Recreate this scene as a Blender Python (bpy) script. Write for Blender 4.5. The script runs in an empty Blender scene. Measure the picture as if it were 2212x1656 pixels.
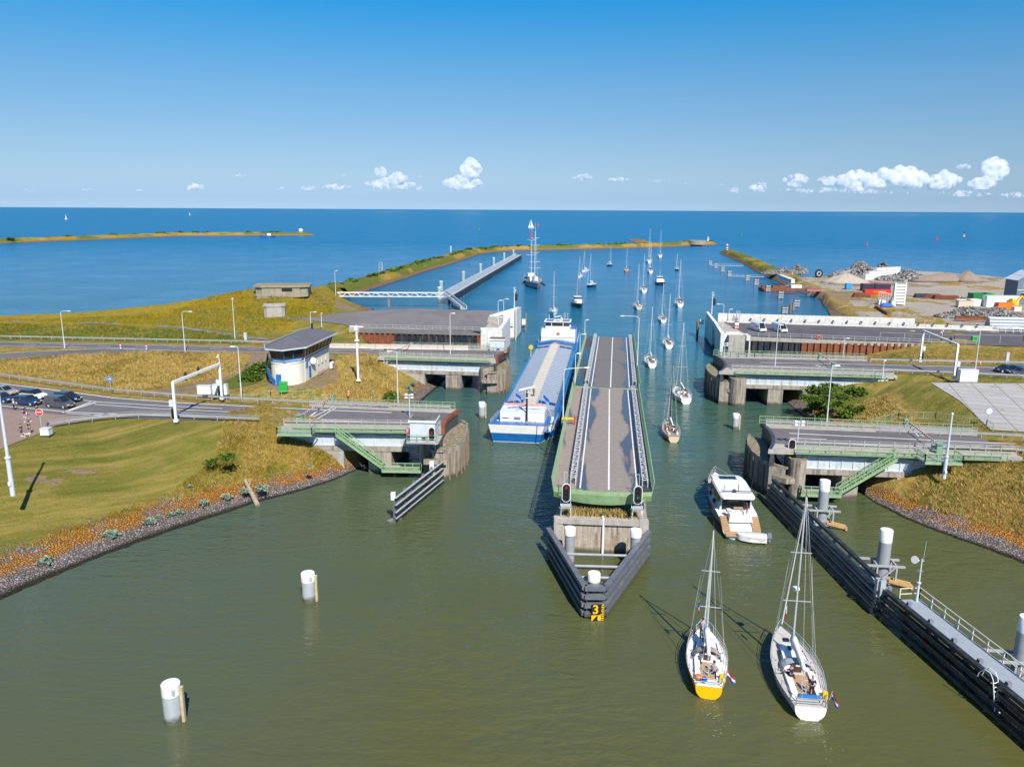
import bpy, math, random
import numpy as np
from mathutils import Vector, Matrix, noise as mnoise
R = math.radians
random.seed(7)
RNG = np.random.default_rng(7)
S = bpy.context.scene
COL = S.collection

# ------------------------------------------------------------------ camera
CAM_H, PITCH, ROLL, FOCAL = 38.0, R(12.58), R(0.31), 1682.0 / 2212.0
cam = bpy.data.cameras.new('camera')
cam.sensor_fit = 'HORIZONTAL'; cam.sensor_width = 36.0; cam.lens = 36.0 * FOCAL
cam.clip_start = 0.5; cam.clip_end = 200000.0
cam_ob = bpy.data.objects.new('camera', cam); COL.objects.link(cam_ob)
cam_ob.matrix_world = Matrix.Translation((0, 0, CAM_H)) @ (Matrix.Rotation(R(90) - PITCH, 4, 'X') @ Matrix.Rotation(ROLL, 4, 'Z'))
S.camera = cam_ob

# ------------------------------------------------------------------ sky, sun, exposure
SUN_EL, SUN_AZ = R(45), R(162)           # sun stands behind the camera, a little to its right
w = bpy.data.worlds.new('World'); S.world = w; w.use_nodes = True
nt = w.node_tree; nt.nodes.clear()
sky = nt.nodes.new('ShaderNodeTexSky'); sky.sky_type = 'NISHITA'; sky.sun_disc = False
sky.sun_elevation = SUN_EL; sky.sun_rotation = SUN_AZ
sky.altitude = 0; sky.air_density = 1.0; sky.dust_density = 0.15; sky.ozone_density = 2.0
hsv = nt.nodes.new('ShaderNodeHueSaturation')
hsv.inputs['Saturation'].default_value = 1.0; hsv.inputs['Value'].default_value = 1.0
geo = nt.nodes.new('ShaderNodeTexCoord'); sep = nt.nodes.new('ShaderNodeSeparateXYZ')
ramp = nt.nodes.new('ShaderNodeValToRGB')
ramp.color_ramp.interpolation = 'LINEAR'
SKY_RAMP = [(0.0, (0.386, 0.615, 1.2)), (0.0128, (0.35, 0.54, 1.0)), (0.0407, (0.43, 0.564, 0.856)), (0.0845, (0.445, 0.6, 0.8)), (0.1373, (0.404, 0.646, 0.842)), (0.1729, (0.309, 0.677, 0.906)), (0.2072, (0.196, 0.699, 0.974)), (0.2333, (0.11, 0.703, 1.05)), (0.35, (0.15, 0.7, 1.1)), (0.6, (0.4, 0.75, 1.1)), (1.0, (0.7, 0.85, 1.1))]
mul = nt.nodes.new('ShaderNodeMix'); mul.data_type = 'RGBA'; mul.blend_type = 'MULTIPLY'; mul.inputs[0].default_value = 1.0
bg = nt.nodes.new('ShaderNodeBackground'); bg.inputs[1].default_value = 0.092
wo = nt.nodes.new('ShaderNodeOutputWorld')
L = nt.links.new
L(geo.outputs['Generated'], sep.inputs[0]); L(sep.outputs['Z'], ramp.inputs[0])
L(sky.outputs[0], hsv.inputs['Color'])
L(hsv.outputs[0], mul.inputs[6]); L(ramp.outputs[0], mul.inputs[7])
L(mul.outputs[2], bg.inputs[0]); L(bg.outputs[0], wo.inputs[0])
def set_ramp(r, stops):
    e = r.color_ramp.elements
    while len(e) > 1: e.remove(e[-1])
    e[0].position = stops[0][0]; e[0].color = (*stops[0][1], 1)
    for p, c in stops[1:]:
        n = e.new(p); n.color = (*c, 1)
set_ramp(ramp, SKY_RAMP)
sun = bpy.data.lights.new('sun', 'SUN'); sun.energy = 5.0; sun.angle = R(0.53); sun.color = (1.0, 0.955, 0.88)
sun_ob = bpy.data.objects.new('sun', sun); COL.objects.link(sun_ob)
sun_ob.rotation_euler = (R(90) - SUN_EL, 0, R(180) - SUN_AZ)
sun_ob.location = (60, -80, 120)
S.view_settings.view_transform = 'Standard'; S.view_settings.look = 'None'
S.view_settings.exposure = 0.38; S.view_settings.gamma = 1.0
S.render.engine = 'CYCLES'
S.cycles.use_denoising = True
S.cycles.max_bounces = 12; S.cycles.diffuse_bounces = 2; S.cycles.glossy_bounces = 3
S.cycles.volume_bounces = 10; S.cycles.volume_step_rate = 4.0; S.cycles.transmission_bounces = 3; S.cycles.transparent_max_bounces = 6
S.cycles.caustics_reflective = False; S.cycles.caustics_refractive = False

# ------------------------------------------------------------------ surveying: where a sight line of the photo meets a given height
def P(px, py, z=0.0):
    x, y = px - 1106.0, py - 828.0
    c, s = math.cos(ROLL), math.sin(ROLL)
    x, y = c * x + s * y, -s * x + c * y
    dx, dz = x / 1682.0, -y / 1682.0
    cp, sp = math.cos(PITCH), math.sin(PITCH)
    X, Y, Z = dx, cp + dz * sp, dz * cp - sp
    t = (z - CAM_H) / Z
    return Vector((X * t, Y * t, z))
def PX(X, Y, Z):
    Z -= CAM_H
    cp, sp = math.cos(PITCH), math.sin(PITCH)
    d = Y * cp - Z * sp; u = Y * sp + Z * cp
    x, y = X / d * 1682, -u / d * 1682
    c, s = math.cos(ROLL), math.sin(ROLL)
    return c * x - s * y + 1106, s * x + c * y + 828
def top_z(X, Y, py):
    """height above a ground spot that is seen at image row py"""
    lo, hi = -2.0, 60.0
    for _ in range(50):
        m = (lo + hi) / 2
        if PX(X, Y, m)[1] > py: lo = m
        else: hi = m
    return lo
def PL(pts, z=0.0):
    return [P(a[0], a[1], a[2] if len(a) > 2 else z) for a in pts]

# ------------------------------------------------------------------ objects
OFF = {}
def tag(o, label=None, cat=None, group=None, kind=None):
    if label: o['label'] = label
    if cat: o['category'] = cat
    if group: o['group'] = group
    if kind: o['kind'] = kind
    return o
def thing(name, label, cat, loc=(0, 0, 0), rz=0.0, group=None, local=True):
    """Empty at the base of a thing; local=False means its parts are modelled in world coordinates"""
    o = bpy.data.objects.new(name, None); COL.objects.link(o)
    o.location = loc; o.rotation_euler = (0, 0, rz); o.empty_display_size = 0.3
    OFF[o.name] = Vector((0, 0, 0)) if local else Vector(loc)
    return tag(o, label, cat, group)
def dup(root, loc=None, rz=None, label=None, group=None, scale=None, swap=None):
    """copy of a thing, its parts and their sub-parts (mesh data shared)"""
    def cp(o):
        c = o.copy(); COL.objects.link(c); return c
    r = cp(root)
    if loc is not None: r.location = loc
    if rz is not None: r.rotation_euler = (0, 0, rz)
    if scale is not None: r.scale = scale if hasattr(scale, '__len__') else (scale,) * 3
    if label: r['label'] = label
    if group: r['group'] = group
    for ch in KIDS.get(root.name, []):
        c = cp(ch); c.parent = r; KIDS.setdefault(r.name, []).append(c)
        for g in KIDS.get(ch.name, []):
            d = cp(g); d.parent = c; KIDS.setdefault(c.name, []).append(d)
    if swap:
        for c in KIDS.get(r.name, []):
            for k, m in swap.items():
                if c.name.split('.')[0] == k:
                    c.data = c.data.copy(); c.data.materials.clear(); c.data.materials.append(m)
    return r
KIDS = {}

class MB:
    """collects shapes and links them as ONE mesh object"""
    def __init__(s): s.v = []; s.f = []; s.m = []; s.cm = 0
    def mat(s, i): s.cm = i; return s
    def add(s, vs, fs):
        b = len(s.v); s.v.extend([tuple(v) for v in vs])
        for f in fs: s.f.append([b + i for i in f]); s.m.append(s.cm)
        return s
    def box(s, c, d, rz=0.0, mtx=None, taper=1.0):
        hx, hy, hz = d[0] / 2, d[1] / 2, d[2] / 2
        vs = [Vector((x * hx * (taper if z > 0 else 1), y * hy * (taper if z > 0 else 1), z * hz)) for z in (-1, 1) for x, y in ((-1, -1), (1, -1), (1, 1), (-1, 1))]
        M = Matrix.Translation(c) @ (mtx.to_4x4() if mtx is not None else Matrix.Rotation(rz, 4, 'Z'))
        return s.add([M @ v for v in vs], [(3, 2, 1, 0), (4, 5, 6, 7), (0, 1, 5, 4), (1, 2, 6, 5), (2, 3, 7, 6), (3, 0, 4, 7)])
    def beam(s, p, q, wd, ht, up=(0, 0, 1)):
        p, q = Vector(p), Vector(q); d = q - p; L_ = d.length
        if L_ < 1e-6: return s
        d.normalize(); u = Vector(up)
        if abs(d.dot(u)) > 0.999: u = Vector((1, 0, 0))
        sd = d.cross(u).normalized(); u = sd.cross(d)
        vs = []
        for e in (p, q):
            for a, b in ((-1, -1), (1, -1), (1, 1), (-1, 1)): vs.append(e + sd * (a * wd / 2) + u * (b * ht / 2))
        return s.add(vs, [(0, 1, 2, 3), (7, 6, 5, 4), (4, 5, 1, 0), (5, 6, 2, 1), (6, 7, 3, 2), (7, 4, 0, 3)])
    def tube(s, p, q, r, r2=None, n=8, cap=True):
        p, q = Vector(p), Vector(q); d = (q - p)
        if d.length < 1e-6: return s
        d.normalize(); a = d.orthogonal().normalized(); b = d.cross(a)
        r2 = r if r2 is None else r2
        vs = [e + (a * math.cos(2 * math.pi * i / n) + b * math.sin(2 * math.pi * i / n)) * rr for e, rr in ((p, r), (q, r2)) for i in range(n)]
        fs = [(i, (i + 1) % n, n + (i + 1) % n, n + i) for i in range(n)]
        if cap: fs += [tuple(range(n))[::-1], tuple(range(n, 2 * n))]
        return s.add(vs, fs)
    def pipe(s, pts, r, n=6):
        for a, b in zip(pts, pts[1:]): s.tube(a, b, r, n=n)
        return s
    def prism(s, poly, z0, z1):
        n = len(poly)
        g = lambda z, i: z[i] if hasattr(z, '__len__') else z
        vs = [(p[0], p[1], g(z0, i)) for i, p in enumerate(poly)] + [(p[0], p[1], g(z1, i)) for i, p in enumerate(poly)]
        A = sum(poly[i][0] * poly[(i + 1) % n][1] - poly[(i + 1) % n][0] * poly[i][1] for i in range(n))
        fs = [tuple(range(n))[::-1], tuple(range(n, 2 * n))] + [(i, (i + 1) % n, n + (i + 1) % n, n + i) for i in range(n)]
        if A < 0: fs = [f[::-1] for f in fs]
        return s.add(vs, fs)
    def sheet(s, poly, z=None):
        n = len(poly); A = sum(poly[i][0] * poly[(i + 1) % n][1] - poly[(i + 1) % n][0] * poly[i][1] for i in range(n))
        vs = [(p[0], p[1], p[2] if z is None else z) for p in poly]
        return s.add(vs, [tuple(range(n)) if A > 0 else tuple(range(n))[::-1]])
    def loft(s, rings, cap=True, closed=True):
        n = len(rings[0]); vs = [v for r in rings for v in r]; fs = []
        for k in range(len(rings) - 1):
            for i in range(n if closed else n - 1):
                j = (i + 1) % n
                fs.append((k * n + i, k * n + j, (k + 1) * n + j, (k + 1) * n + i))
        if cap: fs += [tuple(range(n))[::-1], tuple(range((len(rings) - 1) * n, len(rings) * n))]
        return s.add(vs, fs)
    def lathe(s, c, prof, n=16, cap=True):
        c = Vector(c)
        rings = [[c + Vector((r * math.cos(2 * math.pi * i / n), r * math.sin(2 * math.pi * i / n), z)) for i in range(n)] for r, z in prof]
        return s.loft(rings, cap)
    def ball(s, c, r, n=10, m=6, sc=(1, 1, 1)):
        c = Vector(c)
        return s.lathe(c, [(0.02 * r, 0)], 3) if False else s.loft([[c + Vector((r * sc[0] * math.sin(math.pi * k / m) * math.cos(2 * math.pi * i / n), r * sc[1] * math.sin(math.pi * k / m) * math.sin(2 * math.pi * i / n), -r * sc[2] * math.cos(math.pi * k / m))) for i in range(n)] for k in range(1, m)], True)
    def quad(s, a, b, c, d): return s.add([a, b, c, d], [(0, 1, 2, 3)])
    def rail(s, pts, h, post, r=0.04, rows=2, r_post=None, bars=0.0):
        """railing along a 3-D polyline"""
        pts = [Vector(p) for p in pts]; up = Vector((0, 0, 1)); r_post = r_post or r
        for a, b in zip(pts, pts[1:]):
            n = max(1, int(round((b - a).length / post)))
            for i in range(n + 1):
                c = a.lerp(b, i / n); s.beam(c, c + up * h, r_post * 2, r_post * 2)
            for k in range(rows):
                z = up * (h * (k + 1) / rows); s.beam(a + z, b + z, r * 2, r * 2)
            if bars:
                m = max(2, int((b - a).length / bars))
                for i in range(1, m):
                    c = a.lerp(b, i / m); s.beam(c + up * h * 0.08, c + up * h * 0.96, 0.022, 0.022)
                s.beam(a + up * h * 0.1, b + up * h * 0.1, r * 1.6, r * 1.6)
        return s
    def build(s, name, mats, parent=None, smooth=False, label=None, base=False):
        me = bpy.data.meshes.new(name)
        o = bpy.data.objects.new(name, me); COL.objects.link(o)
        off = Vector((0, 0, 0))
        if parent is not None:
            o.parent = parent; off = OFF.get(parent.name, off); OFF[o.name] = off
            KIDS.setdefault(parent.name, []).append(o)
        elif base:
            a = np.array(s.v); off = Vector((float((a[:, 0].min() + a[:, 0].max()) / 2), float((a[:, 1].min() + a[:, 1].max()) / 2), float(a[:, 2].min())))
            o.location = off; OFF[o.name] = off
        me.from_pydata([(v[0] - off[0], v[1] - off[1], v[2] - off[2]) for v in s.v], [], s.f)
        for m in (mats if isinstance(mats, (list, tuple)) else [mats]): me.materials.append(m)
        if any(s.m): me.polygons.foreach_set('material_index', s.m)
        if smooth is True:
            me.polygons.foreach_set('use_smooth', [True] * len(me.polygons))
        elif smooth:
            me.polygons.foreach_set('use_smooth', [True] * len(me.polygons)); me.set_sharp_from_angle(angle=R(smooth))
        me.update()
        if label: o['label'] = label
        return o
def one(mb, name, mats, label, cat, group=None, smooth=False, kind=None):
    """a thing that is one mesh"""
    o = mb.build(name, mats, None, smooth, base=kind is None)
    return tag(o, label, cat, group, kind)
# ------------------------------------------------------------------ materials
MT = {}
def nodes(name):
    m = bpy.data.materials.new(name); m.use_nodes = True
    n = m.node_tree; b = n.nodes['Principled BSDF']
    return m, n, b
def N(n, t, **kw):
    x = n.nodes.new('ShaderNode' + t)
    for k, v in kw.items():
        if k in x.bl_rna.properties: setattr(x, k, v)
    return x
def noise_tex(n, scale, detail=4, rough=0.55, vec=None, dist=0.0):
    t = N(n, 'TexNoise'); t.inputs['Scale'].default_value = scale; t.inputs['Detail'].default_value = detail
    t.inputs['Roughness'].default_value = rough; t.inputs['Distortion'].default_value = dist
    if vec is not None: n.links.new(vec, t.inputs['Vector'])
    return t
def cramp(n, fac, stops, interp='LINEAR'):
    r = N(n, 'ValToRGB'); r.color_ramp.interpolation = interp; set_ramp(r, stops); n.links.new(fac, r.inputs[0]); return r
def mixc(n, fac, a, b, mode='MIX'):
    x = N(n, 'Mix'); x.data_type = 'RGBA'; x.blend_type = mode
    for i, v in ((0, fac), (6, a), (7, b)):
        if hasattr(v, 'links') or hasattr(v, 'is_linked'): n.links.new(v, x.inputs[i])
        elif i == 0: x.inputs[0].default_value = v
        else: x.inputs[i].default_value = (*v[:3], 1)
    return x.outputs[2]
def maprange(n, v, a, b, c=0.0, d=1.0):
    x = N(n, 'MapRange'); n.links.new(v, x.inputs[0])
    for i, q in enumerate((a, b, c, d)): x.inputs[i + 1].default_value = q
    return x.outputs[0]
def math_(n, op, a, b=None):
    x = N(n, 'Math'); x.operation = op
    for i, v in enumerate((a, b)):
        if v is None: continue
        if hasattr(v, 'is_linked'): n.links.new(v, x.inputs[i])
        else: x.inputs[i].default_value = v
    return x.outputs[0]
def bumpn(n, b, h, strength=0.3, dist=0.05):
    x = N(n, 'Bump'); x.inputs['Strength'].default_value = strength; x.inputs['Distance'].default_value = dist
    n.links.new(h, x.inputs['Height']); n.links.new(x.outputs[0], b.inputs['Normal']); return x
def coords(n, scale=None, rot=None):
    g = N(n, 'NewGeometry').outputs['Position']
    if scale or rot:
        mp = N(n, 'Mapping'); n.links.new(g, mp.inputs[0])
        if scale: mp.inputs['Scale'].default_value = scale
        if rot: mp.inputs['Rotation'].default_value = rot
        return mp.outputs[0]
    return g
def paint(name, c, rough=0.5, var=0.12, metal=0.0, scale=1.5, dirt=None, dirt_amt=0.35, bump=0.0, streak=False, coat=0.0, spec=0.5, tide=False):
    """painted / plain surface with uneven colour, optional dirt of its own colour in patches or runs"""
    if name in MT: return MT[name]
    m, n, b = nodes(name)
    p = coords(n)
    t = noise_tex(n, scale, 5, 0.6, p)
    lo = tuple(max(0, x * (1 - var)) for x in c); hi = tuple(min(1, x * (1 + var)) for x in c)
    col = cramp(n, t.outputs[0], [(0.3, lo), (0.7, hi)]).outputs[0]
    if dirt:
        pv = coords(n, (1.6, 1.6, 0.22)) if streak else coords(n, (0.9, 0.9, 0.9))
        d = noise_tex(n, scale * 0.9, 6, 0.65, pv)
        fac = maprange(n, d.outputs[0], 0.5, 0.72, 0.0, dirt_amt)
        col = mixc(n, fac, col, dirt)
    if tide:
        zt = N(n, 'SeparateXYZ'); n.links.new(p, zt.inputs[0]); q = noise_tex(n, 3.0, 4, .6, p); zz = math_(n, 'ADD', zt.outputs[2], math_(n, 'MULTIPLY', q.outputs[0], -.9)); col = mixc(n, maprange(n, zz, .35, -.1, 0, .85), col, (.06, .06, .022))
    n.links.new(col, b.inputs['Base Color'])
    b.inputs['Roughness'].default_value = rough; b.inputs['Metallic'].default_value = metal
    b.inputs['Coat Weight'].default_value = coat; b.inputs['Specular IOR Level'].default_value = spec
    if bump:
        t2 = noise_tex(n, scale * 8, 4, 0.6, p); bumpn(n, b, t2.outputs[0], bump, 0.05)
    MT[name] = m
    return m

WHITE = paint('white_paint', (0.78, 0.77, 0.74), 0.45, 0.05, dirt=(0.45, 0.42, 0.36), dirt_amt=0.2)
HULLW = paint('white_gelcoat', (0.8, 0.79, 0.76), 0.25, 0.03, coat=0.3)
CREAM = paint('cream_render', (0.78, 0.72, 0.6), 0.8, 0.05, dirt=(0.5, 0.42, 0.3), dirt_amt=0.25, streak=True)
GALV = paint('galvanised_steel', (0.5, 0.53, 0.55), 0.5, 0.1, metal=0.3)
PALEGREY = paint('pale_grey_paint', (0.55, 0.6, 0.64), 0.5, 0.07, dirt=(0.3, 0.27, 0.22), dirt_amt=0.2, streak=True)
GREYST = paint('grey_coated_steel', (0.3, 0.31, 0.33), 0.5, 0.08, dirt=(.45, .44, .42), dirt_amt=.3, streak=True, tide=True)
MIDGREY = paint('mid_grey_steel', (0.2, 0.21, 0.235), 0.5, 0.1)
DARKST = paint('dark_steel', (0.045, 0.05, 0.06), 0.45, 0.2, dirt=(0.16, 0.13, 0.1), dirt_amt=0.35)
BLACKM = paint('black_coating', (0.018, 0.019, 0.022), 0.5, 0.2)
BLACK = paint('black_board', (0.012, 0.012, 0.013), 0.6, 0.2)
GREENP = paint('green_bridge_paint', (0.26, 0.4, 0.2), 0.5, 0.12, dirt=(0.2, 0.13, 0.07), dirt_amt=0.3)
GREENR = paint('green_railing_paint', (0.25, 0.38, 0.21), 0.55, 0.15)
GIRDER = paint('pale_girder_paint', (0.52, 0.57, 0.6), 0.5, 0.08, dirt=(0.28, 0.11, 0.04), dirt_amt=0.55, streak=True, scale=0.9)
BLUEP = paint('blue_paint', (0.01, 0.13, 0.42), 0.45, 0.1)
BARGEB = paint('barge_blue', (0.006, 0.13, 0.4), 0.35, 0.12, dirt=(0.05, 0.2, 0.42), dirt_amt=0.3)
NAVY = paint('navy_paint', (0.008, 0.015, 0.05), 0.3, 0.15, coat=0.4)
REDP = paint('red_paint', (0.55, 0.02, 0.015), 0.45, 0.1)
ORANGE = paint('orange_paint', (0.75, 0.16, 0.01), 0.45, 0.08)
YELLOW = paint('yellow_paint', (0.85, 0.48, 0.005), 0.4, 0.06)
GLASS = paint('dark_window_glass', (0.018, 0.022, 0.026), 0.06, 0.3, spec=0.8)
RUBBER = paint('tyre_rubber', (0.015, 0.015, 0.016), 0.8, 0.2)
ALU = paint('aluminium_spar', (0.62, 0.64, 0.67), 0.35, 0.05, metal=0.4)
SAILC = paint('furled_sailcloth', (0.78, 0.77, 0.74), 0.8, 0.06)
TEAK = paint('teak_deck', (0.42, 0.27, 0.15), 0.7, 0.12)
SKIN = paint('skin', (0.5, 0.29, 0.2), 0.6, 0.05)
HAIR = paint('brown_hair', (0.05, 0.03, 0.018), 0.7, 0.2)
RUST = paint('rusted_steel', (0.22, 0.07, 0.028), 0.75, 0.3, scale=0.8, dirt=(0.08, 0.03, 0.02), dirt_amt=0.6, streak=True)
PILEDK = paint('dark_sheet_steel', (0.02, 0.022, 0.03), 0.5, 0.3, scale=0.8, dirt=(0.2, 0.16, 0.14), dirt_amt=0.5, streak=True)
WOOD = paint('new_timber', (0.5, 0.3, 0.12), 0.7, 0.12)
OLDWOOD = paint('old_timber', (0.2, 0.14, 0.09), 0.85, 0.25)
REDWHITE = None
def concrete(name, c, stain, amt, scale=0.5, grime=(0.06, 0.05, 0.035), moss=None, bump=0.35):
    m, n, b = nodes(name); p = coords(n)
    t = noise_tex(n, scale * 2, 6, 0.65, p)
    col = cramp(n, t.outputs[0], [(0.3, tuple(x * 0.78 for x in c)), (0.5, c), (0.72, tuple(min(1, x * 1.15) for x in c))]).outputs[0]
    d = noise_tex(n, scale * 2.2, 6, 0.65, coords(n, (1.7, 1.7, 0.16)))
    col = mixc(n, maprange(n, d.outputs[0], 0.46, 0.7, 0, amt), col, stain)
    d2 = noise_tex(n, scale * 5, 5, 0.7, p)
    col = mixc(n, maprange(n, d2.outputs[0], 0.58, 0.7, 0, amt * 0.8), col, grime)
    # tide band: algae-dark zone of the wall just above the water
    z = N(n, 'SeparateXYZ'); n.links.new(p, z.inputs[0])
    e = noise_tex(n, 0.8, 3, 0.5, p)
    zz = math_(n, 'ADD', z.outputs[2], math_(n, 'MULTIPLY', e.outputs[0], -0.7))
    col = mixc(n, maprange(n, zz, 0.5, 0.05, 0, 0.85), col, (0.045, 0.05, 0.02))
    if moss:
        sx = N(n, 'NewGeometry'); sn = N(n, 'SeparateXYZ'); n.links.new(sx.outputs['Normal'], sn.inputs[0])
        mm = math_(n, 'MULTIPLY', maprange(n, sn.outputs[2], 0.6, 0.95), maprange(n, d2.outputs[0], 0.42, 0.56))
        col = mixc(n, mm, col, moss)
    n.links.new(col, b.inputs['Base Color']); b.inputs['Roughness'].default_value = 0.9
    bumpn(n, b, d2.outputs[0], bump, 0.06)
    MT[name] = m; return m
CONC = concrete('pier_concrete', (0.36, 0.31, 0.255), (0.1, 0.065, 0.045), 0.95, moss=(0.16, 0.13, 0.05))
CONCW = concrete('new_white_concrete', (0.66, 0.64, 0.59), (0.42, 0.38, 0.32), 0.3, bump=0.1)
CONCG = concrete('weathered_concrete', (0.4, 0.37, 0.32), (0.2, 0.16, 0.12), 0.5)
def asphalt(name, c, var=0.2, patches=None, amt=0.5, tracks=False):
    m, n, b = nodes(name); p = coords(n)
    t = noise_tex(n, 0.35, 6, 0.6, p); t2 = noise_tex(n, 9, 3, 0.6, p)
    col = cramp(n, t.outputs[0], [(0.3, tuple(x * (1 - var) for x in c)), (0.7, tuple(x * (1 + var) for x in c))]).outputs[0]
    col = mixc(n, 0.35, col, cramp(n, t2.outputs[0], [(0.3, tuple(x * 0.6 for x in c)), (0.7, tuple(x * 1.4 for x in c))]).outputs[0])
    if patches:
        q = noise_tex(n, 0.12, 5, 0.6, coords(n, (1, 0.5, 1)), 0.6)
        col = mixc(n, maprange(n, q.outputs[0], 0.5, 0.56, 0, amt), col, patches)
    n.links.new(col, b.inputs['Base Color']); b.inputs['Roughness'].default_value = 0.88
    bumpn(n, b, t2.outputs[0], 0.15, 0.02)
    MT[name] = m; return m
ASPH = asphalt('road_asphalt', (0.135, 0.124, 0.126), 0.16, (0.1, 0.092, 0.094), 0.6)
CONCS = concrete('stained_pier_concrete', (.42, .35, .28), (.1, .055, .035), .95, grime=(.62, .6, .55), scale=.8)
ASPHP = asphalt('platform_asphalt', (0.18, 0.16, 0.155), 0.12, (0.14, 0.12, 0.115), 0.5)
ASPHD = asphalt('dark_platform_asphalt', (0.1, 0.088, 0.09), 0.15, (.075, .07, .075), .6)
PATHM = asphalt('path_asphalt', (0.2, 0.18, 0.16))
LINE = paint('road_line_paint', (0.72, 0.7, 0.66), 0.7, 0.1, scale=3, dirt=(0.3, 0.28, 0.26), dirt_amt=0.4)
def brick_pave():
    m, n, b = nodes('brick_paving'); p = coords(n, (1, 1, 1), (0, 0, 0.5))
    k = N(n, 'TexBrick'); n.links.new(p, k.inputs['Vector']); k.inputs['Scale'].default_value = 2.2
    k.inputs['Color1'].default_value = (0.24, 0.145, 0.115, 1); k.inputs['Color2'].default_value = (0.3, 0.2, 0.165, 1); k.inputs['Mortar'].default_value = (0.2, 0.15, 0.12, 1)
    t = noise_tex(n, 0.3, 6, 0.6, coords(n))
    col = mixc(n, maprange(n, t.outputs[0], 0.4, 0.65, 0, 0.55), k.outputs[0], (0.27, 0.215, 0.175))
    n.links.new(col, b.inputs['Base Color']); b.inputs['Roughness'].default_value = 0.9; MT['brick'] = m; return m
BRICK = brick_pave()
def slab_mat():
    m, n, b = nodes('concrete_slab_paving'); p = coords(n, (0.25, 0.25, 0.25), (0, 0, R(20)))
    k = N(n, 'TexBrick'); n.links.new(p, k.inputs['Vector']); k.offset = 0.0; k.inputs['Scale'].default_value = 1.0
    k.inputs['Brick Width'].default_value = 1.0; k.inputs['Row Height'].default_value = 0.72; k.inputs['Mortar Size'].default_value = 0.018
    k.inputs['Color1'].default_value = (0.42, 0.4, 0.38, 1); k.inputs['Color2'].default_value = (0.37, 0.35, 0.33, 1); k.inputs['Mortar'].default_value = (0.13, 0.12, 0.05, 1)
    t = noise_tex(n, 0.5, 7, 0.7, coords(n))
    col = mixc(n, maprange(n, t.outputs[0], 0.58, 0.64, 0, 0.8), k.outputs[0], (0.17, 0.15, 0.07))
    t2 = noise_tex(n, 2.0, 5, 0.7, coords(n))
    col = mixc(n, maprange(n, t2.outputs[0], 0.4, 0.7, 0, 0.25), col, (0.25, 0.23, 0.21))
    n.links.new(col, b.inputs['Base Color']); b.inputs['Roughness'].default_value = 0.9; return m
SLAB = slab_mat()

def water_mat():
    m, n, b = nodes('murky_water')
    p = coords(n)
    sp = N(n, 'SeparateXYZ'); n.links.new(p, sp.inputs[0])
    # body colour: silty olive canal water, reflected sky blue painted in towards the sea
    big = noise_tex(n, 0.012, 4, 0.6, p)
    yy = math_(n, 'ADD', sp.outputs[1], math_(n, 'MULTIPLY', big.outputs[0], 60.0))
    silt_sky = cramp(n, maprange(n, yy, 60, 460), [(0.0, (0.108, 0.086, 0.004)), (0.12, (0.088, 0.085, 0.01)), (0.28, (0.05, 0.095, 0.055)), (0.5, (0.006, 0.12, 0.185)), (1.0, (0.0, 0.125, 0.275))]).outputs[0]
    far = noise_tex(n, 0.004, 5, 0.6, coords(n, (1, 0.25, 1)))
    silt_sky = mixc(n, maprange(n, far.outputs[0], 0.35, 0.65, 0, 0.35), silt_sky, (0.0, 0.13, 0.24))
    n.links.new(silt_sky, b.inputs['Base Color'])
    b.inputs['IOR'].default_value = 1.333
    n.links.new(maprange(n, sp.outputs[1], 80, 900, 0.05, 0.3), b.inputs['Roughness'])
    # wind ripples crossed with longer waves
    a = noise_tex(n, 1.0, 3, 0.55, coords(n, (0.55, 1.5, 1), (0, 0, R(24))), 0.4)
    c = noise_tex(n, 1.0, 2, 0.5, coords(n, (0.16, 0.4, 1), (0, 0, R(-18))), 0.5)
    d = noise_tex(n, 1.0, 2, 0.5, coords(n, (1.6, 3.0, 1), (0, 0, R(40))))
    calm = maprange(n, noise_tex(n, 0.03, 3, 0.5, p).outputs[0], 0.38, 0.62, 0.3, 1.15)
    h = math_(n, 'ADD', math_(n, 'ADD', a.outputs[0], math_(n, 'MULTIPLY', c.outputs[0], 1.6)), math_(n, 'MULTIPLY', d.outputs[0], 0.4))
    h = math_(n, 'MULTIPLY', h, calm)
    n.links.new(maprange(n, sp.outputs[1], 90, 420, 0.42, 0.2), b.inputs['Specular IOR Level'])
    bn = bumpn(n, b, h, 0.55, 0.5); n.links.new(maprange(n, sp.outputs[1], 55, 150, 0.3, 0.6), bn.inputs['Strength'])
    MT['water'] = m; return m
WATER = water_mat()

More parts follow.
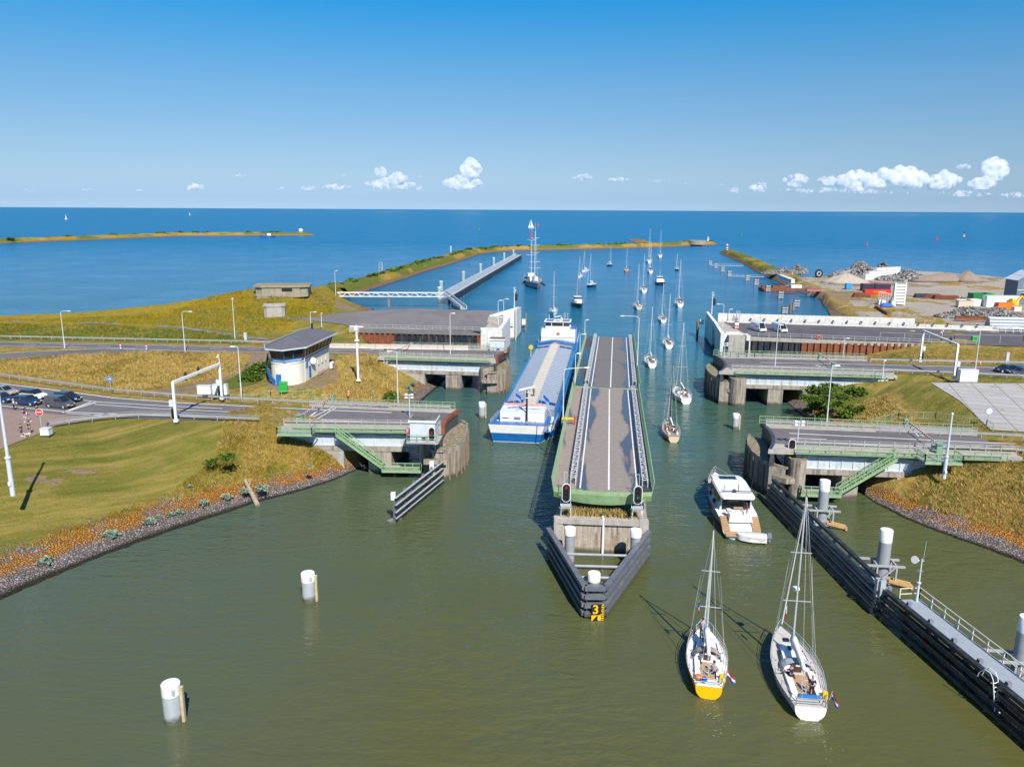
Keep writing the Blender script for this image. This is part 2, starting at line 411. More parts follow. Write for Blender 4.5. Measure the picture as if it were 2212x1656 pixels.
def land_mat():
    """dike land: mown grass, tall dry grass, flowers, stone revetment with orange lichen, sand - zones from the 'zone' attribute, stone by height"""
    m, n, b = nodes('dike_land'); p = coords(n)
    at = N(n, 'VertexColor'); at.layer_name = 'zone'
    sc = N(n, 'SeparateColor'); n.links.new(at.outputs[0], sc.inputs[0])
    at2 = N(n, 'VertexColor'); at2.layer_name = 'zone2'
    sc2 = N(n, 'SeparateColor'); n.links.new(at2.outputs[0], sc2.inputs[0])
    n1 = noise_tex(n, 0.22, 6, 0.65, p); n2 = noise_tex(n, 1.1, 6, 0.7, p); n3 = noise_tex(n, 5.0, 4, 0.7, p)
    mpt = N(n, 'Mapping'); mpt.vector_type = 'TEXTURE'; n.links.new(p, mpt.inputs[0]); mpt.inputs['Rotation'].default_value = (0, 0, R(42)); mpt.inputs['Scale'].default_value = (16, 1.7, 4)
    st = noise_tex(n, 1.0, 6, 0.62, mpt.outputs[0])
    green = cramp(n, st.outputs[0], [(0.33, (0.07, 0.095, 0.008)), (0.5, (0.15, 0.145, 0.018)), (0.64, (0.28, 0.215, 0.05))]).outputs[0]
    green = mixc(n, maprange(n, n1.outputs[0], 0.52, 0.7, 0, 0.6), green, (0.27, 0.2, 0.06))
    dry = cramp(n, n2.outputs[0], [(0.28, (0.14, 0.09, 0.016)), (0.5, (0.31, 0.2, 0.045)), (0.72, (0.5, 0.36, 0.12))]).outputs[0]
    dry = mixc(n, maprange(n, n1.outputs[0], 0.5, 0.66, 0, 0.75), dry, (0.22, 0.11, 0.025))
    flower = cramp(n, n2.outputs[0], [(0.3, (0.1, 0.095, 0.008)), (0.5, (0.235, 0.17, 0.006)), (0.7, (0.42, 0.27, 0.004))]).outputs[0]
    lush = cramp(n, n2.outputs[0], [(0.3, (0.035, 0.065, 0.006)), (0.6, (0.1, 0.135, 0.012)), (0.75, (0.17, 0.18, 0.03))]).outputs[0]
    sand = cramp(n, n2.outputs[0], [(0.25, (0.24, 0.2, 0.165)), (0.5, (0.36, 0.32, 0.28)), (0.75, (0.45, 0.41, 0.37))]).outputs[0]
    earth = cramp(n, n2.outputs[0], [(0.3, (0.15, 0.1, 0.065)), (0.7, (0.3, 0.215, 0.15))]).outputs[0]
    def zmask(v, k=0.9):   # ragged edge between zones
        return maprange(n, math_(n, 'ADD', math_(n, 'ADD', v, math_(n, 'MULTIPLY', math_(n, 'SUBTRACT', n1.outputs[0], 0.5), 1.1)), math_(n, 'MULTIPLY', math_(n, 'SUBTRACT', n2.outputs[0], 0.5), k)), 0.4, 0.6)
    col = green
    col = mixc(n, zmask(sc.outputs[0]), col, dry)
    col = mixc(n, zmask(sc.outputs[1]), col, flower)
    col = mixc(n, zmask(sc.outputs[2]), col, lush)
    col = mixc(n, zmask(sc2.outputs[0], 0.5), col, sand)
    col = mixc(n, zmask(sc2.outputs[1]), col, earth)
    # fine tufts
    col = mixc(n, maprange(n, n3.outputs[0], 0.35, 0.7, 0.0, 0.5), col, mixc(n, 0.55, col, (0.42, 0.32, 0.12)))
    # stone revetment
    vo = N(n, 'TexVoronoi'); vo.inputs['Scale'].default_value = 3.4; n.links.new(p, vo.inputs['Vector'])
    ve = N(n, 'TexVoronoi'); ve.feature = 'DISTANCE_TO_EDGE'; ve.inputs['Scale'].default_value = 3.4; n.links.new(p, ve.inputs['Vector'])
    sv = N(n, 'SeparateColor'); n.links.new(vo.outputs['Color'], sv.inputs[0])
    stone = cramp(n, sv.outputs[0], [(0.0, (0.15, 0.13, 0.12)), (0.5, (0.26, 0.215, 0.19)), (1.0, (0.36, 0.31, 0.29))]).outputs[0]
    zs = N(n, 'SeparateXYZ'); n.links.new(p, zs.inputs[0])
    lich = math_(n, 'MULTIPLY', maprange(n, n1.outputs[0], 0.36, 0.5), maprange(n, zs.outputs[2], 0.5, 0.85))
    lich = math_(n, 'MULTIPLY', lich, maprange(n, sv.outputs[1], 0.0, 0.25, 0.45, 1.0))
    stone = mixc(n, math_(n, 'MULTIPLY', lich, sc2.outputs[2]), stone, (0.46, 0.2, 0.03))
    stone = mixc(n, maprange(n, ve.outputs['Distance'], 0.07, 0.0, 0, 0.7), stone, (0.07, 0.06, 0.045))
    stone = mixc(n, maprange(n, zs.outputs[2], 0.24, 0.1), stone, (0.04, 0.036, 0.022))
    zn = math_(n, 'ADD', zs.outputs[2], math_(n, 'MULTIPLY', math_(n, 'SUBTRACT', n2.outputs[0], 0.5), 2.2))
    sm = math_(n, 'MULTIPLY', maprange(n, zn, 1.8, 1.45), maprange(n, sc2.outputs[0], 0.6, 0.4))
    col = mixc(n, sm, col, stone)
    n.links.new(col, b.inputs['Base Color']); b.inputs['Roughness'].default_value = 0.95; b.inputs['Specular IOR Level'].default_value = 0.15
    hh = math_(n, 'ADD', n3.outputs[0], math_(n, 'MULTIPLY', n2.outputs[0], 0.8))
    sh = math_(n, 'MULTIPLY', math_(n, 'MINIMUM', ve.outputs['Distance'], 0.2), 6.0)
    hm = N(n, 'Mix'); n.links.new(sm, hm.inputs[0]); n.links.new(hh, hm.inputs[2]); n.links.new(sh, hm.inputs[3])
    bumpn(n, b, hm.outputs[0], 0.9, 0.25)
    MT['land'] = m; return m
LAND = land_mat()
# ------------------------------------------------------------------ water and land
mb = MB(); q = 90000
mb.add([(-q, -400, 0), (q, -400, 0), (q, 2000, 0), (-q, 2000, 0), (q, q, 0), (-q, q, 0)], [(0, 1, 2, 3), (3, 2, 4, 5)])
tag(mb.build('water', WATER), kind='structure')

def dseg(px, py, a, b):
    ax, ay = a[0], a[1]; bx, by = b[0] - ax, b[1] - ay
    L2 = bx * bx + by * by + 1e-9
    t = np.clip(((px - ax) * bx + (py - ay) * by) / L2, 0, 1)
    return np.hypot(px - ax - t * bx, py - ay - t * by), t
def dline(px, py, pts, closed=False):
    """distance to a polyline and the interpolated third coordinate of its nearest spot"""
    D = np.full(px.shape, 1e9); Z = np.zeros(px.shape)
    n = len(pts)
    for i in range(n if closed else n - 1):
        a, b = pts[i], pts[(i + 1) % n]
        d, t = dseg(px, py, a, b)
        k = d < D; D = np.where(k, d, D)
        if len(a) > 2: Z = np.where(k, a[2] + t * (b[2] - a[2]), Z)
    return D, Z
def inside(px, py, poly):
    r = np.zeros(px.shape, bool); n = len(poly)
    for i in range(n):
        x1, y1 = poly[i][0], poly[i][1]; x2, y2 = poly[(i + 1) % n][0], poly[(i + 1) % n][1]
        if y1 == y2: continue
        c = ((y1 > py) != (y2 > py)) & (px < (x2 - x1) * (py - y1) / (y2 - y1) + x1)
        r ^= c
    return r
def dpoly(px, py, poly):
    d, _ = dline(px, py, poly, True)
    return np.where(inside(px, py, poly), 0.0, d)
def vnoise(px, py, s, seed=0, octs=4):
    out = np.zeros(px.shape); amp = 1.0; tot = 0
    for o in range(octs):
        x, y = px * s + 17.3 * o + seed * 7.1, py * s + 5.7 * o - seed * 3.3
        xi, yi = np.floor(x), np.floor(y); fx, fy = x - xi, y - yi
        fx, fy = fx * fx * (3 - 2 * fx), fy * fy * (3 - 2 * fy)
        h = lambda a, b: np.modf(np.abs(np.sin(a * 127.1 + b * 311.7 + seed) * 43758.5453))[0]
        v = h(xi, yi) * (1 - fx) * (1 - fy) + h(xi + 1, yi) * fx * (1 - fy) + h(xi, yi + 1) * (1 - fx) * fy + h(xi + 1, yi + 1) * fx * fy
        out += v * amp; tot += amp; amp *= 0.5; s *= 2.1
    return out / tot
ZR = 6.8     # level of the roads

roadA_far = PL([(-330, 770), (-160, 800), (0, 826), (108, 839), (249, 858), (393, 868.5), (557, 877), (721, 885), (846, 890)], ZR)
roadA_near = PL([(-330, 862), (-160, 872), (2, 882), (92, 892), (197, 900.5), (320, 904), (492, 907), (680, 912), (846, 915.5)], ZR)
brick = PL([(-330, 862), (-160, 872), (2, 882), (92, 892), (197, 900.5), (288, 896.5), (200, 906), (130, 918), (103, 926), (85, 936), (40, 953), (0, 970), (-60, 1000), (-330, 1010)], ZR)
roadB_far = PL([(-260, 731), (0, 737.5), (270, 743), (570, 750), (711, 753), (830, 755.5)], ZR)
roadB_near = PL([(-260, 744), (0, 748), (229, 751.5), (360, 757), (460, 759.5), (577, 761), (711, 763), (830, 765)], ZR)
rampB = PL([(-260, 769), (0, 764), (120, 758), (229, 751.5), (360, 757), (460, 759.5), (330, 763.5), (150, 769), (0, 777), (-260, 790)], ZR)
path = PL([(-260, 682), (0, 691), (229, 696), (393, 705), (508, 722), (574, 730), (585, 735), (500, 727), (393, 709), (229, 699.5), (0, 694), (-260, 686)], 7.1)
platL = PL([(596, 691), (660, 682), (743, 676), (809, 670), (901, 666.5), (1081, 672), (1038.6, 716), (900, 709), (770, 706.6), (734, 699), (661, 691)], ZR)
bldg_pad = PL([(575, 835), (690, 835), (735, 800), (715, 770), (600, 790)], ZR)
yardtrack = PL([(310, 855), (360, 850), (470, 815), (570, 775), (585, 762), (552, 762), (440, 800), (330, 842)], ZR)
shoreL = [(-300, 10), (-75, 10)] + [tuple(v[:2]) for v in PL([(-400, 1480), (-150, 1370), (0, 1298), (98, 1255), (210, 1206), (328, 1162), (426, 1129), (551, 1087), (655, 1059), (721, 1037), (774, 1012)])] + \
    [(-21.5, 118), (-20, 140), (-18.3, 152.3), (-16.2, 165.7), (-15, 176), (-24, 188), (-38, 207), (-40, 250), (-54, 302), (-75, 331), (-72, 350), (-68, 385), (-86, 385), (-91, 345), (-92, 312), (-95, 292), (-103, 284), (-113, 272), (-124, 262), (-136, 250), (-157, 237), (-300, 160)]
crestL = [(-300, 141, 7.5), (-147, 222, 7.5), (-126, 233, 7.6), (-112, 248, 7.8), (-101, 255, 9.2), (-88, 265, 11.2), (-78, 268, 12.6), (-75, 280, 11), (-75, 294, 9), (-80, 345, 5.5), (-77, 385, 4)]
def heightfield(name, x0, x1, y0, y1, st, shore, high, zhigh, extra, zones, rough=0.25):
    xs = np.arange(x0, x1 + st, st); ys = np.arange(y0, y1 + st, st)
    X, Y = np.meshgrid(xs, ys)
    ins = inside(X, Y, shore); ds, _ = dline(X, Y, shore, True)
    num = np.zeros(X.shape); den = np.zeros(X.shape)
    def put(d, z, pw=1.25, wt=1.0):
        nonlocal num, den
        w_ = wt / np.maximum(d, 0.02) ** pw; num = num + w_ * z; den = den + w_
    put(ds, 0.0)
    dh = np.full(X.shape, 1e9)
    for p_ in high: dh = np.minimum(dh, dpoly(X, Y, p_))
    put(dh, zhigh - 0.06)
    for kind, pts, *rest in extra:
        if kind == 'line':
            d, z = dline(X, Y, pts); put(d, z, 1.6, 2.0)
        else:
            put(dpoly(X, Y, pts), rest[0])
    Z = num / den
    Z = Z + (vnoise(X, Y, 0.09, 3) - 0.5) * rough * 3 * np.clip(np.minimum(ds, dh) / 6, 0, 1) + (vnoise(X, Y, 0.5, 5) - 0.5) * rough * np.clip(np.minimum(ds, dh) / 2.5, 0, 1)
    Z = np.where(ins, Z, -0.45 * ds)
    Z = np.maximum(Z, -2.5)
    ny, nx = X.shape
    idx = np.arange(nx * ny).reshape(ny, nx)
    a, b, c, d = idx[:-1, :-1], idx[:-1, 1:], idx[1:, 1:], idx[1:, :-1]
    keep = (np.maximum.reduce([Z[:-1, :-1], Z[:-1, 1:], Z[1:, 1:], Z[1:, :-1]]) > -1.2)
    F = np.stack([a[keep], b[keep], c[keep], d[keep]], 1)
    me = bpy.data.meshes.new(name)
    V = np.stack([X.ravel(), Y.ravel(), Z.ravel()], 1)
    used = np.unique(F); rm = -np.ones(nx * ny, int); rm[used] = np.arange(len(used)); F = rm[F]; V = V[used]
    me.vertices.add(len(V)); me.vertices.foreach_set('co', V.astype(np.float32).ravel())
    me.loops.add(F.size); me.loops.foreach_set('vertex_index', F.astype(np.int32).ravel())
    me.polygons.add(len(F)); me.polygons.foreach_set('loop_start', np.arange(0, F.size, 4, dtype=np.int32))
    me.polygons.foreach_set('use_smooth', np.ones(len(F), bool))
    me.update(calc_edges=True)
    z1, z2 = zones(V[:, 0], V[:, 1], V[:, 2])
    for nm, arr in (('zone', z1), ('zone2', z2)):
        at = me.color_attributes.new(nm, 'FLOAT_COLOR', 'POINT')
        at.data.foreach_set('color', np.concatenate([arr, np.ones((len(arr), 1))], 1).astype(np.float32).ravel())
    me.materials.append(LAND)
    o = bpy.data.objects.new(name, me); COL.objects.link(o)
    def hz(x, y):
        i = np.clip((np.asarray(x) - x0) / st, 0, nx - 1.001); j = np.clip((np.asarray(y) - y0) / st, 0, ny - 1.001)
        i0 = i.astype(int); j0 = j.astype(int); fx = i - i0; fy = j - j0
        return Z[j0, i0] * (1 - fx) * (1 - fy) + Z[j0, i0 + 1] * fx * (1 - fy) + Z[j0 + 1, i0] * (1 - fx) * fy + Z[j0 + 1, i0 + 1] * fx * fy
    return tag(o, kind='structure'), hz
def soft(d, w_): return np.clip(1 - d / w_, 0, 1)
mow = PL([(-300, 1010), (0, 965), (110, 938), (250, 915), (420, 912), (500, 935), (470, 985), (390, 1010), (330, 1050), (210, 1085), (100, 1130), (0, 1180), (-300, 1280)], 4.5)
tall_mid = PL([(720, 790), (780, 770), (900, 800), (930, 830), (900, 870), (800, 875), (700, 860), (740, 830)], 6)
dry_between = PL([(-200, 800), (0, 780), (270, 762), (480, 764), (540, 770), (520, 800), (300, 845), (100, 815)], 6.5)
lush_a = PL([(415, 985), (470, 985), (500, 1005), (440, 1015)], 3)
lush_b = PL([(500, 800), (575, 770), (580, 800), (545, 825), (500, 830)], 6.5)
def zonesL(x, y, z):
    dsh, _ = dline(x, y, shoreL, True)
    g_m = dpoly(x, y, mow)
    nearbank = (y < 118)
    dry = np.where(nearbank, np.clip(g_m / 6, 0, 1), 0.55)
    yel = np.where(nearbank, np.clip(g_m / 8, 0, 1) * vnoise(x, y, 0.1, 9) * 1.1 * soft(np.abs(x + 36), 16) ** .5, 0)
    dry = np.maximum(dry, soft(dpoly(x, y, tall_mid), 4)); dry = np.maximum(dry, 0.95 * soft(dpoly(x, y, dry_between), 4))
    seaside = (y > 182) | (x * -0.55 + (y - 140) > 86)
    yel = np.where((y > 205) & (x < -60), 0.5 + 0.6 * vnoise(x, y, 0.06, 2), yel); dry = np.where(y > 182, 0.25, dry)
    gr = soft(np.abs(y - (190 + (x + 100) * -0.12)), 9) * (y > 176)
    lush = np.maximum.reduce([0.45 * soft(dpoly(x, y, lush_a), 6), soft(dpoly(x, y, lush_b), 3), 0.85 * gr * (x < -62), np.where(y > 320, 0.4 + 0.5 * vnoise(x, y, 0.15, 4), 0)])
    lush = np.where(nearbank & (vnoise(x, y, 0.16, 11) > 0.66) & (g_m > 3), 0.8, lush)
    earth = np.maximum(soft(dpoly(x, y, bldg_pad), 3) * vnoise(x, y, 0.3, 6) * 1.2, soft(dpoly(x, y, yardtrack), 1.0) * 0.9)
    sp_ = PL([(70, 1050), (150, 1030), (230, 1015), (190, 1052)], 4)
    earth = np.maximum(earth, soft(dpoly(x, y, sp_), 1.5) * (vnoise(x, y, 0.45, 8) > 0.55))
    earth = np.where((y > 262) & (y < 285) & (x > -72) & (x < -55), vnoise(x, y, 0.2, 8) * 1.3, earth)
    sand = np.zeros(x.shape)
    lich = np.where(y < 130, 1.0, 0.55)
    return np.stack([dry, yel, lush], 1), np.stack([sand, earth, lich], 1)
landL, hL = heightfield('ground', -300, 0, 44, 386, 1.0, shoreL, [roadA_far + roadA_near[::-1], brick, roadB_far + roadB_near[::-1], rampB, bldg_pad, platL], ZR, [('line', crestL), ('poly', path, 7.04)], zonesL)

roadA2_far = PL([(1705, 933.5), (1900, 943), (2209, 957.5), (2500, 972)], ZR)
roadA2_near = PL([(1705, 955), (1900, 964), (2209, 978), (2500, 992)], ZR)
roadB2_far = PL([(1640, 781.5), (1881, 785.5), (2209, 793), (2500, 798)], ZR)
roadB2_near = PL([(1640, 791.5), (1760, 795), (1907, 800.5), (2209, 813.5), (2500, 824)], ZR)
slabP = PL([(2010, 826), (2209, 828), (2500, 830), (2500, 960), (2209, 932), (2140, 928), (2075, 866)], ZR)
platR = [(60.5, 197.5), (84.9, 190.3), (110, 184), (150, 178), (200, 172), (210, 208), (131, 219), (60, 225)]
yard = [(122, 255), (130, 330), (150, 400), (165, 470), (255, 470), (270, 430), (300, 300), (330, 230), (210, 215), (135, 226)]
shoreR = [(320, -40), (75, 40), (62, 66)] + [tuple(v[:2]) for v in PL([(2209, 1218), (2123, 1184), (2066, 1164), (2008, 1142), (1951, 1118), (1894, 1086), (1862, 1063)])] + \
    [(50, 112), (54, 126), (54.9, 138.4), (55.2, 147.2), (56.5, 156), (58, 168), (66, 183), (76, 189), (76, 205), (108, 218), (112, 250), (118, 289), (136, 341), (138, 377), (143, 420), (190, 440), (230, 500), (266, 498), (272, 458), (278, 426), (330, 330), (400, 270), (420, -40)]
mownR = PL([(1880, 850), (2010, 826), (2140, 928), (2200, 945), (1960, 925), (1900, 880)], 6.5)
bushR = PL([(1740, 845), (1800, 830), (1850, 850), (1850, 900), (1780, 905), (1730, 870)], 4)
tallR = PL([(1850, 840), (1920, 840), (1990, 900), (1900, 925), (1850, 905)], 6)
def zonesR(x, y, z):
    dry = np.where(y < 105, 0.85, 0.35); dry = np.maximum(dry, soft(dpoly(x, y, tallR), 4))
    dry = np.where((y > 165) & (y < 200), 0.55, dry)
    lush = np.maximum(soft(dpoly(x, y, bushR), 3), 0.3 * (vnoise(x, y, 0.12, 21) > 0.6)) * (y < 165)
    lush = np.where((y < 108) & (vnoise(x, y, 0.14, 31) > 0.6), 0.75, lush)
    yel = 0.25 * vnoise(x, y, 0.1, 5) * (y < 105)
    sand = np.where(y > 206, 1.0, 0.0)
    g = ((vnoise(x, y, 0.035, 13) > 0.6) | (dline(x, y, [(118, 289), (136, 341), (138, 377), (143, 420)])[0] < 9)) & (y > 240)
    sand = np.where(g & (vnoise(x, y, 0.2, 17) > 0.42), 0.0, sand); dry = np.where(g, 0.6, dry)
    earth = np.where((y > 206) & (vnoise(x, y, 0.05, 41) > 0.62), 0.7, 0.0)
    return np.stack([dry, yel, lush], 1), np.stack([sand, earth, np.where(y < 170, 1.0, 0.5)], 1)
landR, hR = heightfield('ground', 46, 330, 30, 505, 1.2, shoreR, [roadA2_far + roadA2_near[::-1], roadB2_far + roadB2_near[::-1], slabP], ZR, [('poly', [(99, 187.6), (150, 178), (200, 172), (210, 208), (131, 219), (99, 216)], 6.74), ('poly', yard, 3.0), ('line', [(60, 193, -1), (72, 191, .6), (82, 188.6, 2.4), (92, 186.2, 4.8), (100, 184, 6.5)])], zonesR)
def ground(x, y):
    return float((hL if x < 20 else hR)(np.array([x]), np.array([y]))[0])

# breakwaters: stone-faced dams with rough grass on the crest
def breakwater(name, inner, width, crest, step=4.0, seed=1, side=1.0, lushv=0.35, widths=None):
    pts = []
    for a, b, k in zip(inner, inner[1:], range(99)):
        a, b = Vector((*a[:2], 0)), Vector((*b[:2], 0)); n = max(2, int((b - a).length / step))
        w0 = widths[k] if widths else width; w1 = widths[k + 1] if widths else width
        for i in range(n): pts.append((a.lerp(b, i / n), w0 + (w1 - w0) * i / n))
    pts.append((Vector((*inner[-1][:2], 0)), widths[-1] if widths else width))
    prof = [(-0.1, -1.2), (0.0, 0.0), (0.08, 0.45), (0.17, 0.95), (0.28, 1.0), (0.4, 0.92), (0.52, 1.0), (0.64, 0.96), (0.75, 0.85), (0.9, 0.4), (1.0, 0.0), (1.1, -1.2)]
    rings = []; n = len(pts)
    for i, (p, wd) in enumerate(pts):
        d = (pts[min(i + 1, n - 1)][0] - pts[max(i - 1, 0)][0]).normalized()
        nr = Vector((-d.y, d.x, 0)) * side
        e = min(1, (n - 1 - i) * step / 10 + 0.05)
        rings.append([p + nr * (u * wd) + Vector((0, 0, (z * crest * e if z > 0 else z) + (random.uniform(-.6, .5) if 0.1 < u < .9 else 0) * e)) for u, z in prof])
    m_ = MB(); m_.loft(rings, cap=True, closed=False)
    # loft caps are unwanted on an open strip: drop them
    m_.f = m_.f[:-2]; m_.m = m_.m[:-2]
    if side > 0: m_.f = [f[::-1] for f in m_.f]
    o = m_.build(name, LAND, smooth=True); me = o.data
    a = np.array([v for r in rings for v in r]); x, y, z = a[:, 0], a[:, 1], a[:, 2]
    lush = np.where(vnoise(x, y, 0.035, seed) > 0.52, 0.9, lushv * 0.6); dry = vnoise(x, y, 0.08, seed + 3) * 1.2; yel = vnoise(x, y, 0.06, seed + 5) * 0.9
    for nm, arr in (('zone', np.stack([dry, yel, lush], 1)), ('zone2', np.stack([np.zeros(len(x)), np.where(vnoise(x, y, 0.2, 3) > 0.6, 0.5, 0), np.full(len(x), 0.8)], 1))):
        at = me.color_attributes.new(nm, 'FLOAT_COLOR', 'POINT')
        at.data.foreach_set('color', np.concatenate([arr, np.ones((len(arr), 1))], 1).astype(np.float32).ravel())
    return tag(o, kind='structure')
bw_in = [(-71.5, 345), (-68.5, 372), (-60, 437), (-54, 490), (-44.5, 550), (-36, 620), (-28, 685), (-14, 722), (4.6, 743), (60.7, 775), (147, 823), (237, 905)]
breakwater('breakwater', bw_in, 22, 4.2, seed=1, widths=[16, 17, 18, 19, 20, 20, 22, 22, 22, 24, 30, 20])
breakwater('breakwater', [(160, 862), (166, 950), (170, 1030), (168, 1045)], 20, 1.4, seed=5, lushv=0.1)
breakwater('breakwater', [(143, 410), (148, 450), (158, 515), (170, 582), (180, 655), (190, 729)], 16, 3.4, seed=2, side=-1.0)
breakwater('breakwater', [(-900, 500), (-700, 650), (-543, 837), (-494, 962), (-450, 1088), (-284, 1140)], 30, 4.6, step=10, seed=3)

# ------------------------------------------------------------------ roads and pavements
def road(name, poly, m, z=None, dz=0.0):
    b = MB(); b.sheet([(v[0], v[1], (v[2] if z is None else z) + dz) for v in poly]); return tag(b.build(name, m), kind='structure')
road('road', roadA_far + roadA_near[::-1], ASPH)
road('pavement', brick, BRICK, dz=0.004)
rB = road('road', roadB_far + roadB_near[::-1], ASPH, dz=0.0)
road('road', rampB, ASPH, dz=-0.008)
road('path', path, PATHM)
rA2 = road('road', roadA2_far + roadA2_near[::-1], ASPH)
rB2 = road('road', roadB2_far + roadB2_near[::-1], ASPH)
road('yard_paving', slabP, SLAB, dz=0.01)
def strip(pts, wd, z): # a painted line along a polyline
    b = MB()
    for a, c in zip(pts, pts[1:]):
        a, c = Vector((a[0], a[1], z)), Vector((c[0], c[1], z)); d = (c - a).normalized(); n = Vector((-d.y, d.x, 0)) * wd / 2
        b.add([a - n, c - n, c + n, a + n], [(0, 1, 2, 3)])
    return b
def mark(name, b): tag(b.build(name, LINE), kind='structure')
def merge(*bs):
    r = MB()
    for b in bs: r.add(b.v, b.f)
    return r
def off(pts, k, other):  # polyline between two edges
    return [Vector(a).lerp(Vector(c), k) for a, c in zip(pts, other)]
def dashes(pts, wd, z, on, gap):
    b = MB(); pts = [Vector((p[0], p[1], z)) for p in pts]; acc = 0.0; draw = True; rem = on; segs = []
    for a, c in zip(pts, pts[1:]):
        L_ = (c - a).length; t = 0.0
        while t < L_:
            s_ = min(rem, L_ - t)
            if draw: b.add(strip([a.lerp(c, t / L_), a.lerp(c, (t + s_) / L_)], wd, z).v, [(0, 1, 2, 3)])
            t += s_; rem -= s_
            if rem < 1e-6: draw = not draw; rem = on if draw else gap
    return b
zl = ZR + 0.012
wl = lambda px: PL(px, ZR)
mA = merge(strip(off(roadA_far, 0.04, roadA_near[:9]), 0.28, zl),
           strip(wl([(-160, 868), (0, 876), (92, 884), (144, 889.5), (250, 894), (330, 897), (492, 902), (680, 907), (846, 911)]), 0.24, zl),
           strip(wl([(-100, 838), (0, 846), (36, 849), (117, 858), (222, 868.5), (350, 876), (480, 882)]), 0.22, zl),
           strip(wl([(204, 873), (330, 882), (500, 889.5)]), 0.22, zl),
           strip(wl([(146, 888), (207, 868.5)]), 0.4, zl), strip(wl([(135, 891), (196, 868)]), 0.3, zl),
           strip(wl([(144, 892.5), (260, 899)]), 0.2, zl))
mark('road_marking', mA)
mark('road_marking', merge(strip(off(roadB_far, 0.1, roadB_near[:6]), 0.2, zl), strip(off(roadB_near, 0.06, [roadB_far[0], roadB_far[1], roadB_far[2], roadB_far[2], roadB_far[2], roadB_far[3], roadB_far[4], roadB_far[5]]), 0.22, zl),
     dashes(off(roadB_far, 0.5, [roadB_near[0], roadB_near[1], roadB_near[2], roadB_near[5], roadB_near[6], roadB_near[7]]), 0.16, zl, 3, 6),
     strip(wl([(-260, 767), (0, 763), (120, 757), (229, 752.5), (300, 754)]), 0.2, zl), strip(wl([(-260, 787), (0, 776), (150, 767.5), (330, 762.5), (450, 759)]), 0.22, zl)))
mark('road_marking', merge(strip(off(roadA2_far, 0.1, roadA2_near), 0.26, zl), strip(off(roadA2_near, 0.06, roadA2_far), 0.24, zl), dashes(off(roadA2_far, 0.55, roadA2_near), 0.2, zl, 5, 12)))
mark('road_marking', merge(strip(off(roadB2_far, 0.15, roadB2_near[:4]), 0.24, zl), strip(wl([(1640, 790.5), (1907, 799), (2209, 811)]), 0.24, zl), strip(wl([(2175, 795), (2205, 806)]), 0.5, zl), strip(wl([(2165, 795), (2195, 806)]), 0.35, zl)))
# ------------------------------------------------------------------ bridge deck surfacing with drying wet patches
def wet_deck(name, dry, wet, scale, thr, seed=0.0, mid=6.3, edge=0.16):
    m, n, b = nodes(name)
    tc = N(n, 'TexCoord'); mp = N(n, 'Mapping'); n.links.new(tc.outputs['Object'], mp.inputs[0])
    mp.inputs['Scale'].default_value = (0.34, 0.06, 1); mp.inputs['Location'].default_value = (seed, seed * 2, 0)
    t0 = noise_tex(n, scale, 4, 0.5, mp.outputs[0], 0.8); sx = N(n, 'SeparateXYZ'); n.links.new(tc.outputs['Object'], sx.inputs[0])
    e = math_(n, 'MULTIPLY', math_(n, 'SUBTRACT', math_(n, 'ABSOLUTE', math_(n, 'SUBTRACT', sx.outputs[0], mid)), 2.0), edge)
    class t: outputs = [math_(n, 'ADD', t0.outputs[0], e)]
    t2 = noise_tex(n, 1.5, 6, 0.65, tc.outputs['Object'])
    k = maprange(n, t.outputs[0], thr, thr + 0.02)
    k2 = maprange(n, t.outputs[0], thr - 0.07, thr, 0, 0.45)
    base = cramp(n, t2.outputs[0], [(0.3, tuple(x * 0.85 for x in dry)), (0.7, tuple(x * 1.12 for x in dry))]).outputs[0]
    col = mixc(n, k2, base, (0.13, 0.1, 0.09)); col = mixc(n, k, col, wet)
    n.links.new(col, b.inputs['Base Color'])
    n.links.new(maprange(n, k, 0, 1, 0.85, 0.22), b.inputs['Roughness'])
    return m
DECKM = wet_deck('wet_bridge_asphalt', (0.25, 0.215, 0.185), (0.085, 0.085, 0.1), 0.8, 0.58, 0.37)
DECK2 = wet_deck('damp_bridge_asphalt', (0.15, 0.14, 0.135), (0.09, 0.09, 0.105), 0.9, 0.66, 4.1)
FOOTM = wet_deck('wet_footway', (0.29, 0.235, 0.2), (0.13, 0.11, 0.105), 1.6, 0.62, 2.4, 1.4, 0.0)
FOOTB = wet_deck('soaked_footway', (0.06, 0.065, 0.085), (0.03, 0.04, 0.06), 1.2, 0.45, 1.2, 1.4, 0.0)
LATT = paint('lattice_barrier_paint', (0.6, 0.6, 0.6), 0.5, 0.1, metal=0.2)
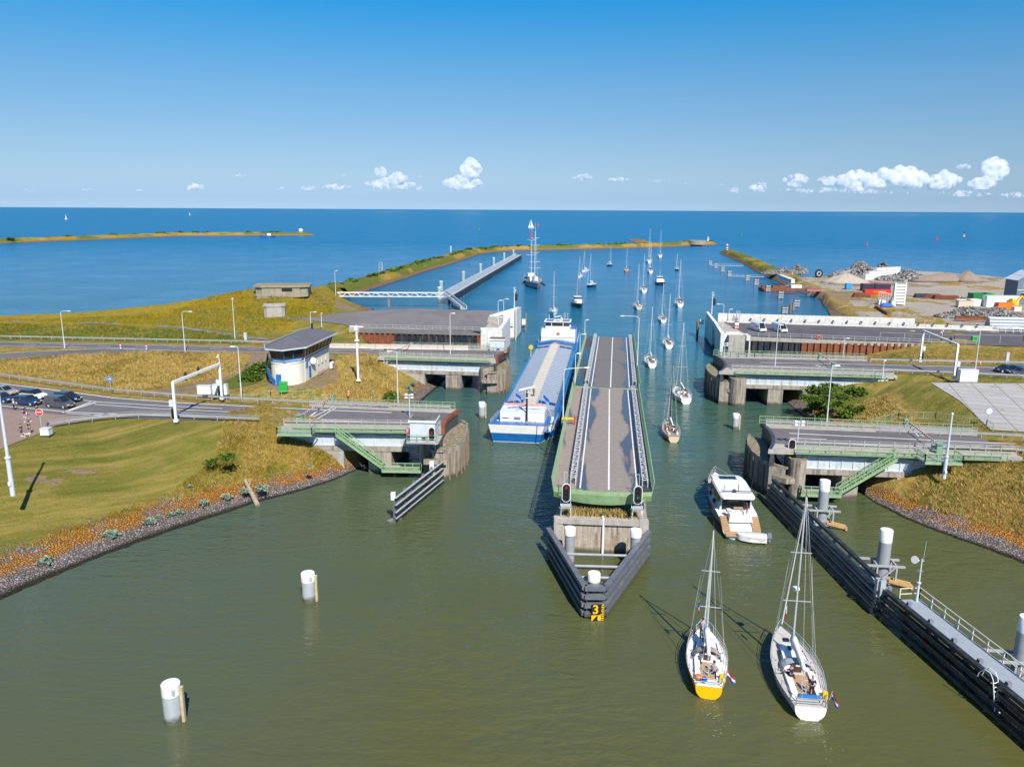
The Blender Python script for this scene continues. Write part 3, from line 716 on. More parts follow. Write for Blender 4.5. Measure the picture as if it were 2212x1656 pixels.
def swing_bridge(label, a, b_, c, d, green_beam):
    """a,b_: near left/right corners, c,d: far left/right"""
    O = (a + b_) / 2; E_ = (c + d) / 2; W = ((b_ - a).length + (d - c).length) / 2; Ln = (E_ - O).length
    ang = math.atan2(-(E_.x - O.x), E_.y - O.y)
    ex = Vector((math.cos(ang), math.sin(ang), 0))
    t = thing('swing_bridge', label, 'bridge', tuple(O - ex * W / 2), ang, 'open swing bridges on the centre pier')
    R0 = Ln / 2
    def yend(x, far):
        s_ = R0 - math.sqrt(R0 * R0 - (x - W / 2) ** 2)
        return Ln - s_ if far else s_
    def deckpoly(x0, x1):
        xs = [x0 + (x1 - x0) * i / 8 for i in range(9)]
        return [(x, yend(x, False)) for x in xs] + [(x, yend(x, True)) for x in xs[::-1]]
    m = MB(); m.prism(deckpoly(2.7, W - 1.15), -0.5, 0.0); m.build('deck', DECK2 if green_beam else DECKM, t)
    m = MB(); m.prism(deckpoly(0.06, 2.7), -0.35, 0.1); m.build('footway', FOOTM if not green_beam else FOOTB, t)
    m = MB(); m.prism(deckpoly(W - 1.15, W - 0.06), -0.35, 0.1); m.build('maintenance_strip', DARKST, t)
    # hull-like box girder below, deepest at the middle
    m = MB(); rings = []
    for i in range(17):
        y = Ln * i / 16; dp = 1.5 + 1.1 * math.sin(math.pi * i / 16)
        s_ = yend(0.4, False) if i == 0 else (-(Ln - yend(0.4, True)) if i == 16 else 0)
        rings.append([Vector((0.35, y + s_, -0.36)), Vector((W - 0.35, y + s_, -0.36)), Vector((W - 1.2, y + s_, -dp)), Vector((1.2, y + s_, -dp))])
    m.loft(rings); m.build('girder', GREENP, t)
    for far in (False, True):   # curved end plates
        m = MB(); xs = [0.1 + (W - 0.2) * i / 10 for i in range(11)]; sg = 1 if far else -1
        for x0, x1 in zip(xs, xs[1:]):
            y0, y1 = yend(x0, far) + sg * 0.06, yend(x1, far) + sg * 0.06
            z0 = -1.25 - 0.55 * (1 - ((x0 - W / 2) / (W / 2)) ** 2); z1 = -1.25 - 0.55 * (1 - ((x1 - W / 2) / (W / 2)) ** 2)
            zt = -0.05 if x0 >= 2.6 else 0.05
            m.quad((x0, y0, -0.55), (x1, y1, -0.55), (x1, y1, zt), (x0, y0, zt)) if not far else m.quad((x1, y1, -0.55), (x0, y0, -0.55), (x0, y0, zt), (x1, y1, zt))
            m.quad((x0, y0 - sg * 0.35, z0), (x1, y1 - sg * 0.35, z1), (x1, y1, -0.55), (x0, y0, -0.55))
            m.quad((x0, y0 - sg * 0.35, z0), (x0, y0 - sg * 2.5, z0), (x1, y1 - sg * 2.5, z1), (x1, y1 - sg * 0.35, z1))
        m.build('end_beam', GREENP, t)
    for x, wd, nm in ((3.15, 0.17, 'edge_line'), (W / 2 + 0.72, 0.2, 'centre_line'), (W - 1.75, 0.17, 'edge_line')):
        m = MB(); y0, y1 = yend(x, False) + 0.4, yend(x, True) - 0.4
        if nm == 'edge_line' :
            y = y0
            while y < y1: m.box((x, min(y + 6, y1) / 2 + y / 2, 0.012), (wd, min(5.9, y1 - y), 0.008)); y += 6.05
        else: m.box((x, (y0 + y1) / 2, 0.012), (wd, y1 - y0, 0.008))
        m.build(nm, LINE, t)
    for x in (2.28, W - 0.85):   # lattice-topped vehicle barriers
        m = MB(); y0, y1 = yend(x, False) + 1.2, yend(x, True) - 1.2; hw = 0.3
        for sx in (-hw, hw):
            m.beam((x + sx, y0, 0.95), (x + sx, y1, 0.95), 0.09, 0.12); m.beam((x + sx, y0, 0.5), (x + sx, y1, 0.5), 0.07, 0.22)
        k = int((y1 - y0) / 1.5)
        for i in range(k + 1):
            y = y0 + (y1 - y0) * i / k
            m.beam((x - hw, y, 0.95), (x + hw, y, 0.95), 0.12, 0.06)
            for sx in (-hw, hw): m.beam((x + sx, y, 0.1), (x + sx, y, 0.95), 0.08, 0.08)
            if i < k:
                y2 = y0 + (y1 - y0) * (i + 1) / k
                if i % 2: m.beam((x - hw, y, 0.95), (x + hw, y2, 0.95), 0.07, 0.05)
                else: m.beam((x + hw, y, 0.95), (x - hw, y2, 0.95), 0.07, 0.05); m.beam((x - hw, (y + y2) / 2, .95), (x + hw, (y + y2) / 2, .95), 0.06, 0.05)
        m.build('vehicle_barrier', LATT, t)
        m = MB(); m.box((x - (0.42 if x < W / 2 else -0.0), (y0 + y1) / 2, 0.16), (0.16 if x < W / 2 else 0.5, y1 - y0, 0.16)); m.build('kerb_beam', DARKST, t)
    if green_beam:
        m = MB(); x = 2.0; m.box((x, Ln / 2, 0.42), (0.42, Ln - 3.5, 0.7)); m.build('side_beam', GREENP, t)
    for x, lean in ((0.1, -0.22), (W - 0.1, 0.22)):
        m = MB(); y0, y1 = yend(x, False), yend(x, True); k = int(Ln / 2)
        for i in range(k + 1):
            y = y0 + (y1 - y0) * i / k; m.beam((x, y, -0.3), (x + lean, y, 1.12), 0.07, 0.07)
        for z, r in ((1.12, 0.11), (0.62, 0.05), (0.18, 0.05)): m.beam((x + lean * (z + .3) / 1.42, y0, z), (x + lean * (z + .3) / 1.42, y1, z), r, r)
        kk = int(Ln / 0.3)
        for i in range(kk):
            y = y0 + (y1 - y0) * i / kk; m.beam((x, y, 0.1), (x + lean * .92, y, 1.08), 0.025, 0.025)
        m.build('railing', GREENR, t)
    m = MB(); y0 = Ln * 0.5
    m.tube((W / 2, y0, -3.4), (W / 2, y0, -2.2), 2.6, n=24); m.build('pivot', DARKST, t)
    return t, W, Ln
zB = 6.85
DECKRAIL = paint('dull_guard_rail', (.36, .34, .32), .6, .15, dirt=(.2, .14, .1), dirt_amt=.4)
SW1, W1, LN1 = swing_bridge('nearer open swing bridge with tan drying asphalt and green railings', P(1195, 1055, zB), P(1409, 1065, zB), P(1237.5, 838, zB), P(1378, 839.5, zB), False)
SW2, W2, LN2 = swing_bridge('farther open swing bridge with soaked blue footway and green side beam', P(1241, 836.5, zB), P(1379, 837.5, zB), P(1266, 726, zB), P(1369, 729, zB), True)
# yellow bar across the footway of the nearer bridge
bar = thing('footway_gate', 'yellow bar closed across the tan footway of the nearer swing bridge', 'gate', tuple(P(1229, 917, zB + 0.1)))
m = MB(); m.box((-0.2, 0, 0.95), (1.75, 0.12, 0.32)); m.build('bar', YELLOW, bar)
m = MB(); m.box((0.8, 0, 0.55), (0.14, 0.2, 1.1)); m.box((0.8, -0.02, 1.15), (0.2, 0.24, 0.3)); m.box((0.8, -0.02, 0.45), (0.2, 0.24, 0.25)); m.build('post', REDP, bar)
m = MB(); m.box((-1.05, 0, 0.5), (0.1, 0.1, 1.0)); m.build('post', GREENR, bar)

# ------------------------------------------------------------------ approach spans on both banks
PIV_A, PIV_B = Vector((13.6, 112, 0)), Vector((21, 165, 0))
def approach(label, sgn, near0, ndir, far0, fdir, piv, Rr, outer, s_col, colw, s_p0, s_p1, s_ab, s_len, zbase, stairs=None, platform=None, landing=None, near_shift=None):
    t = thing('bridge_approach', label, 'bridge', (near0[0], near0[1], 0), 0, 'fixed approach spans beside the lock', local=False)
    nd, fd = Vector((*ndir, 0)).normalized(), Vector((*fdir, 0)).normalized()
    n0, f0 = Vector((*near0, 0)), Vector((*far0, 0))
    NP = lambda s, o=0.0, z=0.0: n0 + nd * s + (Vector((-nd.y, nd.x, 0)) * (o * -sgn if False else 0)) + across * o + Vector((0, 0, z))
    across = (f0 - n0).normalized(); wd = (f0 - n0).length
    FP = lambda s, o=0.0, z=0.0: f0 + fd * s + across * o + Vector((0, 0, z))
    def arc(y):
        return piv.x + sgn * math.sqrt(max(0, Rr * Rr - (y - piv.y) ** 2))
    arcp = []
    ya, yb = n0.y, f0.y
    for i in range(11):
        y = ya + (yb - ya) * i / 10; arcp.append((arc(y), y))
    rd = [tuple(NP(s_len)[:2])] + arcp + [tuple(FP(s_len)[:2])]
    m = MB(); m.prism(rd, ZR - 0.65, ZR - 0.012); m.build('deck', CONCG, t)
    # roadway asphalt on the deck
    k0, k1 = 0.16, 0.86
    inner = [Vector((*p, 0)) for p in arcp]
    rdl = [NP(s_len, wd * k0)] + [inner[i] for i in range(2, 9)] + [FP(s_len, -wd * (1 - k1))]
    m = MB(); m.prism([(p[0], p[1]) for p in rdl], ZR - 0.02, ZR - 0.004); m.build('roadway', ASPH, t)
    # girders
    for nm, fn, o in (('girder', NP, 0.28), ('girder', FP, -0.28)):
        m = MB(); m.beam(fn(1.4, o, 5.35), fn(s_len * 0.95, o, 5.35), 0.3, 2.3)
        for z in (4.25, 6.25): m.beam(fn(1.4, o - 0.12 * (1 if nm and o > 0 else -1), z), fn(s_len * 0.95, o - 0.12 * (1 if o > 0 else -1), z), 0.5, 0.1)
        k = int(s_len / 1.55)
        for i in range(1, k): m.beam(fn(1.4 + i * 1.5, o - 0.2 * (1 if o > 0 else -1), 4.3), fn(1.4 + i * 1.5, o - 0.2 * (1 if o > 0 else -1), 6.2), 0.09, 0.12)
        m.build(nm, GIRDER, t)
    m = MB()
    for i in range(int(s_len / 1.5)):
        m.beam(NP(1.5 + i * 1.5, -0.55, 6.35), NP(1.5 + i * 1.5, 0.4, 6.35), 0.1, 0.18)
    m.beam(NP(1, -0.5, 6.5), NP(s_len * .9, -0.5, 6.5), 0.9, 0.07); m.build('footway', GREENP, t)
    m = MB(); m.pipe([NP(2 + i * 1.2, -0.16, 6.02 + 0.14 * math.sin(i * 1.9)) for i in range(int(s_len / 1.4))], 0.06, 5); m.pipe([NP(6, 0.0, 4.12), NP(s_len * .7, 0.0, 4.12)], 0.09, 6); m.build('cable', MIDGREY, t)
    # concrete below
    m = MB(); a_, b2 = NP(s_col, 0.25, 3.82), NP(s_ab + 6, 0.25, 3.82); m.beam(a_, b2, 0.9, 0.72); m.build('cross_beam', CONC, t); m = MB()
    a_, b2 = FP(s_col, -0.4, 3.82), FP(s_ab + 6, -0.4, 3.82); m.beam(a_, b2, 0.9, 0.72); m.build('cross_beam', CONC, t)
    m = MB(); m.prism([tuple(p[:2]) for p in (NP(s_p0, -0.1), NP(s_p1, -0.1), FP(s_p1, 0.1), FP(s_p0, 0.1))], -2, 3.44); m.build('pier', CONC, t)
    m = MB(); q0 = [NP(s_ab, -0.15), NP(s_ab + 9, -0.15), FP(s_ab + 9, 0.2), FP(s_ab, 0.2)]
    m.prism([tuple(p[:2]) for p in q0], 0.3, 4.18); m.build('abutment', CONCG, t)
    # near column with rounded nose
    m = MB(); c = NP(s_col + colw / 2, 0.0); pts = []
    for i in range(9):
        a_ = math.pi * i / 8; pts.append(c + nd * (-math.cos(a_) * colw / 2) - across * (math.sin(a_) * colw * 0.55 + 0.35))
    pts += [c + nd * colw / 2 + across * 1.6, c - nd * colw / 2 + across * 1.6]
    m.prism([tuple(p[:2]) for p in pts], -2, zbase[1]); m.build('column', CONC, t)
    # dark quadrant wall below the deck end, and the guide pier around it
    m = MB(); w0 = [(x + sgn * 0.25, y) for x, y in arcp]; w1 = [(x + sgn * 0.8, y) for x, y in arcp]
    m.prism(w0 + w1[::-1], -1, ZR - 0.67); m.build('quadrant_wall', DARKST, t)
    m = MB(); m.prism([(x - sgn * 0.05, y) for x, y in arcp] + [(x + sgn * 0.45, y) for x, y in arcp][::-1], ZR - 0.62, ZR + 0.02); m.build('deck_edge', RUST if sgn < 0 else DARKST, t)
    m = MB(); inn = [(x + sgn * 0.3, y) for x, y in arcp]
    m.prism(outer + inn[::-1], -2, zbase[0])
    m.build('guide_pier', CONC, t)
    # low rim and ledge on the guide pier
    m = MB()
    oo = [Vector((*p, zbase[0])) for p in outer]
    for p, q_ in zip(oo, oo[1:]): m.beam(p + across * 0 + Vector((sgn * 0.22, 0, 0.12)), q_ + Vector((sgn * 0.22, 0, 0.12)), 0.4, 0.25)
    m.build('kerb', CONC, t)
    m = MB(); m.prism([(oo[0].x - sgn * 0.1, oo[0].y - 0.9), (oo[1].x - sgn * 0.2, oo[1].y - 0.6), (oo[1].x, oo[1].y + 0.3), (oo[0].x + sgn * 1.0, oo[0].y + 0.6), (oo[0].x + sgn * 1.1, oo[0].y - 0.7)], 2.6, 3.3); m.build('ledge', CONC, t)
    # vertical timber fenders on the channel side
    for i in range(1, len(oo) - 1):
        for f in (0.25, 0.75):
            p = oo[i].lerp(oo[i + 1], f); m = MB(); m.box((p.x - sgn * 0.08, p.y, zbase[0] / 2 - 0.3), (0.22, 0.3, zbase[0] - 0.1)); m.build('fender_post', OLDWOOD, t)
    # railings and guard rails
    zt = ZR - 0.01
    m = MB(); a0 = 1.2
    m.rail([NP(a0, -0.9, 6.53), NP(s_len * 0.92, -0.9, 6.53)], 1.1, 2.0, 0.035, 2, 0.045, bars=0.28); m.build('railing', GREENR, t)
    m = MB(); m.rail([FP(0.3, -0.1, zt), FP(s_len, -0.1, zt)], 1.15, 2.0, 0.035, 2, 0.045, bars=0.28); m.build('railing', GREENR, t)
    for fn, o in ((NP, wd * 0.11), (FP, -wd * 0.1)):
        m = MB(); a_, b2 = fn(0.9, o, zt), fn(s_len, o, zt)
        m.beam(a_ + Vector((0, 0, 0.68)), b2 + Vector((0, 0, 0.68)), 0.1, 0.22); m.beam(a_ + Vector((0, 0, 1.02)), b2 + Vector((0, 0, 1.02)), 0.06, 0.06); m.beam(a_ + Vector((0, 0, .14)), b2 + Vector((0, 0, .14)), 0.3, 0.22)
        k = int(s_len / 2)
        for i in range(k + 1):
            p = a_.lerp(b2, i / k); m.box(p + Vector((0, 0, 0.55)), (0.12, 0.16, 1.1))
        m.build('guard_rail', DECKRAIL, t)
    if platform:      # outrigger walkway carrying the barrier
        s0, s1, o, zf = platform; m = MB()
        m.prism([tuple(p[:2]) for p in (NP(s0, -o), NP(s1, -o), NP(s1, -0.6), NP(s0, -0.6))], zf - 0.1, zf)
        for s_ in (s0 + .1, s1 - .1): m.beam(NP(s_, -o + .1, zf - 0.2), NP(s_, 0.3, zf - 1.6), 0.12, 0.12)
        m.build('walkway', GREYST, t)
        m = MB(); m.rail([NP(s0, -0.9, zf), NP(s0, -o, zf), NP(s1, -o, zf), NP(s1, -0.9, zf)], 1.1, 1.4, 0.04, 2, 0.055, bars=0.3)
        m.beam(NP(s0, -o - .04, zf - 0.1), NP(s1, -o - .04, zf - 0.1), 0.1, 0.3); m.build('walkway_railing', GREENR, t)
    if stairs:
        s0, s1, z1, o = stairs; m = MB(); z0 = 6.5; k = 26
        for e in (-0.45, 0.45): m.beam(NP(s0, -o + e, z0 - 0.15), NP(s1, -o + e, z1 - 0.05), 0.08, 0.34)
        for i in range(k):
            f = (i + .5) / k; m.box(NP(s0 + (s1 - s0) * f, -o, z0 + (z1 - z0) * f), (0.3, 0.82, 0.04), rz=math.atan2(nd.y, nd.x))
        m.build('stair_flight', GREENP, t)
        m = MB()
        for e in (-0.48, 0.48): m.rail([NP(s0, -o + e, z0), NP(s1, -o + e, z1)], 1.05, 1.3, 0.045, 2, 0.045, bars=0.3)
        m.build('stair_railing', GREENR, t)
        l0, l1 = landing; m = MB()
        m.prism([tuple(p[:2]) for p in (NP(l0, -o - 0.9), NP(l1, -o - 0.9), NP(l1, 0.1), NP(l0, 0.1))], z1 - 0.12, z1 - 0.02); m.build('landing', CONCG, t)
        m = MB(); m.rail([NP(l0, 0.0, z1), NP(l0, -o - 0.9, z1), NP(l1, -o - 0.9, z1)], 1.1, 1.2, 0.045, 2, 0.05, bars=0.16); m.beam(NP(l0, -o - .95, z1 - 0.15), NP(l1, -o - .95, z1 - 0.15), 0.12, 0.34); m.beam(NP(l0, -o - .9, z1 - 0.15), NP(l0, 0, z1 - 0.15), 0.12, 0.34)
        m.build('landing_railing', GREENR, t)
    return t, NP, FP
AL, ALn, ALf = approach('left near bridge approach with green stairs down to a landing and a pale cabin', -1, (-9.7, 108.7), (-1, .03), (-8.8, 120.7), (-.993, .118), PIV_A, 23.6,
    [(-11.4, 106.2), (-9.4, 106.0), (-7.6, 108.5), (-6.9, 112), (-6.8, 116.5), (-7.0, 120.4), (-7.9, 122.5)], 1.7, 2.0, 7.9, 11.3, 14.9, 24, (4.3, 5.6), (15.4, 8.6, 1.3, 1.4), (18.6, 23.6, 2.6, 6.55), (3.2, 8.8))
BLb, BLn, BLf = approach('left far bridge approach with concrete barrier wall and rusty white girder', -1, (-3.3, 161.9), (-.992, .126), (-1.6, 176.2), (-.995, .07), PIV_B, 24.2,
    [(-5.2, 159.4), (-3.2, 159.2), (-1.4, 161.6), (-.8, 165), (-.6, 170), (-.8, 174), (-1.4, 177.5)], 0.6, 2.9, 7.6, 11, 15.6, 26, (4.6, 5.4))
AR, ARn, ARf = approach('right near bridge approach with rust-streaked girder and green stairs to a landing', 1, (36.9, 100.2), (.995, -.1), (37.0, 113.4), (.988, -.152), PIV_A, 24.0,
    [(36.6, 99.0), (35.4, 100.4), (34.6, 102.6), (34.2, 106), (34.6, 110), (36.2, 114.8)], 0.4, 2.2, 7.5, 9.7, 14.6, 30, (4.4, 5.7), (13.6, 6.6, 1.3, 1.2), (16.4, 21.0, 2.9, 6.55), (1.6, 6.8))
BRb, BRn, BRf = approach('right far bridge approach with thick rounded column over dark water', 1, (43.3, 152.2), (.993, -.12), (44.4, 170.2), (.99, -.13), PIV_B, 24.0,
    [(44.6, 151.4), (42.9, 152.6), (41.8, 155), (41.3, 158.5), (41.6, 163), (42.6, 168), (44.6, 171.5)], 0.2, 3.2, 7.8, 10.7, 14.4, 32, (4.6, 5.6))

# ------------------------------------------------------------------ centre pier, its pointed guide fender and signals
pier = thing('centre_pier', 'long weathered concrete pier carrying both open swing bridges', 'pier', (9.8, 82, 0), 0, local=False)
pn = [P(1192, 1180, 0).to_2d(), P(1400, 1188, 0).to_2d()]
ax = Vector((.125, .992))
pl0, pl1 = Vector((4.9, 82.2)), Vector((15.2, 81.4))
Lp = 108
poly = [pl0, pl1, pl1 + ax * Lp, pl0 + ax * Lp]
m = MB(); m.prism([tuple(p) for p in poly], -2, 4.0); m.build('body', CONCS, pier)
m = MB()
m.beam((pl0.x, pl0.y - .05, 3.95), (pl1.x, pl1.y - .05, 3.95), 0.5, 0.6)
for k, p in ((1, pl0), (-1, pl1)): m.box((p.x + k * 0.4, p.y + .1, 1.3), (1.0, 0.75, 6.0))
m.build('coping', CONCG, pier)
dp = Vector((9.9, 81.6)); m = MB(); m.tube((dp.x + .4, dp.y, 4.2), (dp.x + .4, dp.y - .05, 0.0), 0.14, n=8); m.tube((dp.x + .4, dp.y + .9, 4.25), (dp.x + .4, dp.y, 4.25), 0.14); m.build('drain_pipe', WHITE, pier)
def tuft_patch(name, poly, z, n_, h, cols, parent):
    m = MB()
    for _ in range(n_):
        u, v = random.random(), random.random()
        p = (Vector(poly[0]) * (1 - u) + Vector(poly[1]) * u) * (1 - v) + (Vector(poly[3]) * (1 - u) + Vector(poly[2]) * u) * v
        a = random.uniform(0, 6.28); hh = h * random.uniform(.5, 1.2); dx, dy = math.cos(a) * .12, math.sin(a) * .12
        m.cm = random.randrange(len(cols))
        m.add([(p[0] - dx, p[1] - dy, z - .02), (p[0] + dx, p[1] + dy, z - .02), (p[0] + dx * .3 + random.uniform(-.12, .12), p[1] + dy * .3 + random.uniform(-.12, .12), z + hh)], [(0, 1, 2)])
    o = m.build(name, cols, parent); o['kind'] = 'stuff'
    return o
GRASSY = [paint('dry_grass_blade', (0.3, 0.2, 0.05), 0.9, 0.2), paint('olive_grass_blade', (0.16, 0.15, 0.03), 0.9, 0.2), paint('straw_blade', (0.42, 0.3, 0.12), 0.9, 0.2)]
g0, g1 = pl0 + Vector((1, 1.2)), pl1 + Vector((-1, 1.2))
tuft_patch('weeds', [g0, g1, g1 + ax * 2.6, g0 + ax * 2.6], 4.0, 1500, 0.55, GRASSY, pier)
def pile(label, x, y, h, r, group, marker=True, parent_cat='mooring pile', capz=0.28):
    t = thing('mooring_pile', label, parent_cat, (x, y, 0), 0, group)
    m = MB(); m.tube((0, 0, -2), (0, 0, h * (1 - capz)), r, n=20); m.build('shaft', GREYST if not marker else PALEPILE, t, smooth=40)
    m = MB(); m.lathe((0, 0, h * (1 - capz)), [(r * 1.025, 0), (r * 1.025, h * capz - .06), (r * .95, h * capz), (0.03, h * capz + .03)], 20); m.build('cap', WHITE, t, smooth=40)
    if marker:
        m = MB(); m.box((r + 0.13, -0.05, h * .46), (0.22, 0.3, h * .9)); m.build('rubbing_strip', RUBSTRIP, t)
        m = MB(); m.box((r * .6, -r * .85, h * .86), (0.2, 0.12, 0.45)); m.build('bollard_recess', GALV, t)
    return t
PALEPILE = paint('pale_grey_pile', (0.4, 0.43, 0.45), 0.5, 0.08, dirt=(0.3, 0.3, 0.26), dirt_amt=0.35, streak=True, tide=True)
RUBSTRIP = paint('weathered_rubbing_strip', (0.45, 0.36, 0.2), 0.8, 0.2, dirt=(0.7, 0.65, 0.5), dirt_amt=0.5)
def h_of(x, y, py): return top_z(x, y, py)
for px, py, tp, r, lab in ((376, 1556, 1474, .68, 'nearest lone mooring pile in open green water, lower left'), (668, 1297, 1236, .66, 'lone white-capped mooring pile out beyond the nearest one'), (1041, 903, 868, .6, 'white-capped mooring pile beside the barge and left bridge pier'), (1588, 927, 893, .58, 'white-capped mooring pile standing in front of the right-hand bridges')):
    p = P(px, py, 0); pile(lab, p.x, p.y, h_of(p.x, p.y, tp), r, 'lone white-capped mooring piles')

fen = thing('guide_fender', 'pointed dark blue-grey guide fender at the near end of the centre pier', 'fender', (8, 68, 0), 0, local=False)
FL0, FL1, FR0, FR1 = Vector((4.15, 81.6, 0)), Vector((7.0, 67.7, 0)), Vector((15.35, 80.9, 0)), Vector((8.95, 67.7, 0))
FTOP = 3.35
def wales(a, b, zs, nm, parent, wd=0.55, mat=None):
    for z, h in zs:
        m = MB(); m.beam(a + Vector((0, 0, z)), b + Vector((0, 0, z)), wd, h); m.build(nm, mat, parent)
FENDM = paint('fender_blue_grey', (0.12, 0.13, 0.155), 0.42, 0.12, dirt=(0.3, 0.26, 0.22), dirt_amt=0.35, tide=True)
FEND_Z = [(FTOP - 0.22, 0.42), (FTOP - 1.1, 0.42), (FTOP - 1.98, 0.42), (FTOP - 2.86, 0.45)]
for a, b in ((FL0, FL1), (FR0, FR1), (FL1, FR1)): wales(a, b, FEND_Z, 'wale', fen, mat=FENDM)
for a, b in ((FL0, FL1), (FR0, FR1)):
    m = MB(); inw = Vector((1 if a is FL0 else -1, 0, 0)); 
    for i in range(8): m.box(a.lerp(b, .03 + i / 7.5) + inw * .1 + Vector((0, 0, 1.2)), (0.22, 0.35, 4.2))
    k = inw * .22; m.beam(a + k + Vector((0, 0, 1.3)), b + k + Vector((0, 0, 1.3)), 0.06, 3.2)
    m.build('backing_plate', FENDM, fen)
for f in (0.42, 0.62, 0.8):
    m = MB(); z = Vector((0, 0, FTOP - .5)); m.tube(FL0.lerp(FL1, f) + z, FR0.lerp(FR1, f) + z, 0.14, n=10); m.build('strut', GREYST, fen)
for x, y, h, lab in ((6.35, 78.6, 4.6, 'left'), (13.4, 78.2, 4.6, 'right'), (8.0, 69.1, 4.0, 'front')):
    m = MB(); m.tube((x, y, -2), (x, y, h - .8), .54, n=20); c = m.build('pile', GREYST, fen, smooth=40)
    m = MB(); m.lathe((x, y, h - .8), [(.62, 0), (.62, .74), (.58, .8), (.02, .82)], 20); m.build('cap', WHITE, c, smooth=40)
# depth gauge board on the point
gb = thing('gauge_board', 'black and yellow depth gauge board reading 3 and 4 on the fender point', 'gauge', (8.25, 67.3, 0), R(3))
ANG = 0
for z0, z1, mt, nm in ((0.55, 1.66, BLACK, 'upper_panel'), (-0.9, 0.55, YELLOW, 'lower_panel')):
    m = MB(); m.box((-0.18, 0, (z0 + z1) / 2), (0.86, 0.05, z1 - z0)); m.build(nm, mt, gb)
def text_mesh(name, s, size, mt, parent, loc, rot=(R(90), 0, 0), extrude=0.004, bold=False, sx=1.0):
    cu = bpy.data.curves.new(name, 'FONT'); cu.body = s; cu.size = size; cu.align_x = 'CENTER'; cu.align_y = 'CENTER'; cu.extrude = extrude
    if bold: cu.offset = size * 0.02
    tmp = bpy.data.objects.new(name + '_tmp', cu); COL.objects.link(tmp)
    dg = bpy.context.evaluated_depsgraph_get(); me = bpy.data.meshes.new_from_object(tmp.evaluated_get(dg)); bpy.data.objects.remove(tmp)
    M = Matrix.Translation(Vector(loc)) @ (Matrix.Rotation(rot[2], 4, 'Z') @ Matrix.Rotation(rot[1], 4, 'Y') @ Matrix.Rotation(rot[0], 4, 'X')) @ Matrix.Diagonal((sx, 1, 1, 1))
    me.transform(M); me.materials.clear(); me.materials.append(mt); me.name = name
    o = bpy.data.objects.new(name, me); COL.objects.link(o); o.parent = parent; KIDS.setdefault(parent.name, []).append(o)
    return o
text_mesh('numeral', '3', 1.25, YELLOW, gb, (-0.22, -0.035, 1.1), bold=True)
text_mesh('numeral', '4', 1.25, BLACK, gb, (-0.22, -0.035, -0.02), bold=True)
m = MB(); m.box((0.42, -0.002, 0.38), (0.34, 0.05, 2.56)); m.build('scale_strip', BLACK, gb)
m = MB()
for i in range(13):
    z = -0.8 + i * 0.2; m.box((0.44 if i % 2 else 0.47, -0.032, z), (0.26 if i % 2 else 0.2, 0.012, 0.1))
m.box((0.28, -0.032, .2), (0.06, 0.012, 0.9)); m.build('scale_mark', YELLOW, gb)

LAMP_R = bpy.data.materials.new('lit_red_signal'); LAMP_R.use_nodes = True
_b = LAMP_R.node_tree.nodes['Principled BSDF']; _b.inputs['Base Color'].default_value = (.5, .01, .01, 1); _b.inputs['Emission Color'].default_value = (1, .03, .04, 1); _b.inputs['Emission Strength'].default_value = 0.35
LAMP_G = bpy.data.materials.new('lit_green_signal'); LAMP_G.use_nodes = True
_b = LAMP_G.node_tree.nodes['Principled BSDF']; _b.inputs['Base Color'].default_value = (0, .2, .12, 1); _b.inputs['Emission Color'].default_value = (0, .5, .35, 1); _b.inputs['Emission Strength'].default_value = 0.3
def capsule(wd, ht, n=10):
    r = wd / 2; pts = []
    for i in range(n + 1): a = math.pi * i / n; pts.append((r * math.cos(a), ht / 2 - r + r * math.sin(a)))
    for i in range(n + 1): a = math.pi + math.pi * i / n; pts.append((r * math.cos(a), -ht / 2 + r + r * math.sin(a)))
    return pts
def ship_signal(label, x, y, z, lit=None, frame=True, rz=0.0, H=2.2):
    t = thing('ship_signal', label, 'signal light', (x, y, z), rz, 'oval ship signals at the lock')
    zc = 1.9 + H / 2 if frame else 0.15 + H / 2
    def plate(sc_, y0, y1, mt, nm):
        m = MB(); p = capsule(0.98 * sc_ * H / 2.2, H * (1 - (1 - sc_) * .5)); n = len(p)
        m.add([(a, y0, zc + b) for a, b in p] + [(a, y1, zc + b) for a, b in p], [tuple(range(n)), tuple(range(n, 2 * n))[::-1]] + [(i, n + i, n + (i + 1) % n, (i + 1) % n) for i in range(n)])
        return m.build(nm, mt, t)
    plate(1.0, -0.05, 0.05, WHITE, 'rim'); bd = plate(0.86, -0.075, -0.051, BLACK, 'board')
    for i in range(4):
        c = Vector((0, -0.08, zc + H * (.3 - .2 * i)))
        m = MB(); m.tube(c, c + Vector((0, -0.03, 0)), 0.16, n=12); m.build('lamp', LAMP_R if lit == ('r', i) else LAMP_G if lit == ('g', i) else DARKST, t)
        m = MB(); m.loft([[c + Vector((0.2 * math.cos(a), yy, 0.2 * math.sin(a))) for a in [math.pi * k / 8 for k in range(9)]] for yy in (0, -0.28)], cap=False, closed=False); m.build('hood', BLACK, t)
    if frame:
        m = MB()
        for sx in (-.55, .55):
            m.beam((sx, -.3, 0), (sx, -.3, 1.75), .07, .07); m.beam((sx, .55, 0), (sx, .55, 3.0), .07, .07); m.beam((sx, -.3, 0.4), (sx, .55, 1.5), .05, .05)
        m.box((0, .1, 1.3), (1.2, .9, .06)); m.box((0, -.3, 1.62), (1.15, .05, .4)); m.beam((-.55, .55, 3), (.55, .55, 3), .06, .06)
        m.build('stand', GALV, t)
        m = MB(); m.beam((-.2, .6, 1.4), (-.2, .6, 5.2), .06, .06); m.beam((.2, .6, 1.4), (.2, .6, 5.2), .06, .06); m.beam((-.2, .6, 5.2), (.2, .6, 5.2), .06, .06); m.build('ladder', GALV, t)
    return t
ship_signal('oval ship signal showing a red light, left of the two on the pier', 6.15, 82.6, 4.05, ('r', 0))
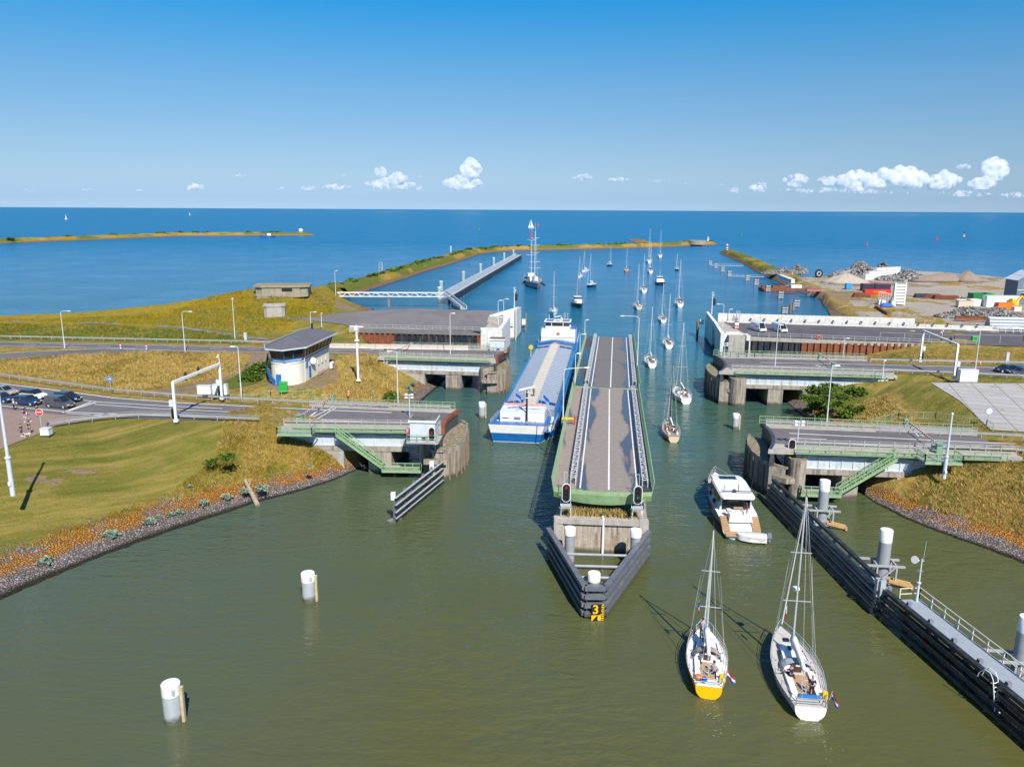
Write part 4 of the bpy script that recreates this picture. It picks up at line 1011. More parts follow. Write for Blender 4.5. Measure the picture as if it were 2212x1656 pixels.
ship_signal('oval ship signal showing a green light, right of the two on the pier', 14.1, 82.0, 4.05, ('g', 2))
sg = P(1709, 984, 5.7); ship_signal('unlit oval ship signal on the round column of the right near approach', sg.x, sg.y, 5.7, None, False)
# ------------------------------------------------------------------ quay platforms, sheet-pile walls and new concrete lock walls
def sheet_piles(label, a, b, z0, z1, mt, group='corrugated sheet-pile walls of the quays', period=1.5, depth=0.45):
    a, b = Vector((*a[:2], 0)), Vector((*b[:2], 0)); d = (b - a); L_ = d.length; d.normalize(); nr = Vector((d.y, -d.x, 0))
    k = max(1, int(round(L_ / period))); p_ = L_ / k; pts = []
    for i in range(k):
        for f, o in ((0.0, 0), (0.12, depth), (0.5, depth), (0.62, 0)): pts.append(a + d * (i + f) * p_ + nr * o)
    pts.append(b)
    m = MB(); n = len(pts)
    zz = lambda z, i: z[0] + (z[1] - z[0]) * i / (n - 1) if hasattr(z, '__len__') else z
    m.add([(p.x, p.y, zz(z0, i)) for i, p in enumerate(pts)] + [(p.x, p.y, zz(z1, i)) for i, p in enumerate(pts)], [(i, i + 1, n + i + 1, n + i) for i in range(n - 1)])
    back = [p + nr * -0.25 for p in (a, b)]
    m.add([(a.x, a.y, zz(z1, 0)), (b.x, b.y, zz(z1, n - 1)), (back[1].x, back[1].y, zz(z1, n - 1)), (back[0].x, back[0].y, zz(z1, 0))], [(0, 1, 2, 3)])
    return one(m, 'sheet_pile_wall', mt, label, 'sheet piling', group)
qL = [v.copy() for v in platL]
m = MB(); m.sheet([(v.x, v.y) for v in qL], ZR + 0.01); o = m.build('quay_paving', ASPHP); tag(o, kind='structure')
f0, f1 = Vector((-44.5, 207.2)), Vector((-8.3, 203.0))
m = MB(); m.prism([(-8.2, 203.2), (-3.4, 203.0), (-2.6, 243.5), (-30.5, 248.5), (-40, 246), (-44, 207.6)], -1.5, ZR - 0.02); o = m.build('quay', CONCG); tag(o, kind='structure')
m = MB()
c0, c1, c2 = f0.lerp(f1, 0.0), f0.lerp(f1, 0.36), f0.lerp(f1, 0.972)
sheet_piles('rust-brown sheet-pile wall at the land end of the left quay', c0, c1, (4.6, 1.2), 5.6, RUST)
sheet_piles('black sheet-pile wall under the left quay platform', c1, c2, -1, 5.6, PILEDK)
sheet_piles('single rust-brown sheet pile beside the white concrete block, left quay', c2, f1, -1, 5.75, RUST, period=1.0)
m.beam(*[tuple(Vector((*f0.lerp(f1, q_), 6.2)) + Vector((0, -.1, 0))) for q_ in (.1, 1)], 0.7, 1.15); o = one(m, 'quay_beam', ASPHP, 'grey capping beam along the top of the left sheet-pile wall', 'beam')
t = thing('quay_railing', 'thin steel handrail along the front of the left quay platform', 'railing', (f0.x, f0.y, ZR), local=False)
m = MB(); m.rail([(f0.x + 4, f0.y - .2, ZR), (f1.x, f1.y - .2, ZR)], 1.05, 2.2, 0.03, 2); m.build('rails', GALV, t)
lw = thing('lock_wall', 'new white concrete lock wall with stepped wings, left bank', 'lock wall', (-3, 215, 0), local=False)
m = MB(); m.prism([(-8.35, 203.2), (-2.7, 202.8), (-2.75, 203.7), (-8.3, 204.1)], -2, 7.55); m.build('front_wall', CONCW, lw)
m = MB(); m.prism([(-2.7, 202.8), (-1.8, 209), (-.57, 218.2), (-1.5, 218.6), (-3.6, 203.6)], -2, [7.55, 8.0, 8.65, 8.65, 7.55]); m.build('channel_wall', CONCW, lw)
m = MB(); m.prism([(-6.8, 230.6), (-.5, 230.26), (1.26, 230.32), (2.77, 243.7), (1.5, 244), (.2, 231.6), (-6.8, 231.9)], -2, [7.2, 8.9, 9.3, 8.2, 8.2, 9.3, 7.2]); m.build('gate_wall', CONCW, lw)
m = MB(); m.box((1.0, 229.9, 4.3), (0.35, 0.5, 9.6)); m.box((-.75, 218.0, 4.2), (0.3, 0.4, 8.8)); m.build('guide_rail', GALV, lw)
m = MB(); m.box((-5.6, 224, 6.9), (3, 11, .3)); m.build('recess_floor', CONCG, lw)
m = MB(); m.box((3.6, 246, 3.2), (1.1, 1.6, 1.6)); m.build('light_box', WHITE, lw)
m = MB(); m.box((4.4, 246.6, 2.0), (0.5, 0.5, 8)); m.box((3.7, 246.6, 1.4), (1.8, .3, .4)); m.build('fender_pile', OLDWOOD, lw)
m = MB(); m.box((-.45, 229.95, 4.7), (1.3, .2, 1.2)); m.build('gauge_plate', PALEGREY, lw)

qR = [(60.8, 196.2), (84.9, 190.6), (98, 187.5), (150, 178), (200, 172), (210, 208), (131, 219), (60.5, 222.6)]
m = MB(); m.sheet(qR, ZR + 0.012); o = m.build('quay_paving', ASPHD); tag(o, kind='structure')
m = MB(); m.prism([(55.5, 197.2), (60.8, 196.3), (97, 188.5), (97, 216), (60, 222.6), (58, 222.8)], -1.5, ZR - 0.02); o = m.build('quay', CONCG); tag(o, kind='structure')
g0, g1, g2 = Vector((59.6, 196.4)), Vector((72.6, 193.4)), Vector((99.5, 187.1))
sheet_piles('blackened sheet-pile wall below the two vans, right quay', g0, g1, -1, 5.75, PILEDK)
sheet_piles('orange-rusted sheet-pile wall sinking into the grass, right quay', g1, g2, (-1, 5.0), (5.75, 6.7), RUST)
m = MB(); m.beam((g0.x, g0.y + .2, 6.25), (g2.x, g2.y + .25, 6.25), 0.7, 1.0); one(m, 'quay_beam', CONCG, 'grey capping beam along the top of the right sheet-pile wall', 'beam')
t = thing('quay_railing', 'double steel handrail in front of the two vans on the right quay', 'railing', (g0.x, g0.y, ZR), local=False)
m = MB(); m.rail([(g0.x + .4, g0.y, ZR), (g1.x, g1.y, ZR), (g2.x + 12, g2.y - 2.4, ZR)], 1.05, 2.5, 0.035, 2); m.build('rails', GALV, t)
lb = thing('lifebuoy', 'orange lifebuoy hung on the right quay handrail', 'lifebuoy', (76.5, 192.2, ZR + .55))
m = MB(); rg = [[Vector(((.42 + .12 * math.cos(b)) * math.cos(a), .12 * math.sin(b), (.42 + .12 * math.cos(b)) * math.sin(a))) for b in [6.283 * j / 6 for j in range(6)]] for a in [6.283 * i / 14 for i in range(15)]]
m.loft(rg, cap=False); m.build('ring', ORANGE, lb, smooth=True)
rw = thing('lock_wall', 'new white concrete lock wall with a long parapet behind the vans, right bank', 'lock wall', (57, 215, 0), local=False)
m = MB(); m.prism([(54.0, 199.6), (55.9, 212.2), (56.5, 212.2), (55.2, 199.4)], -2, [7.0, 7.35, 7.35, 7.0]); m.prism([(56.9, 219.6), (58.9, 236), (59.7, 236), (57.8, 219.6)], -2, [7.5, 8.0, 8.0, 7.5]); m.prism([(55.9, 212.2), (57, 219.6), (57.8, 219.6), (56.6, 212.2)], [5.6, 6.0, 6.0, 5.6], [7.35, 7.5, 7.5, 7.35]); m.build('channel_wall', CONCW, rw)
m = MB(); m.prism([(56.9, 212), (58, 219.6), (58.6, 219.6), (57.5, 212)], -2, 5.9); m.add([(56.3, 213, 5.5), (57.2, 219.4, 5.9), (57.6, 219.4, 2.4), (57.0, 216, -1)], [(0, 1, 2, 3)]); m.build('gate_recess', CONCW, rw)
m = MB(); m.prism([(54.0, 199.6), (59.7, 199.0), (59.8, 199.9), (54.2, 200.5)], -2, 7.0); m.prism([(59.7, 196.1), (60.7, 196.0), (60.8, 199.8), (59.7, 199.9)], -2, 7.0); m.build('front_wall', CONCW, rw)
m = MB(); m.box((57.6, 201.6, 6.9), (3.6, 2.6, .2)); m.build('top_slab', CONCW, rw)
pa, pb, pc = Vector((59.4, 223.9)), Vector((111.5, 214.6)), Vector((131, 211.2))
m = MB(); dd = (pb - pa).normalized()
m.beam((pa.x, pa.y, 8.05), (pb.x, pb.y, 8.05), 0.5, 2.2); m.beam((pa.x, pa.y - .15, 7.1), (pc.x, pc.y - .15, 7.1), 0.5, 1.1); m.build('parapet', CONCW, rw)
m = MB()
for i in range(10): p = pa.lerp(pb, i / 9.0); m.box((p.x, p.y - .27, 8.05), (0.06, 0.05, 2.2), rz=math.atan2(dd.y, dd.x))
m.build('joint', CONCG, rw)
for i in range(18):
    p = pa.lerp(pc, (i + 1.4) / 19.5); b = thing('bollard', 'black mooring bollard against the white parapet behind the vans', 'bollard', (p.x, p.y - .75, 7.3), 0, 'row of bollards along the right parapet')
    m = MB(); m.lathe((0, 0, 0), [(.2, 0), (.16, .1), (.16, .45), (.3, .55), (.3, .72), (.05, .78)], 10); m.build('post', BLACKM, b)
t = thing('quay_railing', 'steel handrail standing in front of the white parapet, right bank', 'railing', (pa.x, pa.y, ZR), local=False)
m = MB(); m.rail([(pa.x + 2, pa.y - 2.0, ZR), (pc.x + 4, pc.y - 2.6, ZR)], 1.0, 2.4, 0.04, 2); m.build('rails', GALV, t)
m = MB(); m.beam((pa.x + 2, pa.y - 2.4, ZR + .2), (pc.x, pc.y - 2.9, ZR + .2), .35, .4); m.build('kerb', CONCW, t)
rp = thing('ramp_railing', 'white-railed pit at the right end of the long parapet', 'railing', (134, 211, ZR), local=False)
m = MB(); m.rail([(131, 211, ZR), (146, 203, ZR), (129, 205, ZR)], 1.1, 2.0, 0.05, 2); m.build('rails', WHITE, rp)
m = MB(); m.box((136, 206.2, ZR + .03), (10, 2.5, .05), rz=-.4); m.build('pit_floor', DARKST, rp)
bx = thing('signal_box', 'red and white striped box on the white lock wall', 'cabinet', (60.8, 209.6, ZR))
m = MB(); m.box((0, 0, 1.35), (1.0, .8, .9)); m.box((0, 0, .45), (1.0, .8, .26)); m.build('white_band', WHITE, bx)
m = MB(); m.box((0, 0, .16), (1.02, .82, .32)); m.box((0, 0, .74), (1.02, .82, .34)); m.build('red_band', REDP, bx)
m = MB(); m.box((0, 0, 1.84), (1.1, .9, .08)); m.build('roof', DARKST, bx)
tw = thing('ladder_cage', 'grey caged ladder standing on the parapet behind the vans', 'ladder', (64.4, 221.2, ZR))
m = MB()
for sx in (-.4, .4):
    for sy in (-.4, .4): m.beam((sx, sy, 0), (sx, sy, 3.4), .07, .07)
for i in range(12): m.beam((-.4, -.4, .3 + i * .28), (.4, -.4, .3 + i * .28), .05, .05)
m.beam((-.4, .4, .2), (.4, .4, 1.8), .05, .05); m.beam((.4, .4, 1.8), (-.4, .4, 3.3), .05, .05); m.build('frame', GALV, tw)
# low channel fender piles left of the right lock wall
fp = thing('fender_pile', 'dark fender piles at the harbour corner of the right lock wall', 'pile', (57.3, 238, 0), local=False)
m = MB()
for i in range(4): m.box((56.9 + i * .2, 236.8 + i * 1.1, 1.6), (.5, .5, 6))
m.beam((56.7, 236.5, 2.6), (57.4, 240.5, 2.6), .35, .4); m.build('piles', OLDWOOD, fp)
m = MB(); m.box((58.2, 238, 4.6), (1.1, 1.3, 1.4)); m.build('light_box', WHITE, fp)

# ------------------------------------------------------------------ control building
cb = thing('control_building', 'bridge keeper control building, cream walls, slanted window band and grey roof', 'building', (-41.2, 140.6, 6.75), R(-5.8))
def foot(w_, yf, yb, n=14):
    return [(-w_ * math.cos(math.pi * i / n), -yf * math.sin(math.pi * i / n)) for i in range(n + 1)] + [(w_, yb), (-w_, yb)]
def foct(w_, yf, yb): return [(-w_, 0), (-w_ * .55, -yf * .82), (0.25 * w_ , -yf), (w_ * .97, -yf * .28), (w_, yb), (-w_, yb)]
m = MB(); m.prism(foot(2.95, 3.4, 13.9), -.4, 4.0); m.build('wall', CREAM, cb)
m = MB(); m.prism(foot(3.05, 3.5, 14.0), 3.95, 4.15); m.build('cornice', WHITE, cb)
lo, hi = foct(3.0, 3.45, 13.95), foct(3.65, 4.4, 15.0)
def band(m, z0, z1, k0, k1, ins=0.0):
    f = lambda k: [Vector((a[0] + (b[0] - a[0]) * k, a[1] + (b[1] - a[1]) * k, 0)) for a, b in zip(lo, hi)]
    A_, B_ = f(k0), f(k1); n = len(A_)
    for p in A_: p.z = z0
    for p in B_: p.z = z1
    m.add(A_ + B_, [(i, (i + 1) % n, n + (i + 1) % n, n + i) for i in range(n)])
m = MB(); band(m, 4.15, 4.75, 0.0, .22); m.build('sill_band', PALEGREY, cb)
m = MB(); band(m, 4.75, 6.75, .2, .95); m.build('window_band', GLASS, cb)
def bpt(i, t_, k): 
    n = len(lo); a = Vector(lo[i]).lerp(Vector(lo[(i + 1) % n]), t_); b = Vector(hi[i]).lerp(Vector(hi[(i + 1) % n]), t_); p = a.lerp(b, k); return p
m = MB(); m2 = MB()
for i in range(6):
    nseg = (2, 2, 2, 8, 4, 8)[i]
    for j in range(nseg):
        p, q_ = bpt(i, j / nseg, .22), bpt(i, j / nseg, .97)
        (m if i < 3 else m2).beam((p.x, p.y, 4.7), (q_.x, q_.y, 6.8), .14 if i < 3 else .09, .14)
for z, k in ((4.78, .24), (4.3, .08), (6.72, .95)):
    for i in range(3):
        p, q_ = bpt(i, 0, k), bpt(i, 1, k); m.beam((p.x, p.y, z), (q_.x, q_.y, z), .13, .13)
    for i in range(3, 6):
        p, q_ = bpt(i, 0, k), bpt(i, 1, k); m2.beam((p.x, p.y, z), (q_.x, q_.y, z), .1, .1)
m.build('window_frame', BLUEP, cb); m2.build('side_window_frame', DARKST, cb)
ROOFM = paint('grey_roof_felt', (0.12, 0.115, 0.125), 0.7, 0.1, scale=.6)
ev = foct(4.35, 5.2, 15.9); m = MB()
ev3 = [Vector((x, y, 6.85)) for x, y in ev]; evl = [Vector((x, y, 6.68)) for x, y in ev]
rg0, rg1 = Vector((-.1, .8, 8.15)), Vector((-.1, 13.2, 8.15)); n = 6
vs = evl + ev3 + [rg0, rg1]
fs = [tuple(range(6))[::-1]] + [(i, (i + 1) % 6, 6 + (i + 1) % 6, 6 + i) for i in range(6)] + [(6, 7, 12), (7, 8, 12), (8, 9, 12), (9, 10, 13, 12), (10, 11, 13), (11, 6, 12, 13)]
m.add(vs, fs); rf = m.build('roof', ROOFM, cb)
m = MB(); m.tube((.3, 12.3, 7.7), (.3, 12.3, 9.1), .22, n=10); m.build('chimney', BLACKM, rf)
m = MB()
for i in (1, 2, 3): m.beam(ev3[i] + Vector((0, 0, .0)), rg0 + Vector((0, 0, .01)), .04, .04)
m.beam(rg0, rg1, .12, .06); m.build('ridge_seam', MIDGREY, rf)
m = MB(); pts = [v + Vector((0, 0, -.1)) for v in ev3]
for i in range(6): m.beam(pts[i], pts[(i + 1) % 6], .1, .24)
m.build('gutter', PALEGREY, rf)
for (x, y, a, w_, h, z, nm) in ((-.55, -3.42, .14, .95, 2.05, 0, 'door'), (2.98, 2.9, R(90), .95, 2.1, .35, 'door')):
    m = MB(); m.box((x, y, z + h / 2), (w_, .14, h), rz=a); d_ = m.build(nm, BLUEP, cb)
    m = MB(); m.box((x + (.32 if a < 1 else .1), y - (.1 if a < 1 else .3), z + h * .5), (.06, .08, .18), rz=a); m.build('handle', GALV, d_)
m = MB(); m.box((2.98, 1.5, 2.9), (.12, .75, .95)); m.build('window', BLUEP, cb)
for i in range(4):
    m = MB(); m.box((2.98, 5.4 + i * 2.1, 2.35), (.1, .42, .85)); wn = m.build('window', CREAM, cb)
    m = MB(); m.box((3.02, 5.4 + i * 2.1, 1.88), (.16, .55, .08)); m.build('sill', MIDGREY, wn)
m = MB(); m.tube((3.0, 3.9, 3.35), (3.5, 3.5, 3.35), .62, .62, n=16); m.build('satellite_dish', WHITE, cb, smooth=40)
m = MB(); m.tube((3.08, .2, 4.1), (3.7, -.2, 7.0), .06); m.tube((3.05, .15, 0), (3.05, .15, 4.1), .05); m.build('downpipe', WHITE, cb)
m = MB(); sp = []
for i in range(17):
    a = R(178) - R(66) * i / 16; r_ = 3.95
    z = 4.0 - 4.1 * i / 16; ang = R(180) + R(72) * i / 16
    c = Vector((math.cos(ang) * 3.75, math.sin(ang) * 4.1 + 1.3, z)); sp.append(c)
    m.box(c, (1.05, .3, .06), rz=ang)
m.build('stair_treads', OLDWOOD, cb)
m = MB(); out = [c + Vector((math.cos(R(180) + R(72) * i / 16) * .55, math.sin(R(180) + R(72) * i / 16) * .55, 0)) for i, c in enumerate(sp)]
m.rail(out, 1.0, 1.0, .035, 3, .04); m.pipe(out, .07); m.build('stair_railing', BLUEP, cb)
m = MB()
for i in range(8): m.cm = i % 2; m.box((3.9, 5.2 + i * .45, .75), (.08, .45, .28))
bb = m.build('striped_board', [REDP, WHITE], None); bb.location = cb.location; bb.rotation_euler = cb.rotation_euler
tag(bb, 'red and white striped board leaning by the control building wall', 'barrier board')
gc = thing('utility_cabinet', 'bright green metal cabinet beside the blue door of the control building', 'cabinet', (-40.1, 133.2, 6.6), R(10))
m = MB(); m.box((0, 0, .75), (1.35, 1.1, 1.5)); m.build('body', paint('cabinet_green', (0.02, 0.34, 0.05), .45, .08), gc)
m = MB(); m.prism([(-.72, -.6), (.72, -.6), (.72, .6), (-.72, .6)], 1.5, [1.55, 1.55, 1.75, 1.75]); m.build('lid', MT['cabinet_green'], gc)
ac = thing('heat_pump', 'white heat pump unit by the far corner of the control building', 'machine', (-35.9, 152.2, 6.8), R(84)); m = MB(); m.box((0, 0, .8), (1.2, .5, 1.2)); m.build('housing', WHITE, ac); m = MB(); m.tube((0, -.26, .8), (0, -.29, .8), .4, n=16); m.build('fan_grille', MIDGREY, ac)
# cabins at the bridge ends
def cabin(label, x, y, z, rz, roofm, w_=3.4, d_=2.6, h=2.7, sig=False):
    t = thing('bridge_cabin', label, 'cabin', (x, y, z), rz, 'pale machine cabins at the bridge ends')
    m = MB(); m.box((0, 0, h / 2), (w_, d_, h)); m.build('wall', PALEGREY, t)
    m = MB(); m.box((0, 0, h + .14), (w_ + .35, d_ + .35, .3)); f = m.build('roof', WHITE, t)
    m = MB(); m.box((0, 0, h + .3), (w_ + .2, d_ + .2, .06)); m.build('roof_cover', roofm, f)
    m = MB(); m.box((0, 0, -.12), (w_ + 1.0, d_ + .8, .2)); m.build('floor', CONCG, t)
    m = MB(); m.box((w_ * .05, -d_ / 2 - .01, .45), (.55, .06, .32)); m.build('vent', BLACKM, t)
    m = MB(); m.rail([(-w_ / 2 - .4, -d_ / 2 - .3, 0), (w_ / 2 + .4, -d_ / 2 - .3, 0)], 1.0, 1.4, .03, 2); m.build('railing', GREENR, t)
    return t
MOSSY = paint('mossy_roof_felt', (0.1, 0.095, 0.1), .9, .3, scale=1.2, dirt=(.3, .25, .08), dirt_amt=.8)
cabin('pale blue-grey cabin with a mossy flat roof and a ship signal, left near approach', -12.25, 105.1, 6.55, R(-4), MOSSY, 3.5, 3.0, 2.75)
cabin('pale cabin with a brown roof at the end of the left far approach', -3.3, 174.6, 6.75, R(-6), paint('brown_roof', (.15, .1, .075), .85, .25), 3.3, 2.6, 2.5)
cq = ship_signal('oval ship signal with a dark red lamp mounted on the pale cabin wall', -11.05, 103.45, 6.55, ('r', 1), False, R(-4), 2.0)
kiosk = thing('lifebuoy_cabinet', 'pink-red round lifebuoy holder beside the pale cabin of the left near approach', 'cabinet', (-14.35, 104.6, 7.2)); m = MB(); m.tube((0, 0, .5), (-.3, 0, .5), .55, n=16); m.build('cover', paint('faded_pink', (.6, .12, .2), .5, .1), kiosk)

# ------------------------------------------------------------------ timber and steel guide fenders, walkway and dolphins lower right
rf_ = thing('guide_fender', 'long black multi-rail guide fender leading away from the right near pier', 'fender', (34, 82, 0), local=False)
A0, A1 = Vector((34.4, 98.4, 0)), Vector((35.4, 68.6, 0))
B0, B1 = Vector((35.7, 68.8, 0)), Vector((38.6, 44.0, 0))
BLK = paint('black_fender_rail', (0.02, 0.022, 0.026), .35, .2, dirt=(.2, .18, .16), dirt_amt=.3)
for i, (z, o) in enumerate(((3.1, .5), (2.35, .0), (1.7, -.25), (1.05, -.4), (.35, -.5))):
    m = MB(); oo = Vector((o, 0, z)); m.beam(A0 + oo, A1 + oo, .42, .3); m.build('rail', BLK, rf_)
    if i: 
        m = MB(); m.beam(A0 + oo + Vector((.24, 0, .17)), A1 + oo + Vector((.24, 0, .17)), .22, .1); m.build('steel_wale', paint('weathered_steel_wale', (.52, .48, .42), .6, .15), rf_)
for i in range(9):
    p = A0.lerp(A1, i / 8.0); m = MB(); m.beam(p + Vector((.55, 0, 3.0)), p + Vector((-.2, 0, -.8)), .28, .3); m.build('post', MIDGREY, rf_)
rf2 = thing('guide_fender', 'black guide fender carrying the grey walkway, lower right corner', 'fender', (37, 56, 0), local=False)
for z, o in ((2.62, .1), (1.95, -.1), (1.25, -.3), (.5, -.45)):
    m = MB(); oo = Vector((o, 0, z)); m.beam(B0 + oo, B1 + oo, .5, .34); m.build('rail', BLK, rf2)
for i in range(9):
    p = B0.lerp(B1, i / 8.0); m = MB(); m.beam(p + Vector((.7, 0, 2.9)), p + Vector((.4, 0, -.8)), .35, .35); m.build('post', MIDGREY, rf2)
for p in (B0 + Vector((-.3, .2, 0)), A1 + Vector((.2, .1, 0))):
    m = MB(); m.box(p + Vector((0, 0, 2.3)), (.5, .5, 2.6)); m.build('end_post', GALV, rf2)
wk = thing('walkway', 'grey grating walkway with a handrail behind the black fender', 'walkway', (38.5, 58, 2.4), local=False)
w0, w1, w2, w3 = P(1934, 1292, 2.6), P(1963, 1288, 2.6), P(2330, 1585, 2.6), P(2300, 1610, 2.6)
dW = Vector((2.95, -24.5, 0)).normalized(); wn_ = Vector((1.95, 0.2, 0)); s0 = Vector((36.45, 66.9, 2.5)); s1 = s0 + dW * 27
GRATE = paint('grey_walkway_grating', (.3, .33, .36), .6, .06)
m = MB()
for i in range(14): a, b = s0.lerp(s1, i / 14 + .001), s0.lerp(s1, (i + 1) / 14 - .001); m.prism([tuple(q_[:2]) for q_ in (a, b, b + wn_, a + wn_)], 2.42, 2.52)
m.build('deck', GRATE, wk)
m = MB(); 
for o in (Vector((0, 0, 0)), wn_): m.beam(s0 + o + Vector((0, 0, -.2)), s1 + o + Vector((0, 0, -.2)), .14, .3)
for i in range(7): p = s0.lerp(s1, i / 6.5); m.tube(p + wn_ * .5 + Vector((0, 0, -.3)), p + wn_ * .5 + Vector((0, 0, -4)), .2)
m.build('frame', MIDGREY, wk)
m = MB(); m.rail([s0 + Vector((0, .05, .02)), s0 + wn_ + Vector((0, .05, .02)), s1 + wn_], 1.1, 1.85, .035, 2, .045); m.build('railing', paint('handrail_cream', (.62, .6, .52), .5, .08), wk)
ld = thing('ladder', 'white ladder hooked over the black fender beside the grey walkway', 'ladder', tuple(P(2112, 1545, 0)), R(20))
p = P(2112, 1552, 0.2); ld.location = (37.3, 53.2, 0)
m = MB()
for sx in (-.25, .25): m.beam((sx, -.4, .1), (sx, .25, 3.1), .06, .06); m.pipe([(sx, .25, 3.1), (sx, .5, 3.45), (sx, 1.0, 3.5), (sx, 1.4, 3.0), (sx, 1.5, 2.6)], .03)
for i in range(9): f = i / 9.0; m.beam((-.25, -.4 + .65 * f, .2 + 2.9 * f), (.25, -.4 + .65 * f, .2 + 2.9 * f), .05, .05)
m.build('rungs', WHITE, ld)
def dolphin(label, x, y, h, r=.62):
    t = thing('dolphin', label, 'mooring pile', (x, y, 0), R(-7), 'tall grey dolphins behind the right guide fender')
    m = MB(); m.tube((0, 0, -2), (0, 0, h * .78), r, n=24); m.build('shaft', GREYST, t, smooth=40)
    m = MB(); m.lathe((0, 0, h * .78), [(r * 1.02, 0), (r * 1.02, h * .22 - .05), (r * .96, h * .22), (.02, h * .22 + .01)], 24); m.build('cap', WHITE, t, smooth=40)
    m = MB()
    for z in (2.3, .45):
        for sy in (-.85, .85): m.beam((-2.6, sy, z), (1.9 if z > 1 else 1.2, sy, z), .2, .2)
        for sx in (-.8, 1.1): m.beam((sx, -.85, z), (sx, .85, z), .16, .16)
    for sx in (-.8, 1.1):
        for sy in (-.85, .85): m.beam((sx, sy, .45), (sx, sy, 2.3), .16, .16)
    m.beam((-.7, -.85, .5), (1.0, -.85, 2.2), .12, .12); m.build('frame', paint('dolphin_frame_grey', (.36, .37, .38), .5, .08), t)
    m = MB()
    for sy in (-.35, .35): m.beam((.4, sy - .6, .75), (2.7, sy - .9, .35), .22, .3)
    m.box((2.6, -.95, .3), (.25, 1.0, .35)); m.build('timber', WOOD, t)
    return t
dolphin('tall white-capped grey dolphin nearest the right bridge pier', 38.35, 90.36, 5.95)
dolphin('tall white-capped grey dolphin midway along the black fender', 38.79, 75.23, 6.0)
dolphin('tall white-capped grey dolphin cut by the right edge of the picture', 42.0, 57.6, 6.0)
hp = thing('loudspeaker_mast', 'grey mast with a white horn loudspeaker and whip aerial beside the walkway', 'mast', (37.9, 66.6, 2.5))
m = MB(); m.tube((0, 0, 0), (0, 0, 1.9), .13, .1); m.tube((0, 0, 1.9), (0, 0, 4.3), .075, .06); m.tube((0, 0, 1.85), (0, 0, 1.95), .2); m.build('pole', PALEGREY, hp)
m = MB(); m.lathe((0, 0, 0), [(.04, 0), (.1, .25), (.36, .7), (.36, .74)], 14); m.v = [tuple(Matrix.Translation((-.25, -.05, 4.15)) @ (Matrix.Rotation(R(-70), 4, 'Y') @ Matrix.Rotation(R(25), 4, 'X')) @ Vector(v)) for v in m.v]; m.build('horn', WHITE, hp, smooth=40)
m = MB(); m.tube((.12, 0, 4.0), (.25, .1, 6.0), .02); m.beam((0, 0, 4.05), (.25, 0, 4.1), .05, .05); m.build('aerial', GALV, hp)
m = MB()
for i in range(8): m.beam((0, 0, 3.0), (.28 * math.cos(i * .785), .28 * math.sin(i * .785), 3.1), .02, .02)
m.build('bird_spikes', GALV, hp)
# fender on the left side
lf = thing('guide_fender', 'slanting dark four-rail guide fender in front of the left near pier', 'fender', (-12.4, 97, 0), local=False)
C0, C1 = Vector((-9.75, 104.9, 0)), Vector((-14.35, 90.6, 0))
for i, z in enumerate((3.0, 2.05, 1.1, .3)):
    m = MB(); m.beam(C0 + Vector((0, 0, z)), C1 + Vector((0, 0, z)), .34, .38); m.build('wale', BLK, lf)
    m = MB(); m.beam(C0 + Vector((.02, 0, z + .21)), C1 + Vector((.02, 0, z + .21)), .3, .05); m.build('wear_plate', GALV, lf)
for i in range(6):
    p = C0.lerp(C1, .03 + i / 5.3); m = MB(); m.box(p + Vector((-.25, 0, 1.3)), (.3, .7, 4.2)); m.build('post', FENDM, lf)
m = MB(); m.box(C1 + Vector((-.25, .3, 3.4)), (.55, .55, .9)); m.box(C0.lerp(C1, .12) + Vector((-.8, .2, 3.2)), (.6, .6, 1.1)); m.build('lamp_box', WHITE, lf)
m = MB(); m.tube(C1 + Vector((-.9, -.5, .1)), C1 + Vector((.3, 1.2, -.1)), .45, n=14); m.build('tube_float', PALEPILE, lf)
# ------------------------------------------------------------------ people (one skinned body each, clothes over it)
def skin_mesh(name, verts, edges, rad, mt, parent, sub=1):
    me = bpy.data.meshes.new(name + '_raw'); me.from_pydata([Vector(v) for v in verts], edges, [])
    o = bpy.data.objects.new(name + '_raw', me); COL.objects.link(o)
    md = o.modifiers.new('s', 'SKIN'); md.use_smooth_shade = True
    for i, r in enumerate(rad):
        s_ = me.skin_vertices[0].data[i]; s_.radius = (r, r) if not hasattr(r, '__len__') else r; s_.use_root = (i == 0)
    if sub: o.modifiers.new('u', 'SUBSURF').levels = sub
    dg = bpy.context.evaluated_depsgraph_get(); m2 = bpy.data.meshes.new_from_object(o.evaluated_get(dg))
    bpy.data.objects.remove(o); bpy.data.meshes.remove(me); m2.name = name
    m2.materials.clear(); m2.materials.append(mt)
    r = bpy.data.objects.new(name, m2); COL.objects.link(r); r.parent = parent; KIDS.setdefault(parent.name, []).append(r)
    return r
def cloth(c): 
    return paint('cloth_%02x%02x%02x' % tuple(int(q * 255) for q in c), c, .9, .1)
NAVYC, WHITEC, BLACKC, PINKC, REDC, JEAN, GREYC, ORNG = (.012, .018, .05), (.7, .7, .7), (.015, .015, .018), (.65, .4, .42), (.4, .02, .02), (.08, .15, .32), (.25, .26, .28), (.9, .2, .02)
